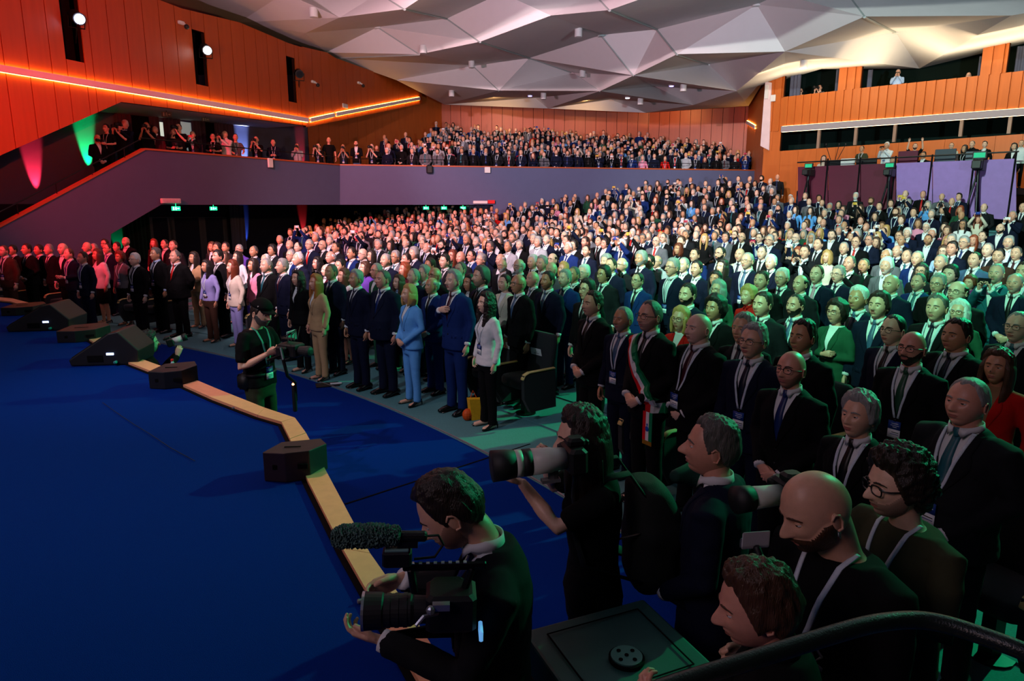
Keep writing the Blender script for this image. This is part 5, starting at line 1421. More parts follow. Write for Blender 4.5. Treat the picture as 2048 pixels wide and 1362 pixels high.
def hairmesh(style, seed, lod):
    key = ('hair', style, seed, lod)
    if key not in FIG:
        h = MB(); M = headM(STD)
        (long_hair if style in ('long', 'bob', 'longcurly', 'pony') else hair_shell)(h, M, lod, style, {}, seed)
        me = h.mesh('fig_hair', [M_dark()], True); bm = bmesh.new(); bm.from_mesh(me); bmesh.ops.recalc_face_normals(bm, faces=bm.faces); bm.to_mesh(me); bm.free(); FIG[key] = me
    return FIG[key]
phone_me = None
phonec = [mat('phone_black', '101014', .2, .5, var=0), mat('phone_white', 'e4e6ea', .3, .4, var=0), mat('phone_gold', 'd8b040', .3, .4, var=0), mat('phone_blue', '1c3c8c', .3, .4, var=0), mat('phone_red', 'b02a4a', .3, .4, var=0)]
def add_phone(root, pose, idx, label):
    P = {'phone': (0, .375, 1.555), 'phoneup': (0, .375, 1.80), 'hold': (0, .315, 1.135)}[pose]
    mb = MB(); mb.box((0, 0, 0), (.152, .009, .075), bev=.004); 
    o = mb.build('smartphone', phonec[idx % 5])
    mb = MB(); mb.box((.058, .0055, .018), (.024, .003, .026), bev=.001); mb.build('camera_bump', phonec[0], o)
    mb = MB(); mb.box((0, -.0048, 0), (.144, .0012, .068)); mb.build('screen', mat('phone_screen', '9fb6d0', .2, .5, var=.4, scale=40, emit='7d97b8', es=.5), o)
    M = root.matrix_basis.copy() if False else Matrix.LocRotScale(root.location, root.rotation_euler, root.scale)
    L = M @ Vector(P); o.location = L; o.rotation_euler = (R(12 if pose != 'hold' else -50), 0, root.rotation_euler.z); tag(o, label, 'phone'); return o

PLACED = []       # (x, y, u, v, w) of placed heads
def solve(u, v, H, base=None, y0=None):
    """stand a person of height H so that the crown is on the pixel (u, v)"""
    d = ray(u, v); t = 12.0
    if base is not None:
        t = (base + H - EYE[2]) / d.z; p = Vector(EYE) + d * t; return p.x, p.y, base
    best = None
    for k in range(1, 900):
        t = 1.5 + k * .04; x, y, z = d.x * t, d.y * t, EYE[2] + d.z * t
        e = z - (floor_z(x, y) + H)
        if e <= 0: return x, y, floor_z(x, y)
    return x, y, floor_z(x, y)
DEFH = {'m': 1.77, 'f': 1.66}
HW = {'short': 'short-haired', 'crop': 'close-cropped', 'side': 'neatly parted', 'recede': 'high-browed', 'ring': 'bald', 'none': 'bald', 'wavy': 'wavy-haired', 'curly': 'curly-haired', 'long': 'long-haired', 'bob': 'bob-haired', 'longcurly': 'long curly-haired', 'pony': 'tied-back-haired'}
CW = {'black': 'black', 'navy': 'navy', 'blue': 'bright blue', 'charcoal': 'charcoal', 'grey': 'grey', 'lightgrey': 'light grey', 'skyblue': 'sky blue', 'paleblue': 'pale blue', 'darkblue': 'dark blue'}
HC = {'salt': 'greying', 'dark': 'dark'}
ORD = 'front second third fourth fifth sixth seventh eighth ninth tenth eleventh twelfth thirteenth'.split()
ANCH = [(8, 'the man in the brown jacket'), (110, 'the man with clasped hands and tan tie'), (195, 'the woman in white with black skirt'), (270, 'the white-haired man with pocket square'), (350, 'the heavy man with red tie'), (436, 'the woman in the white suit'), (534, 'the man in teal tie'), (632, 'the ginger woman in beige'), (700, 'the woman in white blazer'), (768, 'the tall grey man in blue tie'),
        (825, 'the woman in light blue'), (910, 'the man with hand on chest'), (975, 'the curly woman in white blazer'), (1046, 'the empty front seat'), (1130, 'the empty seats'), (1190, 'the man in plain black suit'), (1302, 'the man with tricolour sash'), (1404, 'the heavy bald man'), (1513, 'the older man in thin glasses'), (1588, 'the bald man with wristwatch'), (1700, 'the long-grey-haired man'), (1815, 'the bearded man with badge'), (1905, 'the man in green-lit shirt'), (1992, 'the woman in red blazer'), (2048, 'the right edge of the picture')]
LABELS = set()
def desc(sex, hs, hc, top, tie, glasses, beard, pose, topk):
    who = 'man' if sex == 'm' else 'woman'
    h = ('bald' if hs in ('none', 'ring') else HC.get(hc, hc) + '-haired')
    if hs in ('curly', 'longcurly'): h = 'curly ' + h
    g = {'jacket': 'suit' if sex == 'm' else 'jacket', 'shirt': 'shirt' if sex == 'm' else 'blouse', 'tee': 't-shirt', 'dress': 'dress', 'coat': 'coat'}[topk]
    s = '%s %s in %s %s' % (h, who, CW.get(top, top), g)
    if beard == 'full': s = 'bearded ' + s
    if glasses: s = s.replace(' ' + who, ' ' + who + ' with glasses', 1) if False else s + ' and glasses'
    elif tie and topk == 'jacket' and sex == 'm': s += ' and %s tie' % CW.get(tie, tie)
    return s
def auto_label(u, row, d, pose):
    act = {'phone': ' filming', 'phoneup': ' filming'}.get(pose, '')
    short = d
    for cut in (' and glasses', ' tie'):
        if cut in short: short = short[:short.rindex(' and ')]
    for a in [t_[1] for t_ in sorted(ANCH, key=lambda t_: abs(t_[0] - u))[:2]]:
        for dd_ in (d, short):
            for rel in (' behind', ' left behind', ' right behind'):
                L = ' '.join(('%s%s, %s row%s %s' % (dd_, act, ORD[min(row, 12)], rel, a)).split())
                if len(L.split()) <= 16 and L not in LABELS: LABELS.add(L); return L
    return None
prnd = random.Random(5)
def person(u, v, sex, hs, hc, top, flags=(), label=None, lod=1, H=None, base=None, xy=None, group=None):
    f = {k: True for k in flags if ':' not in k}; f.update(dict(k.split(':', 1) for k in flags if ':' in k))
    H = H or float(f.get('h', DEFH[sex] + prnd.uniform(-.03, .03)))
    if xy is None: x, y, z = solve(u, v, H, base)
    else: x, y = xy; z = base if base is not None else floor_z(x, y)
    if xy is None and base is None:
        for k in range(6):          # keep apart from the neighbours by taking a slightly different height
            if all((x - a) ** 2 + (y - b) ** 2 > .16 for a, b, *_ in PLACED): break
            H += (.025 if k % 2 else -.05) * (k + 1) * .5; x, y, z = solve(u, v, H, base)
    topk = f.get('g', 'jacket'); pose = f.get('p', prnd.choice(['side', 'clasp', 'side', 'clasp', 'back']))
    face = int(f.get('f', prnd.choice([0, 1, 3, 4]))) if not f.get('x') else 2
    if sex == 'f': face = 0
    fat = 1 if f.get('x') else 0
    fig = dict(kit(sex, pose, topk, face if pose in ('side', 'clasp') else 1 if sex == 'm' else 0, lod, fat, f.get('b', 'trousers')))
    skip = set()
    if not f.get('L'): skip |= {'lanyard', 'badge'}
    if not f.get('G'): skip.add('glasses')
    tie = f.get('t')
    if not tie: skip.add('tie')
    if hs != 'none': fig['hair'] = hairmesh(hs, int(f.get('hseed', prnd.randint(0, 2))), lod)
    bd = 'full' if f.get('bF') else 'stubble' if f.get('bS') else 'none'
    pal = dict(skin=f.get('s', prnd.choice(['light', 'fair', 'pink', 'light', 'tan'])), hair=hc, beard=bd, top=top, bot=f.get('k', top if topk == 'jacket' else 'black'), shirt=f.get('sh', 'white'), tie=tie or 'navy')
    if not label:
        row = max(0, round(qof(x, y) / ROW))
        d = desc(sex, hs, hc, top, tie, f.get('G'), bd, pose, topk)
        for k in range(30):
            label = auto_label(u, row, d, pose)
            if label: break
            top = prnd.choice(['black', 'navy', 'charcoal', 'darkblue', 'blue', 'grey', 'brown']) if sex == 'm' else prnd.choice(['black', 'white', 'cream', 'navy', 'burgundy', 'green', 'pink', 'paleblue'])
            tie = tie and prnd.choice(['navy', 'burgundy', 'red', 'blue', 'silver', 'teal', 'green', 'purple']); pal['top'] = top; pal['tie'] = tie or 'navy'; pal['bot'] = top
            if k > 8: hc = prnd.choice(['black', 'dark', 'brown', 'grey', 'white', 'salt', 'auburn', 'blond']); pal['hair'] = hc
            d = desc(sex, hs, hc, top, tie, f.get('G'), bd, pose, topk)
    fd = toward_stage(x, y, R(prnd.uniform(-9, 9)) + R(float(f.get('r', 0))))
    if 'd' in f: a = R(float(f['d'])); fd = (math.cos(a), math.sin(a))
    sc_ = H / 1.765; wd = {'x': 1.07}.get('x' if f.get('x') else '', prnd.uniform(.96, 1.03))
    nm = {'top': {'jacket': 'jacket', 'shirt': 'shirt', 'tee': 't_shirt', 'dress': 'dress', 'coat': 'coat'}[topk]}
    if f.get('b') == 'skirt': nm['bottom'] = 'skirt'
    if topk == 'jacket' and sex == 'f': nm['shirt'] = 'blouse'
    z += .004
    root = spawn(fig, (x, y, z), fd, pal, label, group, sc_, wd, names=nm, skip=skip)
    uu, vv, dep = proj((x, y, z + H)); PLACED.append((x, y, uu, vv, F * .17 / dep))
    if f.get('cam'):
        Mx = Matrix.LocRotScale(root.location, root.rotation_euler, root.scale); dv = Mx.to_3x3() @ Vector((0, 1, 0))
        photo_camera(Mx @ Vector((0, .20 if pose == 'phone' else .27, 1.60 if pose == 'phone' else 1.22)), dv, 'camera of ' + ' '.join(label.split()[:14]), 'mid' if prnd.random() < .7 else 'long', white_=False)
    elif pose in ('phone', 'phoneup') or f.get('phone'):
        add_phone(root, pose if pose != 'side' else 'hold', int(f.get('pc', prnd.randint(0, 4))), ('phone held up by the ' + label.split(',')[0] + (',' + ','.join(label.split(',')[1:]) if ',' in label else ''))[:150] if False else phone_label(label))
    return root
def phone_label(l):
    l = l.replace(' filming', ''); w_ = ('smartphone raised by ' + l).split()
    return ' '.join(w_) if len(w_) <= 16 else ' '.join(('phone of ' + l).split()[:16])

ROW0 = '''
8 490|m crop brown brown L G p:side t:navy bS h:1.78|man in brown jacket with glasses at the far left edge
26 490|m short black black p:side t:navy h:1.70 s:tan|young dark-haired guard standing behind the man in the brown jacket
54 487|m short black black p:clasp t:navy s:tan|black-suited young man second from the far left wall
78 489|m short dark charcoal L p:clasp t:tan s:tan|man with clasped hands, tan tie and lanyard at far left
98 488|m short grey black p:side t:navy|grey-haired man behind the man with the tan tie
126 485|m none dark black p:side h:1.84|bald man against the grey wall left of the phone light
138 496|m recede brown navy L p:hold t:purple h:1.74 phone|man in navy suit holding a phone with its torch lit
166 503|m short dark navy L p:side t:purple h:1.72|dark-haired man with purple tie beside the woman in white
196 498|f long brown white L p:side b:skirt k:black h:1.70 s:tan|woman in short white jacket and black skirt, left front row
240 503|f curly auburn grey L p:side g:shirt b:skirt k:black h:1.66|auburn curly-haired woman in patterned dress, left front row
270 506|m side white black L G p:side t:navy h:1.73|white-haired man with glasses and white pocket square
312 495|m side salt black L p:side t:navy h:1.80 sh:paleblue|tall grey-haired man in black suit left of the red tie
351 500|m recede salt black p:back t:red x h:1.78|heavy man with red tie and hands behind his back
414 520|f long black lilac L p:side g:shirt b:trousers k:brown h:1.62|black-haired woman in lilac blouse with a badge
437 501|m side black black p:side t:grey h:1.77 s:pink|black-haired man in black suit right of the lilac blouse
466 520|f long auburn cream L p:side k:lilac h:1.66|brown-haired woman in white trouser suit with lanyard
507 517|f long dark pink p:side k:black h:1.64|dark-fringed woman in pale pink blazer in the front row
534 516|m crop grey black p:side t:teal x h:1.76|stout grey-haired man with teal tie
566 517|m side grey darkblue p:side t:burgundy h:1.77|grey-haired man in navy suit right of the teal tie
597 541|f longcurly black black p:side h:1.65|dark-haired smiling woman in long black outfit
633 549|f long ginger beige p:side k:beige h:1.64|ginger-haired woman in beige trouser suit
664 527|m crop salt navy p:side t:blue h:1.77|man with blue tie between the beige and white outfits
689 537|f long brown white p:side b:skirt k:black sh:black h:1.70|brown-haired woman in white blazer over black dress
714 539|m side grey darkblue p:side t:navy h:1.76|grey-haired man in dark suit right of the white blazer
768 539|m crop salt navy p:side t:blue x h:1.79|tall grey man in dark suit with bright blue tie
820 569|f bob blond skyblue p:clasp k:skyblue h:1.64|blond short-haired woman in light blue trouser suit
866 553|m ring grey blue p:clasp t:black h:1.76|balding man in blue suit with hands clasped
910 539|m side grey blue p:chest t:burgundy h:1.87|tall grey-haired man with his hand on his chest
975 585|f longcurly dark white L p:side k:black h:1.66|dark curly-haired woman in white blazer with a badge
1190 582|m short dark black p:clasp t:black h:1.80|dark-haired man in plain black suit, hands clasped
1250 612|m crop grey darkblue L p:side t:steel bS h:1.71|grey-bearded man with lanyard left of the sash
1404 624|m none grey black L p:clasp t:burgundy x h:1.80|heavy bald man with lanyard and burgundy tie
1513 647|m side grey darkblue L G p:side t:navy h:1.80|older man in dark blue suit and thin glasses
1590 699|m none dark black G p:clasp t:blue bS h:1.75|bald man with black glasses and a wristwatch
1728 787|m wavy grey black L p:side t:black h:1.68|long-grey-haired man in black suit, low at right
1948 754|m crop grey charcoal L p:clasp t:teal x h:1.78|heavy grey-haired man with lanyard at the right edge
'''
ROW1 = '''
1612 640|m short dark black p:side h:1.80|dark-haired man looking sideways behind the bald man with wristwatch
1832 660|m none dark black L p:side t:green G bF h:1.78|bald bearded man with round glasses and a hanging badge
1794 628|m crop black darkblue L p:side t:black G h:1.76|man with rectangular glasses behind the bald bearded man
1922 637|m short dark black L p:side t:navy x h:1.77|chubby dark-haired man in green-lit white shirt
2004 698|f long brown red p:side sh:tan k:red h:1.66|brown-haired woman in red blazer at the right edge
1366 614|f bob blond red G p:hold h:1.64|blond woman with glasses and red jacket behind the sash
1435 592|m curly black black p:side t:navy h:1.76|young man with tall black curls behind the bald man
1492 626|m side grey charcoal p:side t:navy h:1.76|grey-haired man half hidden by the older man in thin glasses
1379 567|m short black darkblue p:side t:blue bF h:1.76|black-bearded man in dark blue suit above the red jacket
1440 560|f bob grey green G p:hold g:shirt h:1.66|grey-haired woman with glasses and green patterned top
1500 572|f curly blond red p:side g:shirt h:1.64|short curly-haired woman in orange-red top
1530 584|m short dark charcoal p:side t:navy h:1.76|dark-haired man right of the curly-haired woman in orange
1596 587|m crop dark charcoal L p:side t:steel bF h:1.78|bearded man with lanyard above the bald man with wristwatch
1678 601|f curly dark green p:fold g:jacket G sh:white h:1.66|short curly-haired woman in patterned scarf, arms folded
1722 572|m side white darkblue L p:side t:steel h:1.78|white-haired man in dark suit behind the scarf-wearing woman
1763 584|m wavy dark navy p:side t:steel h:1.79|dark wavy-haired man looking left beside the white-haired man
1880 588|m short salt black L p:side t:navy h:1.79|lean grey-haired man with a white pocket square
1924 600|f bob white green G p:side g:shirt h:1.64|white-haired woman with glasses behind the lean grey man
2044 622|m crop grey charcoal G p:side t:teal h:1.77|man in glasses cut by the right picture edge
1921 560|m ring dark black G p:side t:black x h:1.78|round-faced balding man with glasses in black suit
1880 547|m side grey black G p:side t:navy h:1.76|grey-haired man with thin glasses behind the white pocket square
1787 550|m none dark navy p:side h:1.76|bald man in dark jacket, fourth row on the right
1841 546|m crop salt blue L p:side t:teal bS h:1.76|greying man in blue suit with green-lit lanyard
1040 547|m none grey black G p:side t:steel h:1.78|tall bald man with glasses behind the empty front seat
1098 543|m short black darkblue p:side t:steel bS h:1.82|dark-bearded man in blue suit behind the empty seat
1068 541|m none grey charcoal p:side t:steel h:1.77|bald man between the bald man in glasses and dark beard
1132 539|m side grey blue p:side t:steel h:1.76|silver-haired man in blue suit above the empty seats
1150 532|m crop salt charcoal p:side h:1.74
1170 529|m side white grey G p:side h:1.74
1177 558|m wavy black black G p:side t:black h:1.76|dark-fringed man with glasses left of the plain black suit
1210 531|m wavy black charcoal G p:side t:navy h:1.76|black-haired man with black glasses above the plain black suit
1278 544|m crop black blue G p:side t:black h:1.68|man with round glasses in bright blue suit
1348 517|m side grey darkblue L G p:side t:silver h:1.84|tall grey-haired man with glasses and lanyard above the sash
1284 502|m wavy grey darkblue p:side bF t:black h:1.82|tall man with grey beard and swept grey hair
1316 512|m ring grey lightgrey G p:side h:1.74
1224 516|m crop dark darkblue p:side h:1.78
1246 514|m ring white charcoal G p:side t:navy h:1.76
1214 508|m wavy grey charcoal p:side t:blue h:1.76
1129 524|f bob blond cream p:side h:1.62
1107 505|m ring dark charcoal G p:side h:1.78
1105 523|m none pink grey p:side h:1.76
1067 509|m side white black p:side t:black h:1.76
1086 511|m side grey black p:side h:1.78
1040 516|m ring white charcoal G bF p:side h:1.76
1003 506|m ring white charcoal p:side bS h:1.74
1011 549|f short dark cream p:side g:jacket h:1.66|short dark-haired woman in pale jacket behind the white blazer
965 534|m wavy salt darkblue p:side t:navy bS h:1.86|tall greying bearded man behind the curly-haired woman
942 549|f long black white p:side g:shirt h:1.66|dark-haired woman in white top right of hand-on-chest man
1006 517|m none white charcoal bF p:side G h:1.76
964 506|m side grey charcoal G p:hold h:1.74
923 523|m crop salt green p:side h:1.74
923 501|m none pink charcoal p:side h:1.76
891 508|m side black charcoal p:side t:navy h:1.77
872 533|m none dark black G p:side h:1.78|bald man with thick black glasses behind the blue suit
862 516|m short dark blue p:side h:1.76
850 530|m side grey green p:side h:1.74
829 536|m crop grey navy p:side h:1.78
811 525|f bob red burgundy p:side h:1.64
799 550|f long brown paleblue p:side g:shirt h:1.64|brown-haired woman in blue top behind the blond woman
829 494|m wavy grey navy p:side t:navy h:1.78
814 506|m short dark charcoal p:side h:1.74
792 502|m side grey grey G p:side t:teal h:1.77
773 506|m crop grey navy p:side h:1.80
755 525|m crop grey green G p:side h:1.74
731 523|f bob brown purple p:side g:shirt h:1.64
744 500|f long dark black p:side h:1.66
727 497|m none dark black G p:side h:1.76
705 494|m short dark blue p:side h:1.76
681 518|m short black charcoal p:side h:1.74|black-haired man peeking behind the white blazer
654 528|m recede white burgundy p:side h:1.72
636 514|f longcurly black charcoal p:side h:1.66
663 501|m ring white grey p:side h:1.74
598 503|m crop white navy p:side t:steel h:1.80|thin white-haired man in blue suit above the dark-haired woman
583 499|m crop grey blue G p:side h:1.76
545 489|m wavy black charcoal p:side h:1.76
532 507|m recede white charcoal p:side h:1.74
508 491|m recede salt navy p:side h:1.74
479 488|m crop grey purple G p:side h:1.77
476 503|f long dark white p:side g:shirt h:1.64
450 503|f long brown burgundy p:side h:1.62
452 484|m short black charcoal p:side s:tan h:1.74
435 485|m wavy black charcoal p:side h:1.74
424 484|f long brown charcoal p:side h:1.66
388 504|f long dark beige p:hold h:1.66|long dark-haired woman with glasses in beige jacket
347 480|m crop brown charcoal p:side h:1.80
580 479|m none pink black p:side h:1.76
597 484|m recede black charcoal p:side h:1.74
620 478|m crop grey navy p:side t:red G h:1.82
646 479|m none pink charcoal G p:side h:1.78
673 484|m crop dark charcoal p:side h:1.74
660 473|m crop grey navy p:side h:1.76
560 470|m crop grey navy p:side h:1.76
175 483|m none pink black p:side h:1.80
188 486|m crop grey charcoal p:side t:navy h:1.74
210 478|m short dark charcoal p:side G h:1.80
216 486|m crop dark navy G L p:side t:purple h:1.76
234 484|m short dark navy p:side h:1.78
252 473|m none dark black bS p:side h:1.84|bald bearded man in front of the green-lit curtain
308 478|f long red burgundy p:side h:1.66
330 478|m crop dark black p:side h:1.76
1370 514|m crop grey charcoal p:side h:1.76
1396 521|m short black darkblue p:hold h:1.76
1392 496|m crop dark blue p:side h:1.77
1443 492|m crop black darkblue G bF p:side h:1.84
1447 520|f long dark black p:side h:1.66
1434 542|f long black navy p:side h:1.64
1482 495|m none dark cream L p:side t:navy h:1.80
1498 504|m crop grey darkblue L G p:side t:steel bS h:1.86|tall grey-bearded man with glasses, lanyard and pocket square
1526 491|m crop salt black p:side t:black h:1.80
1545 509|m side white darkblue p:side t:black h:1.76
1567 536|m side white charcoal G p:side t:navy h:1.76|elderly white-haired man with glasses beside the dark-haired round man
1526 542|m short dark black p:side x h:1.74
1605 548|m ring dark charcoal p:side h:1.74
1637 531|m crop brown navy p:side t:pink h:1.80
1680 531|m side grey navy G p:side t:navy h:1.80|smiling man with glasses and side-parted grey hair
1657 502|f bob blond cream p:side g:shirt h:1.64
1598 494|f long red charcoal p:phoneup h:1.66 pc:1
1639 478|m crop dark charcoal p:fold t:black h:1.80
1690 483|m crop grey charcoal p:side t:navy h:1.78
1702 512|m recede salt black p:phone h:1.76
1730 516|m crop salt black p:side t:green h:1.76
1776 518|m wavy white grey bS p:side h:1.76|man with long silver hair and beard in grey suit
1776 497|m recede white grey p:side h:1.76
1838 501|m crop grey blue L p:side t:navy h:1.78
1885 508|m crop grey charcoal p:side h:1.76
1846 527|f bob dark charcoal G p:side h:1.66
1889 491|f bob brown paleblue G p:side h:1.66
1904 530|m wavy black charcoal p:side t:navy h:1.76
1878 550|m side white green p:side h:1.70
1953 503|m crop dark steel L p:side t:black h:1.78
2000 497|m short black brown p:side h:1.80
2036 492|m crop salt charcoal L p:side t:burgundy h:1.82
1997 526|m crop grey teal p:phone h:1.82 bS pc:0|bearded grey-haired man in teal suit holding up a phone
1943 553|f curly auburn magenta p:side g:shirt h:1.62|auburn-haired woman in magenta top below the phone-holding man
1931 474|m side grey black G p:fold t:blue h:1.80
1979 485|m crop grey charcoal p:side t:navy h:1.80
1967 462|m crop dark charcoal p:side h:1.72
2003 446|m none dark navy bF p:side h:1.78
2026 432|m crop grey navy p:phone pc:1 h:1.76
2046 418|m recede salt black p:side t:navy h:1.80
'''

# ------------------------------------------------------------ people: the ones nearest the camera, each built on its own
def add_part(name, mb, mats, parent, smooth=True):
    o = mb.build(name, mats, None, smooth); o.parent = parent; return o
def setup(spec, xy, z, face, pal, label, names={}, skip=(), scale=1.0, wide=1.0):
    f = get_fig(('own', label), dict(spec, lod=0)); r = spawn(f, (xy[0], xy[1], z), face, pal, label, scale=scale, wide=wide, names=names, skip=skip)
    return r
def Mof(o): return Matrix.LocRotScale(o.location, o.rotation_euler, o.scale)
def photo_camera(P, d, label, lens='long', up=(0, 0, 1), s=1.0, white_=True):
    """P: back of the body; d: where the lens points"""
    d = Vector(d).normalized(); side = d.cross(Vector(up)).normalized(); u = side.cross(d)
    M = Matrix(((side.x, d.x, u.x, 0), (side.y, d.y, u.y, 0), (side.z, d.z, u.z, 0), (0, 0, 0, 1))) @ Matrix.Scale(s, 4)
    r = empty('photo_camera', P); tag(r, label, 'camera')
    mb = MB(); mb.box((0, .04, 0), (.145, .07, .10), bev=.012, M=M); mb.box((0, .035, .062), (.06, .07, .035), bev=.01, M=M); mb.box((.055, .07, -.005), (.035, .03, .09), bev=.008, M=M); mb.box((0, -.002, .055), (.035, .03, .025), bev=.006, M=M); mb.build('camera_body', plastic, r, smooth=False)
    mb = MB(); L = {'long': .30, 'mid': .15, 'short': .08}[lens]
    wl = mat('lens_white', 'cfd0c8', .4, .4, var=0) if white_ else mat('lens_black', '141417', .35, .5, var=0)
    if lens == 'long':
        mb.tube([(0, .07, 0), (0, .12, 0), (0, .13, 0), (0, .205, 0)], [.040, .044, .047, .050], 24, M=M, cap=0); mb.build('lens_barrel', wl, r, smooth=True)
        mb = MB(); mb.tube([(0, .205, 0), (0, .24, 0)], .0505, 24, M=M, cap=0); mb.tube([(0, .265, 0), (0, .30, 0), (0, .35, 0)], [.051, .056, .058], 24, M=M, cap=0); mb.build('lens_hood', mat('lens_black', '141417', .35, .5, var=0), r, smooth=True)
        mb = MB(); mb.tube([(0, .24, 0), (0, .265, 0)], .051, 24, M=M, cap=0); mb.build('lens_ring', wl, r, smooth=True)
        mb = MB(); mb.tube([(0, .12, -.045), (0, .12, -.075)], (.012, .02), 8, M=M); mb.box((0, .13, -.08), (.03, .07, .012), M=M); mb.build('tripod_foot', mat('grey_plastic', '6f7076'), r)
    else:
        mb.tube([(0, .07, 0), (0, .07 + L * .5, 0), (0, .07 + L, 0)], [.036, .038, .042], 20, M=M, cap=0); mb.build('lens_barrel', wl, r, smooth=True)
        mb = MB(); mb.tube([(0, .07 + L * .8, 0), (0, .07 + L + .03, 0)], [.044, .048], 20, M=M, cap=0); mb.build('lens_hood', mat('lens_black', '141417', .35, .5, var=0), r, smooth=True)
    return r
V3 = Vector
# 1 videographer in a dark suit, bent over his camera at the stage edge
f1 = (-.96, -.12)
sp1 = dict(sex='m', L=((V3((-.20, .10, 1.13)), V3((-.075, .36, 1.20)), (.25, 1, .25), (.5, -.1, 1), .55)), Rt=((V3((.23, .07, 1.16)), V3((.09, .30, 1.32)), (-.3, 1, -.15), (-1, 0, -.2), .6)), hd=(6, -34, 0), nf=.075, hair='side', tie=1, collar=1, seed=2, hs=1.06, P=dict(nose=1.15, chin=1.1, jaw=.28, beard=.003))
r1 = setup(sp1, (-.07, 2.16), 0, f1, dict(skin='light', hair='dark', beard='stubble', top='charcoal', tie='blue'), 'man in dark suit bent over a cinema camera in the foreground', scale=1.03)
M1 = Mof(r1)
def cine(P, d, label):
    d = Vector(d).normalized(); side = d.cross(Vector((0, 0, 1))).normalized(); u = side.cross(d)
    M = Matrix(((side.x, d.x, u.x, 0), (side.y, d.y, u.y, 0), (side.z, d.z, u.z, 0), (0, 0, 0, 1)))
    r = empty('cinema_camera', P); tag(r, label, 'camera')
    mb = MB(); mb.box((0, -.06, 0), (.12, .15, .12), bev=.012, M=M); mb.box((.075, -.05, .0), (.04, .10, .09), bev=.008, M=M); mb.build('camera_body', plastic, r)
    mb = MB(); mb.tube([(0, .01, -.01), (0, .05, -.01), (0, .06, -.01), (0, .14, -.01), (0, .145, -.01), (0, .20, -.01)], [.040, .042, .048, .048, .053, .056], 26, M=M, cap=0)
    for y in (.07, .095, .12): mb.tube([(0, y, -.01), (0, y + .012, -.01)], .050, 26, M=M, cap=0)
    mb.build('lens_barrel', mat('lens_black', '141417'), r, smooth=False)
    mb = MB(); mb.tube([(0, .196, -.01), (0, .204, -.01)], .057, 26, M=M, cap=0); mb.build('lens_ring', alu, r)
    mb = MB(); mb.tube([(0, .08, .13), (0, -.16, .13)], (.014, .010), 8, M=M, up=(1, 0, 0)); mb.tube([(0, .06, .12), (0, .05, .05)], .012, 8, M=M); mb.tube([(0, -.12, .12), (0, -.10, .05)], .012, 8, M=M); mb.build('top_handle', metal_d, r)
    mb = MB()
    for i in range(9): mb.box((0, -.10 + i * .022, .142), (.012, .010, .003), M=M)
    mb.build('handle_marks', alu, r)
    mb = MB(); mb.box((0, .10, .165), (.055, .085, .05), bev=.006, M=M); mb.build('receiver_box', plastic, r)
    mb = MB(); mb.box((0, .10, .193), (.045, .07, .008), bev=.002, M=M); mb.build('receiver_plate', mat('teal_plate', '6f9a98', .4, .4, var=0), r)
    # furry microphone
    q = MB(); q.tube([(0, .10, .232), (0, .16, .234), (0, .26, .232), (0, .28, .23)], [.024, .031, .030, .022], 20, M=M)
    V, Fs = remesh(q, .0035, 1); rr = random.Random(4); c0 = M @ Vector((0, .10, .232)); c1 = M @ Vector((0, .28, .232)); ax = (c1 - c0).normalized()
    for i, v in enumerate(V):
        p = Vector(v); o = c0 + ax * (p - c0).dot(ax); V[i] = p + (p - o).normalized() * rr.uniform(-.003, .009)
    q = MB(); q.add(V, Fs); q.build('microphone_windshield', mat('grey_fur', '5c7a74', .9, .2, var=.5, scale=200, bump=.6, bscale=500), r, fix=False)
    mb = MB(); mb.tube([(0, .02, .228), (0, .11, .230)], .016, 12, M=M); mb.box((0, .07, .208), (.03, .06, .02), M=M); mb.build('microphone_body', plastic, r)
    mb = MB(); mb.tube([(0, .02, .228), (.01, -.02, .225), (.02, -.035, .19), (.02, -.01, .15), (.01, .05, .15)], .004, 6, M=M); mb.build('microphone_cable', plastic, r)
    mb = MB(); mb.tube([(-.07, -.02, .02), (-.10, .02, .03), (-.11, .04, .01)], .006, 6, M=M); mb.ell((-.085, .0, .04), (.014, .014, .014), 8, 6, M=M); mb.box((-.075, -.03, .045), (.02, .05, .02), M=M); mb.build('rig_arm', alu, r)
    mb = MB(); mb.box((-.03, -.15, -.07), (.06, .012, .035), bev=.003, M=M); mb.build('monitor_screen', mat('screen_cyan', '9adcff', .3, .3, var=0, emit='70b8ff', es=.6), r)
    return r
cam1 = cine(at_t(862, 1212, 2.06), (-1, -.10, .03), 'cinema camera with furry microphone held over the stage edge')
# 2 woman photographer with a long white lens and a backpack
f2 = (-.97, -.12)
sp2 = dict(sex='f', top='shirt', sleeve='shirt_short', L=((V3((-.17, .20, 1.30)), V3((-.03, .33, 1.45)), (.1, .9, .35), (0, -.35, .93), .55)), Rt=((V3((.25, .14, 1.30)), V3((.10, .20, 1.50)), (-.4, .5, .6), (-.9, -.2, .1), .9)), hd=(0, -4, 0), nf=.05, hair='long', seed=5, P=dict(nose=.85), stance=.10)
P2 = at_t(1168, 870, 2.95); r2 = setup(sp2, (P2.x + .06, P2.y + .05), 0, f2, dict(skin='fair', hair='dark', top='black', bot='black'), 'dark-haired woman photographer aiming a long white lens, black backpack on', names={'top': 't_shirt'}, scale=1.02)
c2_ = photo_camera(at_t(1168, 912, 2.85), (-.985, -.22, -.03), 'photo camera with long white lens held by the woman photographer', s=1.12)
M2 = Mof(r2)
bp = empty('backpack', M2 @ V3((0, -.22, .95))); bp.rotation_euler = r2.rotation_euler; tag(bp, 'large black backpack on the woman photographer', 'backpack')
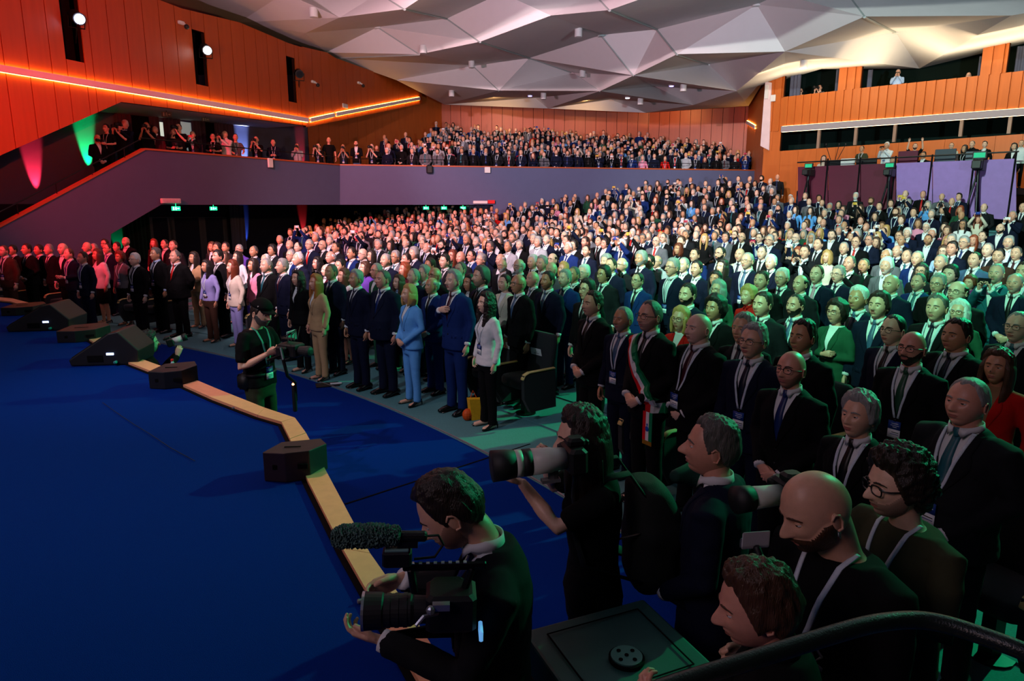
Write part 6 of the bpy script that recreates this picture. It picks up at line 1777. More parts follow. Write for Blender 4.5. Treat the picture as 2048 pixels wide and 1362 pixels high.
q = MB(); q.rings([(-.02, .13, .07, 0, -.02), (.05, .155, .105, 0, -.03), (.22, .16, .125, 0, -.05), (.36, .15, .11, 0, -.04), (.46, .12, .08, 0, -.01), (.49, .07, .05, 0, .0)], 28, p=3); V, Fs = remesh(q, .012, 3)
for i, v in enumerate(V): V[i] += np.array([v[0], v[1], 0]) * .10 * mnoise.noise(Vector((v[0] * 9, v[1] * 9, v[2] * 9)))
q = MB(); q.add(V, Fs); bagm = mat('backpack_cloth', '101614', .8, .3, var=.2, scale=60, bump=.3, bscale=300); q.build('main_bag', bagm, bp, smooth=True)
q = MB(); q.rings([(.06, .11, .03, 0, -.16), (.10, .12, .045, 0, -.165), (.24, .115, .04, 0, -.165), (.28, .09, .02, 0, -.155)], 20, p=3); q.build('front_pocket', bagm, bp, smooth=True)
for s in (-1, 1):
    q = MB(); q.tube([(s * .09, .02, .44), (s * .10, .10, .555), (s * .10, .20, .54), (s * .105, .30, .45), (s * .11, .345, .32), (s * .13, .30, .15), (s * .14, .05, .06)], [(.028, .007)] * 7, 8, up=(0, 1, 0)); q.build('shoulder_strap', bagm, bp, smooth=True)
q = MB(); q.tube([(.04, -.16, .47), (.10, -.25, .46), (.02, -.34, .44), (-.14, -.33, .45)], [.03, .055, .05, .02], 10); q.build('hanging_jacket', mat('dark_green_cloth', '12332c', .8, .2, var=.2), bp, smooth=True)
st_ = MB(); a = Vector((-.05, -.0, -.05)); st_.tube([(.08, .02, -.03), (.10, .06, -.25), (.16, .08, -.42), (.26, .06, -.38)], (.009, .002), 6, up=(1, 0, 0)); st_.build('camera_strap', plastic, c2_)
# 3 man in a dark suit seen from behind
P3 = at_t(1446, 838, 2.85)
sp3 = dict(sex='m', L='clasp', hd=(-16, 3, 0), nf=.03, hair='short', collar=1, tie=1, seed=4, P=dict(nose=1.2, jaw=.30))
r3 = setup(sp3, (P3.x, P3.y), 0, (-.86, .50), dict(skin='pink', hair='salt', top='darkblue', tie='navy'), 'grey-haired man in dark suit with his back to the camera', scale=1.02)
# 4 bald bearded man looking down
P4 = at_t(1648, 950, 2.16)
sp4 = dict(sex='m', top='tee', sleeve='tee_long', L=((V3((-.24, .03, 1.12)), V3((-.10, .26, 1.10)), (.3, 1, .1), (.7, 0, .6), .7)), Rt=((V3((.24, .03, 1.12)), V3((.10, .26, 1.10)), (-.3, 1, .1), (-.7, 0, .6), .7)), hd=(12, -24, 0), nf=.06, hair=None, lan=1, zl=1.0, fat=1, seed=3, P=dict(nose=1.15, beard=.010, jaw=.22, w=1.02))
r4 = setup(sp4, (P4.x + .10, P4.y + .05), .0, (-.93, -.36), dict(skin='light', hair='brown', bhair='brown', beard='full', top='black', bot='black'), 'shaven-headed man with full beard and earring looking down, white lanyard', names={'top': 'sweatshirt'}, scale=1.055)
M4 = Mof(r4); hm4 = headM(sp4)
q = MB(); q.tube([hm4 @ V3((-.080, -.006, -.036)), hm4 @ V3((-.086, .0, -.044)), hm4 @ V3((-.084, -.004, -.054)), hm4 @ V3((-.079, -.010, -.044)), hm4 @ V3((-.080, -.006, -.036))], .0022, 6, cap=0); add_part('earring', q, alu, r4)
q = MB(); q.tube([(-.115, .16, 1.20), (-.10, .175, 1.23), (-.085, .175, 1.21), (-.10, .17, 1.18), (-.115, .16, 1.20)], .004, 6); q.box((-.10, .165, 1.165), (.05, .004, .012)); q.box((-.10, .165, 1.14), (.03, .004, .02)); add_part('printed_emblem', q, whitep, r4)
# 5 curly man with glasses and a camera
P5 = at_t(1795, 885, 2.55)
sp5 = dict(sex='m', top='tee', sleeve='tee_long', L=((V3((-.25, .06, 1.16)), V3((-.10, .30, 1.26)), (.3, 1, .2), (.7, 0, .6), .7)), Rt=((V3((.26, .16, 1.22)), V3((.10, .36, 1.42)), (-.3, .6, .5), (-.7, .2, .6), .7)), hd=(14, -6, 0), nf=.04, hair='curly', glasses=1, gth=.0028, lan=1, seed=6, P=dict(nose=1.1, beard=.003, jaw=.27))
r5 = setup(sp5, (P5.x + .08, P5.y + .02), 0, (-.95, -.30), dict(skin='fair', hair='dark', beard='stubble', top='olive', bot='black'), 'curly dark-haired photographer with round glasses and olive top', names={'top': 'sweatshirt'}, scale=1.0)
photo_camera(at_t(1598, 985, 2.62), (-.97, -.25, .0), 'photo camera with white-banded lens poking out behind the shaven head', 'mid', s=1.1)
# 6 tousled head at the bottom edge with a gimbal
P6 = at_t(1546, 1118, 1.93)
sp6 = dict(sex='m', top='shirt', L=((V3((-.22, .14, 1.15)), V3((-.06, .34, 1.25)), (.2, .5, .8), (.7, -.5, .3), .8)), Rt=((V3((.24, .10, 1.14)), V3((.10, .28, 1.18)), (-.3, .8, .3), (-.7, 0, .6), .8)), hd=(-6, -12, 0), nf=.05, hair='wavy', collar=1, seed=8, P=dict(nose=1.1))
H6 = EYE[2] - (EYE[2] - P6.z); r6 = setup(sp6, (P6.x + .02, P6.y - .06), 0, (-.97, .22), dict(skin='pink', hair='brown', top='black', bot='black', shirt='black'), 'tousled brown-haired person cut off by the bottom edge, seen from behind', names={'top': 'sweatshirt'}, scale=.965)
g = at_t(1512, 1080, 2.25); r = empty('phone_gimbal', g); tag(r, 'white phone on a gimbal held up by the tousled-haired person', 'gimbal')
D_ = Vector((.9, .35, -.12)).normalized(); n_ = Vector((0, -.30, .95)).normalized(); M = fr(Vector(), D_, n_)
q = MB(); q.box((0, 0, 0), (.115, .012, .055), M=M, bev=.003); q.build('phone_body', phonec[1], r)
q = MB(); q.box((-.045, -.008, .0), (.04, .012, .03), M=M, bev=.003); q.build('clamp', alu, r)
q = MB(); q.tube([(0, -.01, -.02), (.02, -.03, -.08), (.0, -.06, -.14), (0, -.08, -.30)], [.012, .014, .016, .018], 10); q.build('grip', plastic, r, smooth=True)
# 7 operator with cap and rig
P7 = at_t(508, 596, 6.75)
sp7 = dict(sex='m', top='tee', L=((V3((-.24, .04, 1.14)), V3((-.13, .25, 1.20)), (.3, 1, .4), (.7, 0, .6), .7)), Rt=((V3((.25, .02, 1.10)), V3((.12, .24, 1.24)), (-.3, 1, .4), (-.7, 0, .6), .7)), hd=(0, -14, 0), nf=.05, hair='cap_under', lan=1, zl=1.02, seed=3, P=dict(beard=.007, nose=1.1))
f7 = (.90, -.42); r7 = setup(sp7, (P7.x, P7.y), 0, f7, dict(skin='light', hair='dark', bhair='salt', beard='full', top='black', bot='olive', lanm=mat('teal_ribbon', '3f9a86', .6, .3, var=0)), 'bearded camera operator in black cap and t-shirt wearing a badge', names={'top': 't_shirt'}, scale=1.0)
hm = headM(sp7); q = MB()
Vh, Fh, _ = head_grid(56, 40, {}); Vc = Vh * 1.0; d_ = Vc / np.linalg.norm(Vc, axis=1)[:, None]; m_ = sstep(Vc[:, 2], .035, .055); Vc = Vc + d_ * (m_ * .022 - (1 - m_) * .012)[:, None]; Vc[:, 2] += m_ * .010; q.add(Vc, Fh, 0, hm)
n = 14; top_ = []; bot_ = []
for i in range(n + 1):
    a = R(-62 + 124 * i / n); top_.append([(math.sin(a) * .082, math.cos(a) * .085 + .012, .052), (math.sin(a) * .078, math.cos(a) * .085 + .085 * math.cos(a) ** 1.5, .046 - .01 * abs(math.sin(a)))])
V = [p for r_ in top_ for p in r_] + [(x, y, z - .006) for r_ in top_ for (x, y, z) in r_]; k = 2 * (n + 1)
Fs = [(2 * i, 2 * i + 1, 2 * i + 3, 2 * i + 2) for i in range(n)] + [(k + 2 * i, k + 2 * i + 2, k + 2 * i + 3, k + 2 * i + 1) for i in range(n)] + [(2 * i + 1, k + 2 * i + 1, k + 2 * i + 3, 2 * i + 3) for i in range(n)] + [(0, k, k + 1, 1), (2 * n, 2 * n + 1, k + 2 * n + 1, k + 2 * n)]
q.add(V, Fs, 0, hm); q.box((.055, .066, .085), (.012, .003, .012), 1, M=hm @ Matrix.Rotation(R(-30), 4, 'Z')); add_part('cap', q, [M_cloth('black'), whitep], r7)
q = MB(); q.rings([(.99, .180, .135, 0, .0), (1.02, .180, .135, 0, .0)], 28); q.box((-.17, -.05, .92), (.10, .16, .20), bev=.03); q.box((.17, -.05, .94), (.08, .14, .16), bev=.03); add_part('belt_pouches', q, plastic, r7)
M7 = Mof(r7); rp = M7 @ V3((0, .44, 1.22)); r = empty('camera_rig', rp); r.rotation_euler = r7.rotation_euler; tag(r, 'black gimbal camera rig held by the cap-wearing operator', 'camera rig')
q = MB(); q.box((0, .0, .06), (.16, .22, .13), bev=.015); q.box((.0, -.03, .16), (.04, .16, .03), bev=.008); q.box((.11, -.02, .06), (.05, .12, .09), bev=.01); q.build('camera_body', plastic, r)
q = MB(); q.tube([(0, .11, .06), (0, .22, .06)], [.045, .055], 16); q.build('lens_barrel', mat('lens_black', '141417'), r)
q = MB(); q.tube([(.14, 0, .10), (.18, .06, .0), (.16, .08, -.16), (.04, .06, -.26), (0, .02, -.30), (-.02, .0, -.46)], .016, 8); q.build('gimbal_arm', metal_d, r)
q = MB(); q.tube([(-.26, -.06, .0), (-.12, -.02, .02), (.12, -.02, .02), (.26, -.06, .0)], .014, 8); q.build('grip_bar', metal_d, r)
q = MB(); q.tube([(-.0, .0, -.30), (0, 0, -.56)], .022, 10); q.build('battery_grip', plastic, r)
q = MB(); q.box((-.12, -.10, .17), (.16, .02, .10), bev=.005, rz=.2); q.build('monitor', mat('teal_plate', '6f9a98'), r)
q = MB(); q.ell((.06, .05, -.27), (.012, .012, .012), 8, 6); q.build('status_light', mat('amber_light', 'ffb080', .3, 0, var=0, emit='ff9050', es=12), r)
q = MB()
for k_ in range(4): q.tube([(-.10 + .05 * k_, -.08, .18), (-.16 + .06 * k_, -.02, .26 - .02 * k_), (-.02 + .04 * k_, .06, .16)], .005, 5)
q.build('rig_cables', metal_d, r)
# 8 two photographers crouching behind the monitor
for (u, v, lab, hr, dd, ln_) in ((252, 658, 'dark-haired photographer mostly hidden behind the black wedge monitor', 'short', (.3, -.95), 0), (290, 668, 'photographer in black crouching behind the stage edge, camera raised', 'curly', (.8, .45), 1)):
    P = at_t(u, v, 8.7 if ln_ == 0 else 8.4); hh = P.z
    s_ = dict(sex='m', top='shirt', L='phone', hd=(0, 0, 0), hair=hr, seed=2, P=dict(beard=.004))
    rr_ = setup(s_, (P.x, P.y), hh - 1.76 if False else 0, dd, dict(skin='light', hair='black', beard='stubble', top='black', bot='black'), lab, names={'top': 'sweatshirt'}, scale=1.0)
    # kneeling: the trousers fold under the body
    kn = MB(); b0 = hh - 1.74
    for c in list(rr_.children):
        if c.name.split('.')[0] in ('trousers', 'shoe'): bpy.data.objects.remove(c)
    rr_.location.z = b0
    # shorten the hidden legs of the body mesh down to the floor
    me = rr_.data.copy(); rr_.data = me
    for vtx in me.vertices:
        if vtx.co.z < .86:
            if b0 + vtx.co.z < .02: vtx.co.z = -b0 + .02 + max(0, vtx.co.z) * .05
    for s in (-1, 1): kn.tube([(s * .10, 0, .86), (s * .14, .34, .86 - .12), (s * .13, .36, max(.10, -b0 + .10)), (s * .12, .0, -b0 + .09), (s * .12, -.2, -b0 + .08)], [(.09, .09), (.085, .085), (.07, .07), (.06, .06), (.05, .05)], 10, up=(0, 0, 1))
    kn.rings([(.80, .17, .13, 0, 0), (1.0, .16, .12, 0, 0)], 16); Vk, Fk = remesh(kn, .02, 3); q = MB(); q.add(Vk, Fk); add_part('trousers', q, M_cloth('black'), rr_)
    if ln_: photo_camera(Mof(rr_) @ V3((0, .22, 1.60)), (.8, .45, .25), 'silver-lensed photo camera raised by the crouching photographer', 'mid')

# ------------------------------------------------------------ the audience
def parse(txt):
    for ln in txt.strip().split('\n'):
        a = ln.split('|'); u, v = map(int, a[0].split()); t = a[1].split()
        yield u, v, t[0], t[1], t[2], t[3], t[4:], (a[2] if len(a) > 2 else None)
for txt in (ROW0, ROW1):
    for u, v, sx, hs, hc, top, fl, lab in parse(txt):
        if lab: LABELS.add(lab)
        person(u, v, sx, hs, hc, top, fl, lab, lod=0 if (u > 780 and v > 580 and txt is ROW0) or v > 615 else 1)
# the man with the tricolour sash
P = solve(1306, 599, 1.87); sps = dict(sex='m', L='clasp', hd=(0, 3, 0), hair='crop', glasses=1, tie=1, collar=1, seed=2, lod=0, P=dict(nose=1.1, beard=.003))
rs = setup(sps, P[:2], .004, toward_stage(P[0], P[1]), dict(skin='light', hair='salt', beard='stubble', top='black', tie='black'), 'man with glasses and a green, white and red sash across his chest', scale=1.87 / 1.765); PLACED.append((P[0], P[1], 1304, 599, 40))
jk = [c for c in rs.children if c.name.startswith('jacket')][0]; st = [c for c in rs.children if c.name.startswith('shirt')][0]
bv_ = [BVHTree.FromPolygons([tuple(v.co) for v in c.data.vertices], [tuple(p.vertices) for p in c.data.polygons]) for c in (jk, st)]
line = [(.145, 1.455), (.11, 1.38), (.06, 1.28), (.0, 1.17), (-.08, 1.06), (-.165, .955)]
# three stripes side by side in one ribbon
tri = [mat('sash_red', 'c81414', .5, .3, var=0), mat('sash_white', 'd8d8dc', .5, .3, var=0), mat('sash_green', '0f7a4a', .5, .3, var=0), mat('gold_fringe', 'b8821c', .5, .4, var=.2), mat('emblem_blue', '1c4fb0', .5, .3, var=0)]
q = MB()
for k in range(3):
    off = (k - 1) * .036
    g_ = band(line, .108, None, 7, 22); g3 = [row[2 * k:2 * k + 3] for row in g_]
    q.add(*drape(bv_, g3, .026, .003, ymax=.150), 2 - k)
q.add(*drape(bv_, [[(-.145, .99), (-.205, .985)], [(-.145, .93), (-.205, .93)]], .026, .006, ymax=.14), 1)
for k in range(3):
    x0 = -.225 + .036 * k; q.add(*drape([bv_[0]], [[(x0, .94), (x0 + .018, .94), (x0 + .036, .94)], [(x0, .86), (x0 + .018, .86), (x0 + .036, .86)]], .028, .003, ymax=.14), 2 - k)
    q.box((x0 + .018, .165, .76), (.036, .004, .24), 2 - k)
q.ell((-.171, .169, .74), (.020, .003, .022), 12, 8, 4); q.ell((-.171, .169, .775), (.008, .003, .012), 8, 6, 4)
for i in range(14): q.tube([(-.222 + .0078 * i, .165, .64), (-.222 + .0078 * i, .165, .605)], .0028, 4, 3)
s_o = q.build('sash', tri); s_o.parent = rs
# watch on the bald man's wrist is small: a part of its own
for o in bpy.data.objects:
    if o.get('label') == 'bald man with black glasses and a wristwatch':
        W_ = arm_pts('m', -1, 'clasp'); d = (W_[2] - W_[1]).normalized(); q = MB(); q.tube([W_[2] - d * .004, W_[2] + d * .012], .036, 14, cap=0); q.tube([W_[2] + V3((-.0, .036, .004)), W_[2] + V3((0, .043, .004))], .017, 14, 1, cap=0)
        w_o = q.build('wristwatch', [plastic, mat('watch_face', 'e0e0d8', .3, .4, var=0)]); w_o.parent = o

# photographers in the gallery, crew on the platform and in the upper booths
GAL = '''
193 268 3.1|m none dark black p:clasp d:-35|bald man in black standing on the gallery stairs in front of the green beam
212 248 3.42|m short black black L g:tee p:hold|young black-haired photographer in black t-shirt by the green beam
239 244 3.42|m short dark black g:tee p:phone|photographer behind a camera left of the white-haired one
250 240 3.42|m side white navy L p:phone g:shirt|white-haired photographer with raised camera in the gallery
293 243 3.42|m crop dark black bF p:phone g:tee|bearded cameraman behind a video camera in the gallery
310 252 3.42|m crop grey burgundy p:side|grey-haired man lit dark red in the gallery
345 258 3.42|m crop black charcoal bF g:tee p:hold|crouched black-bearded photographer before the bright doorway
357 246 3.42|m crop black black p:phone g:tee|photographer with headphones behind the crouched one
385 262 3.42|m crop grey charcoal L p:phone|grey-haired man filming with a phone in the gallery
425 266 3.42|m crop dark black L G g:tee p:hold|curly cameraman in black t-shirt with white badge in the gallery
450 261 3.42|m none pink white g:shirt p:phone|bald photographer in white shirt in the gallery
470 267 3.42|m crop brown grey L g:tee p:rail|man in grey t-shirt leaning on the gallery rail
512 272 3.42|m none dark black L g:tee p:phone|cameraman hidden behind his camera right of the white beam
546 278 3.42|m crop dark navy L p:hold g:shirt h:1.70|young man in navy top between the white and red beams
594 286 3.42|m crop dark lightgrey g:shirt p:phone h:1.64|photographer in pale shirt bending over the rail by the red beam
637 286 3.42|m crop dark black L g:tee p:phone|cameraman at the left end of the centre balcony
657 274 3.42|m none pink black g:tee p:side h:1.84|bald man all in black at the left end of the balcony
686 288 3.42|m none dark charcoal L g:tee p:phone|crouching cameraman left of the green balcony beam
712 281 3.42|m crop dark black L g:jacket p:fold k:steel bF|bearded man in white top and jeans by the green beam
744 287 3.42|m crop dark black L g:tee p:phone k:steel|cameraman in dark vest right of the green beam
1648 311 3.2|f long dark cream p:side g:shirt|long-haired woman in cream at the left end of the control platform
1725 291 3.2|m crop black olive L g:tee p:hold|black-haired man in olive t-shirt on the control platform
1775 284 3.2|m short white white L g:shirt p:phone|man in white shirt filming from the control platform
1787 312 2.85|m crop auburn purple g:tee p:side|red-haired seated technician on the control platform
1831 286 3.2|m crop black black bF L g:tee p:up|bearded technician with one arm raised
1848 303 2.9|m short black black p:hold|technician bending over beside the maroon screen
1904 285 3.2|m crop brown cream L G g:shirt p:side|man in cream shirt behind the large computer screen
1931 290 3.0|f bob dark black L g:shirt p:side|dark-haired woman in black by the large camera
1946 281 3.2|m crop salt black g:shirt p:side|grey-haired technician looking through the platform camera
1971 282 3.2|f short black black L p:side|short-haired woman in black casting an orange shadow
2030 286 3.2|f long dark black p:side|dark long-haired woman at the far right of the platform
2044 280 3.2|m crop brown white g:shirt p:side|man in white top at the platform's right end
1797 138 6.75|m crop grey paleblue L g:shirt p:phone|man in light blue shirt filming from the wide upper booth
1641 169 6.45|m crop dark grey g:tee p:phone|photographer with raised elbows in the first upper booth
1602 176 6.3|m crop black white g:tee p:phone|dark-haired man low in the first upper booth
1938 144 6.45|m none white charcoal G g:tee p:side|bald man with headphones in the wide upper booth
'''
for u, v, sx, hs, hc, top, fl, lab in (lambda L: ((int(a[0].split()[0]), int(a[0].split()[1]), *a[1].split()[:4], a[1].split()[4:] + ['b@' + a[0].split()[2]], a[2]) for a in L))([l.split('|') for l in GAL.strip().split('\n')]):
    base = float([k for k in fl if k.startswith('b@')][0][2:]); fl = [k for k in fl if not k.startswith('b@')]
    ph = 'p:phone' in fl; H = DEFH[sx]
    H = float(([k[2:] for k in fl if k.startswith('h:')] or [H])[0])
    # the plane they stand on gives the depth: a metre behind the parapet or desk
    if u < 676: w_ = at_wall(u, v, (A1[0] + nA.x * (1.0), A1[1] + nA.y * 1.0), (AK[0] + nA.x * 1.0, AK[1] + nA.y * 1.0))
    elif u < 800: w_ = at_wall(u, v, (AK[0] + nB.x * .75, AK[1] + nB.y * .75), (BR_[0] + nB.x * .75, BR_[1] + nB.y * .75))
    elif v < 180: w_ = at_wall(u, v, *off_wall(.9))
    else: w_ = at_wall(u, v, (BF0[0] - wdir(BF0, BF1)[1].x * 1.3, BF0[1] - wdir(BF0, BF1)[1].y * 1.3), (BF1[0] - wdir(BF0, BF1)[1].x * 1.3, BF1[1] - wdir(BF0, BF1)[1].y * 1.3))
    fl = [k for k in fl if not k.startswith('h:')]
    zb_ = {True: ZB, False: (6.72 if v < 180 else 3.2)}[u < 800]
    if 'stairs' in lab: zb_ = ZB - .8
    Hh = w_.z - zb_
    if Hh < 1.45 or Hh > 2.0: zb_ = w_.z - H; Hh = H
    if u < 760 and ('photographer' in lab or 'camera' in lab) and 'p:side' not in fl: fl.append('cam')
    if 'photographer' in lab and v < 180: fl.append('cam')
    dd = math.degrees(math.atan2(-w_.y, -8 - w_.x)) + prnd.uniform(-25, 25)
    r = person(u, v, sx, hs, hc, top, [k if k != 'p:phone' else 'p:phone' for k in fl if not k.startswith('d:')] + ['d:%f' % ([float(k[2:]) for k in fl if k.startswith('d:')] or [dd])[0]], lab, 1, H=Hh, xy=(w_.x, w_.y), base=zb_)

# ------------------------------------------------------------ the rest of the audience
def side_of(p, a, b): return (b[0] - a[0]) * (p[1] - a[1]) - (b[1] - a[1]) * (p[0] - a[0])
def inside(x, y):
    if side_of((x, y), A1, AK) > -.5: return False                        # beyond the left balcony front plane
    return True
def main_ok(x, y):
    u, v, dep = proj((x, y, floor_z(x, y) + 1.75))
    if dep < 2 or u < -15 or u > 2065: return None
    if u < 322 and side_of((x, y), A1, AK) > -.45: return None
    if u > 985 and side_of((x, y), AK, BR_) > -.35: return None
    if u <= 985 and (side_of((x, y), (SC[0], SC[1]), UM) > -.6 and u < 640 or side_of((x, y), UM, UN) > -.5 or side_of((x, y), S0, S1) > -.6): return None
    if u > 1560 and side_of((x, y), BF0, BF1) > -.45: return None
    if side_of((x, y), CW0, CW1) > -.5 or (y > 31 and side_of((x, y), RER, W3) > -.5): return None
    # the aisle climbing on the right
    ax, ay = 9.3, 13.0; dx, dy = .54, .84; s = (x - ax) * dx + (y - ay) * dy; c = (x - ax) * dy - (y - ay) * dx
    if s > 1.0 and -.1 < c < 1.7: return None
    if s > 8.5 and c > -.6: return None
    return u, v, dep
cand = []; crnd = random.Random(21)
for i in range(1, 26):
    r_ = R0 + i * ROW; da = .545 / r_; a = R(20) + crnd.random() * da
    while a < R(92):
        a += da; x = C0[0] + (r_ + crnd.uniform(-.12, .12)) * math.cos(a); y = C0[1] + (r_ + crnd.uniform(-.12, .12)) * math.sin(a)
        k = main_ok(x, y)
        if k is None or crnd.random() < (.06 if i < 18 else .12): continue
        u, v, dep = k
        if v > 505 + (35 if u > 1450 else 0) and (v > 560 or i < 4): continue
        w_ = F * .17 / dep; bad = False
        for (px, py, pu, pv, pw) in PLACED:
            if (px - x) ** 2 + (py - y) ** 2 < .2: bad = True; break
            if pw < 38 and abs(pu - u) < pw * .75 and -w_ * 1.9 < (v - pv) < pw * 1.9: bad = True; break
        if not bad: cand.append((dep, x, y, u, v, i))
cand.sort()
def rand_look(r, i):
    sx = 'f' if r.random() < .27 else 'm'
    if sx == 'm':
        hs = r.choice(['short', 'crop', 'side', 'side', 'recede', 'ring', 'wavy', 'none', 'crop', 'short'])
        hc = r.choice(['dark', 'grey', 'salt', 'black', 'white', 'brown', 'grey', 'dark'])
        top = r.choice(['black', 'navy', 'darkblue', 'charcoal', 'blue', 'black', 'navy', 'grey', 'charcoal', 'lightgrey' if r.random() < .3 else 'navy'])
        fl = []
        if r.random() < .75: fl.append('t:' + r.choice(['navy', 'black', 'steel', 'burgundy', 'red', 'silver', 'teal', 'blue']))
        if r.random() < .30: fl.append('G')
        if r.random() < .55: fl.append('L')
        if r.random() < .3: fl.append(r.choice(['bS', 'bF', 'bS']))
        if r.random() < .12: fl.append('x')
    else:
        hs = r.choice(['long', 'bob', 'longcurly', 'long', 'bob']); hc = r.choice(['dark', 'brown', 'blond', 'auburn', 'black', 'red', 'grey'])
        top = r.choice(['black', 'white', 'cream', 'navy', 'red', 'skyblue', 'charcoal', 'pink', 'green', 'black']); fl = []
        if r.random() < .5: fl.append('g:shirt')
        if r.random() < .3: fl.append('G')
        if r.random() < .5: fl.append('L')
        if top != 'black': fl.append('k:black')
    q = r.random(); fl.append('p:' + ('phone' if q < .10 else 'phoneup' if q < .17 else 'hold' if q < .24 else 'side' if q < .6 else 'clasp'))
    return sx, hs, hc, top, fl
n_people = sum(1 for o in bpy.data.objects if o.get('category') == 'person')
LIMIT = 300
n_ind = max(0, LIMIT - n_people)
for (dep, x, y, u, v, i) in cand[:n_ind]:
    sx, hs, hc, top, fl = rand_look(crnd, i)
    person(u, v, sx, hs, hc, top, fl, None, 1, H=(1.76 if sx == 'm' else 1.65) + crnd.uniform(-.06, .06), xy=(x, y))
rest = [(x, y, floor_z(x, y), None) for dep, x, y, u, v, i in cand[n_ind:]]
# balcony tiers
dd = (B3 - K3).normalized(); LB = (B3 - K3).length
for i in range(0, NB + 2):
    s = -1.6 if i else -.1
    while s < LB - .2:
        s += .56; f = .75 + .9 * i + crnd.uniform(-.1, .1); p = K3 + dd * s + nB * f
        u, v, dep = proj((p.x, p.y, tier_z(i) + 1.7))
        if u < 752 + (i > 0) * 0 or u > 1545: continue
        if i < 5 and u < 752: continue
        if side_of((p.x, p.y), SC, REL) > -.5 or side_of((p.x, p.y), REL, REM) > -.4 or side_of((p.x, p.y), REM, RER) > -.4 or side_of((p.x, p.y), RER, W3) > -.4: continue
        if crnd.random() < (.05 if i < 7 else .12 + .1 * (i - 7)) or (i > 7 and u > 1400) or (i > 5 and u > 1470): continue
        if i > 4 and u < 860 and i > (u - 700) / 22: continue
        rest.append((p.x, p.y, tier_z(i), (-3, -4)))
# one joined mesh
SLOTS = []; SIX = {}
def slot(m):
    if m.name not in SIX: SIX[m.name] = len(SLOTS); SLOTS.append(m)
    return SIX[m.name]
acc = dict(v=[], loops=[], sizes=[], mi=[]); nv = 0
ARR = {}
def arr(me):
    if me.name not in ARR:
        v = np.empty(len(me.vertices) * 3); me.vertices.foreach_get('co', v); l = np.empty(len(me.loops), dtype=np.int64); me.loops.foreach_get('vertex_index', l)
        s_ = np.empty(len(me.polygons), dtype=np.int64); me.polygons.foreach_get('loop_total', s_); m_ = np.empty(len(me.polygons), dtype=np.int64); me.polygons.foreach_get('material_index', m_)
        ARR[me.name] = (v.reshape(-1, 3), l, s_, m_)
    return ARR[me.name]
def emit(me, M, mats):
    global nv
    v, l, s_, m_ = arr(me); A = np.array(M); acc['v'].append(v @ A[:3, :3].T + A[:3, 3]); acc['loops'].append(l + nv); acc['sizes'].append(s_)
    lut = np.array([slot(m) for m in mats] + [0] * 8); acc['mi'].append(lut[m_]); nv += len(v)
ph = MB(); ph.box((0, 0, 0), (.16, .012, .08)); phm = ph.mesh('ph', [M_dark()])
for (x, y, z, look) in rest:
    sx, hs, hc, top, fl = rand_look(crnd, 0); f = dict(k.split(':') for k in fl if ':' in k); topk = f.get('g', 'jacket'); pose = f['p']
    if pose == 'hold': pose = 'clasp'
    fig = kit(sx, pose, topk, 0, 2, 0, 'trousers'); fig = dict(fig)
    if hs != 'none': fig['hair'] = hairmesh(hs, crnd.randint(0, 1), 2)
    H = (1.76 if sx == 'm' else 1.65) + crnd.uniform(-.07, .07)
    t = look or (C0[0] - x, C0[1] - y); an = math.atan2(t[1], t[0]) if look is None else math.atan2(C0[1] - 4 - y, C0[0] + 8 - x); an += R(crnd.uniform(-14, 14)) - math.pi / 2
    Mx = Matrix.LocRotScale(Vector((x, y, z)), Euler((0, 0, an)), Vector((H / 1.765,) * 3))
    sk = crnd.choice(['light', 'fair', 'pink', 'tan', 'light']); bd = 'stubble' if 'bS' in fl else 'full' if 'bF' in fl else 'none'
    tm = {'body': [M_skin(sk), M_eye(), M_iris(), M_hair(hc), M_lip(sk), M_skin(sk) if bd == 'none' else M_beard(hc, sk, bd)], 'hair': [M_hair(hc)], 'top': [M_cloth(top), M_dark()], 'shirt': [M_shirt('white')], 'tie': [M_silk(f.get('t', 'navy'))], 'lanyard': [M_lan()], 'badge': [M_bblue(), M_bwhite(), M_dark()], 'bottom': [M_cloth(f.get('k', top if topk == 'jacket' else 'black'))]}
    for nm, me in fig.items():
        if nm in ('glasses', 'shoe0', 'shoe1') or (nm == 'tie' and not f.get('t')) or (nm in ('lanyard', 'badge') and 'L' not in fl): continue
        emit(me, Mx, tm[nm])
    if pose in ('phone', 'phoneup'): emit(phm, Mx @ Matrix.Translation((0, .375, 1.555 if pose == 'phone' else 1.8)), [crnd.choice(phonec)])
if nv:
    me = bpy.data.meshes.new('crowd'); V = np.concatenate(acc['v']); L = np.concatenate(acc['loops']); S_ = np.concatenate(acc['sizes']); MI = np.concatenate(acc['mi'])
    me.vertices.add(len(V)); me.vertices.foreach_set('co', V.ravel()); me.loops.add(len(L)); me.loops.foreach_set('vertex_index', L.astype(np.int32)); me.polygons.add(len(S_))
    st0 = np.concatenate([[0], np.cumsum(S_)[:-1]]); me.polygons.foreach_set('loop_start', st0.astype(np.int32)); me.polygons.foreach_set('loop_total', S_.astype(np.int32))
    for m in SLOTS: me.materials.append(m)
    me.polygons.foreach_set('material_index', MI.astype(np.int32)); me.polygons.foreach_set('use_smooth', np.ones(len(S_), bool)); me.update(calc_edges=True); me.validate()
    o = bpy.data.objects.new('crowd', me); COL.objects.link(o); tag(o, 'hundreds of small distant people standing in the rear rows and on the balcony', 'crowd', None, 'stuff')
print('PEOPLE', n_people, n_ind, 'rest', len(rest))

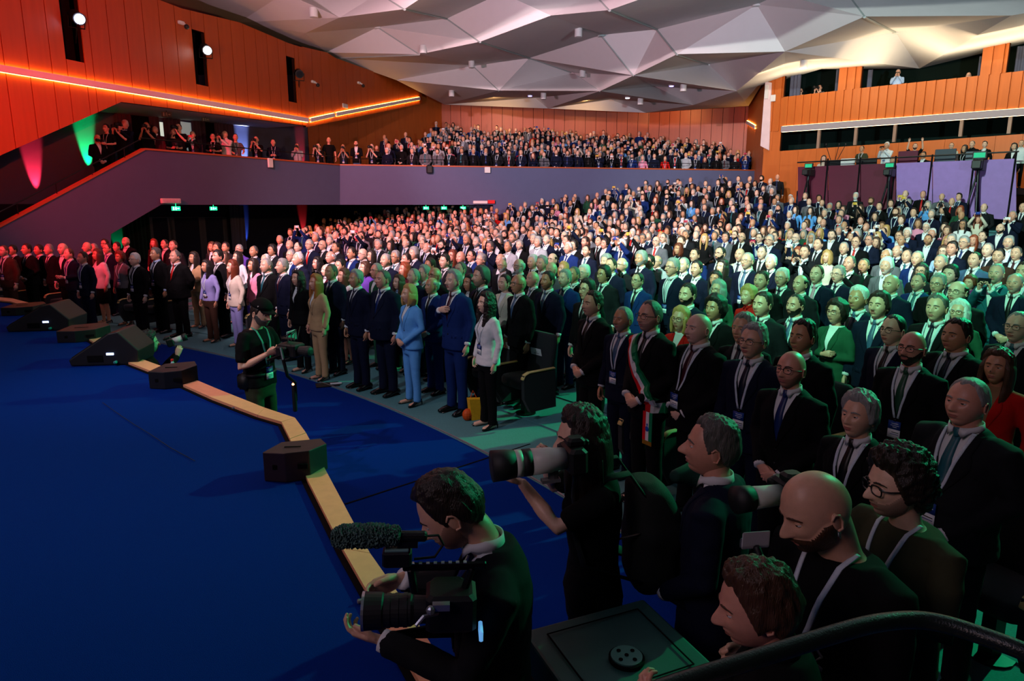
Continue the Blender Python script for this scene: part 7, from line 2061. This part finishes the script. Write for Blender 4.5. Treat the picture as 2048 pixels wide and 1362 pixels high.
# ------------------------------------------------------------ seats between the people, desk equipment
k = 0
for i in range(0, 4):
    r_ = R0 + .42 + i * ROW; a = R(14)
    while a < R(84):
        a += .60 / r_; x = C0[0] + r_ * math.cos(a); y = C0[1] + r_ * math.sin(a); u, v, dep = proj((x, y, floor_z(x, y) + .6))
        if y < .8 or u > 2150 or u < (1 if i == 0 else 1480): continue
        if any((px - x) ** 2 + (py - y) ** 2 < .17 for px, py, *_ in PLACED): continue
        if math.hypot(x - sp.x, y - sp.y) < 1.3: continue
        if u > 1500: place_seat(x, y, 'dark theatre seat between the standing people at the right', 'empty seats among the right rows')
        else: place_seat(x, y, 'dark theatre seat behind the standing front row', 'seats behind the front row')
        k += 1
print('SEATS', k)
n_b = wdir(BF0, BF1)[1]; D_b = wdir(BF0, BF1)[0]
def on_desk(u, v, back=.5):
    a = (BF0[0] - n_b.x * back, BF0[1] - n_b.y * back); b = (BF1[0] - n_b.x * back, BF1[1] - n_b.y * back); return at_wall(u, v, a, b)
# the control desk top itself
mb = MB(); q = [Vector((p[0], p[1], 0)) for p in (BF0, BF1)]
mb.prism([q[0] - n_b * .35 + D_b * .3, q[1] - n_b * .35 - D_b * .3, q[1] - n_b * .95 - D_b * .3, q[0] - n_b * .95 + D_b * .3], (0, 0, 3.95), (0, 0, 4.0))
o = mb.build('control_desk', plastic); tag(o, 'long black desk along the control platform', 'desk')
def monitor(u, v, w_, h_, label, m=None, name='computer_monitor'):
    P = on_desk(u, v, .6); P.z = 4.0; r = empty(name, P); tag(r, label, 'monitor')
    M = fr(Vector(), D_b, n_b); mb = MB(); mb.box((0, .03, h_ / 2 + .08), (w_, .05, h_), M=M, bev=.01); mb.build('back_shell', m or plastic, r)
    mb = MB(); mb.box((0, 0, h_ / 2 + .08), (w_ * .94, .012, h_ * .9), M=M); mb.build('screen', mat('phone_screen', '9fb6d0'), r)
    mb = MB(); mb.box((0, .0, .05), (.06, .05, .1), M=M); mb.box((0, 0, .01), (.25, .18, .02), M=M); mb.build('stand', plastic, r)
monitor(1890, 320, .62, .42, 'large computer monitor on the control desk, seen from behind', mat('monitor_grey', '3c424c', .5, .3, var=0))
monitor(1946, 318, .42, .30, 'smaller grey screen beside the large desk monitor', mat('monitor_grey2', '5c6674', .5, .3, var=0))
monitor(1815, 325, .62, .42, 'maroon-backed screen on the control desk', mat('maroon_panel', '5c1630'))
monitor(1696, 328, .50, .26, 'white-backed screen at the left of the control desk', whitep)
monitor(1733, 330, .70, .20, 'low black screen on the control desk', plastic)
P = on_desk(1666, 330, .6); P.z = 4.0; r = empty('audio_rack', P); tag(r, 'black box with microphones on the left end of the desk', 'equipment')
mb = MB(); mb.box((0, 0, .15), (.5, .35, .3), bev=.02); mb.build('case_body', plastic, r)
for s in (-.25, .15, .35): mb = MB(); mb.tube([(s * .4, 0, .3), (s * 1.2, .05, .85)], .012, 6); mb.ell((s * 1.2, .05, .87), (.03, .03, .05), 8, 6); mb.build('microphone', plastic, r)
for i, (u, v, s, lab) in enumerate(((1617, 345, 1, 'studio camera with green monitor at the left of the control platform'), (1779, 345, 1, 'studio camera with green monitor before the maroon panels'), (1958, 330, 1.25, 'largest studio camera before the violet panels'))):
    P = at_wall(u, v, (BF0[0] + n_b.x * .5, BF0[1] + n_b.y * .5), (BF1[0] + n_b.x * .5, BF1[1] + n_b.y * .5)); r = empty('studio_camera', P, math.atan2(-1, -.9) - math.pi / 2); tag(r, lab, 'camera', None)
    mb = MB(); mb.box((0, -.1, 0), (.22 * s, .5 * s, .26 * s), bev=.02); mb.build('camera_body', plastic, r)
    mb = MB(); mb.box((0, .28 * s, 0), (.20 * s, .26 * s, .20 * s), bev=.02); mb.build('lens_box', plastic, r)
    mb = MB(); mb.box((.02, -.05, .24 * s), (.30 * s, .08, .18 * s), bev=.01); o = mb.build('viewfinder', plastic, r)
    mb = MB(); mb.box((.02, .0, .24 * s), (.24 * s, .012, .12 * s)); mb.build('green_display', mat('display_green', '2a8f6a', .3, 0, var=.3, scale=20, emit='38c890', es=.6), o)
    mb = MB(); zf = floor_z(P.x, P.y) - P.z
    for a in (0, 2.1, 4.2): mb.tube([(0, 0, -.15), (math.cos(a) * .4, math.sin(a) * .4, zf)], .03, 6)
    mb.tube([(0, 0, 0), (0, 0, -.5)], .05, 8); mb.build('tripod', metal_d, r)
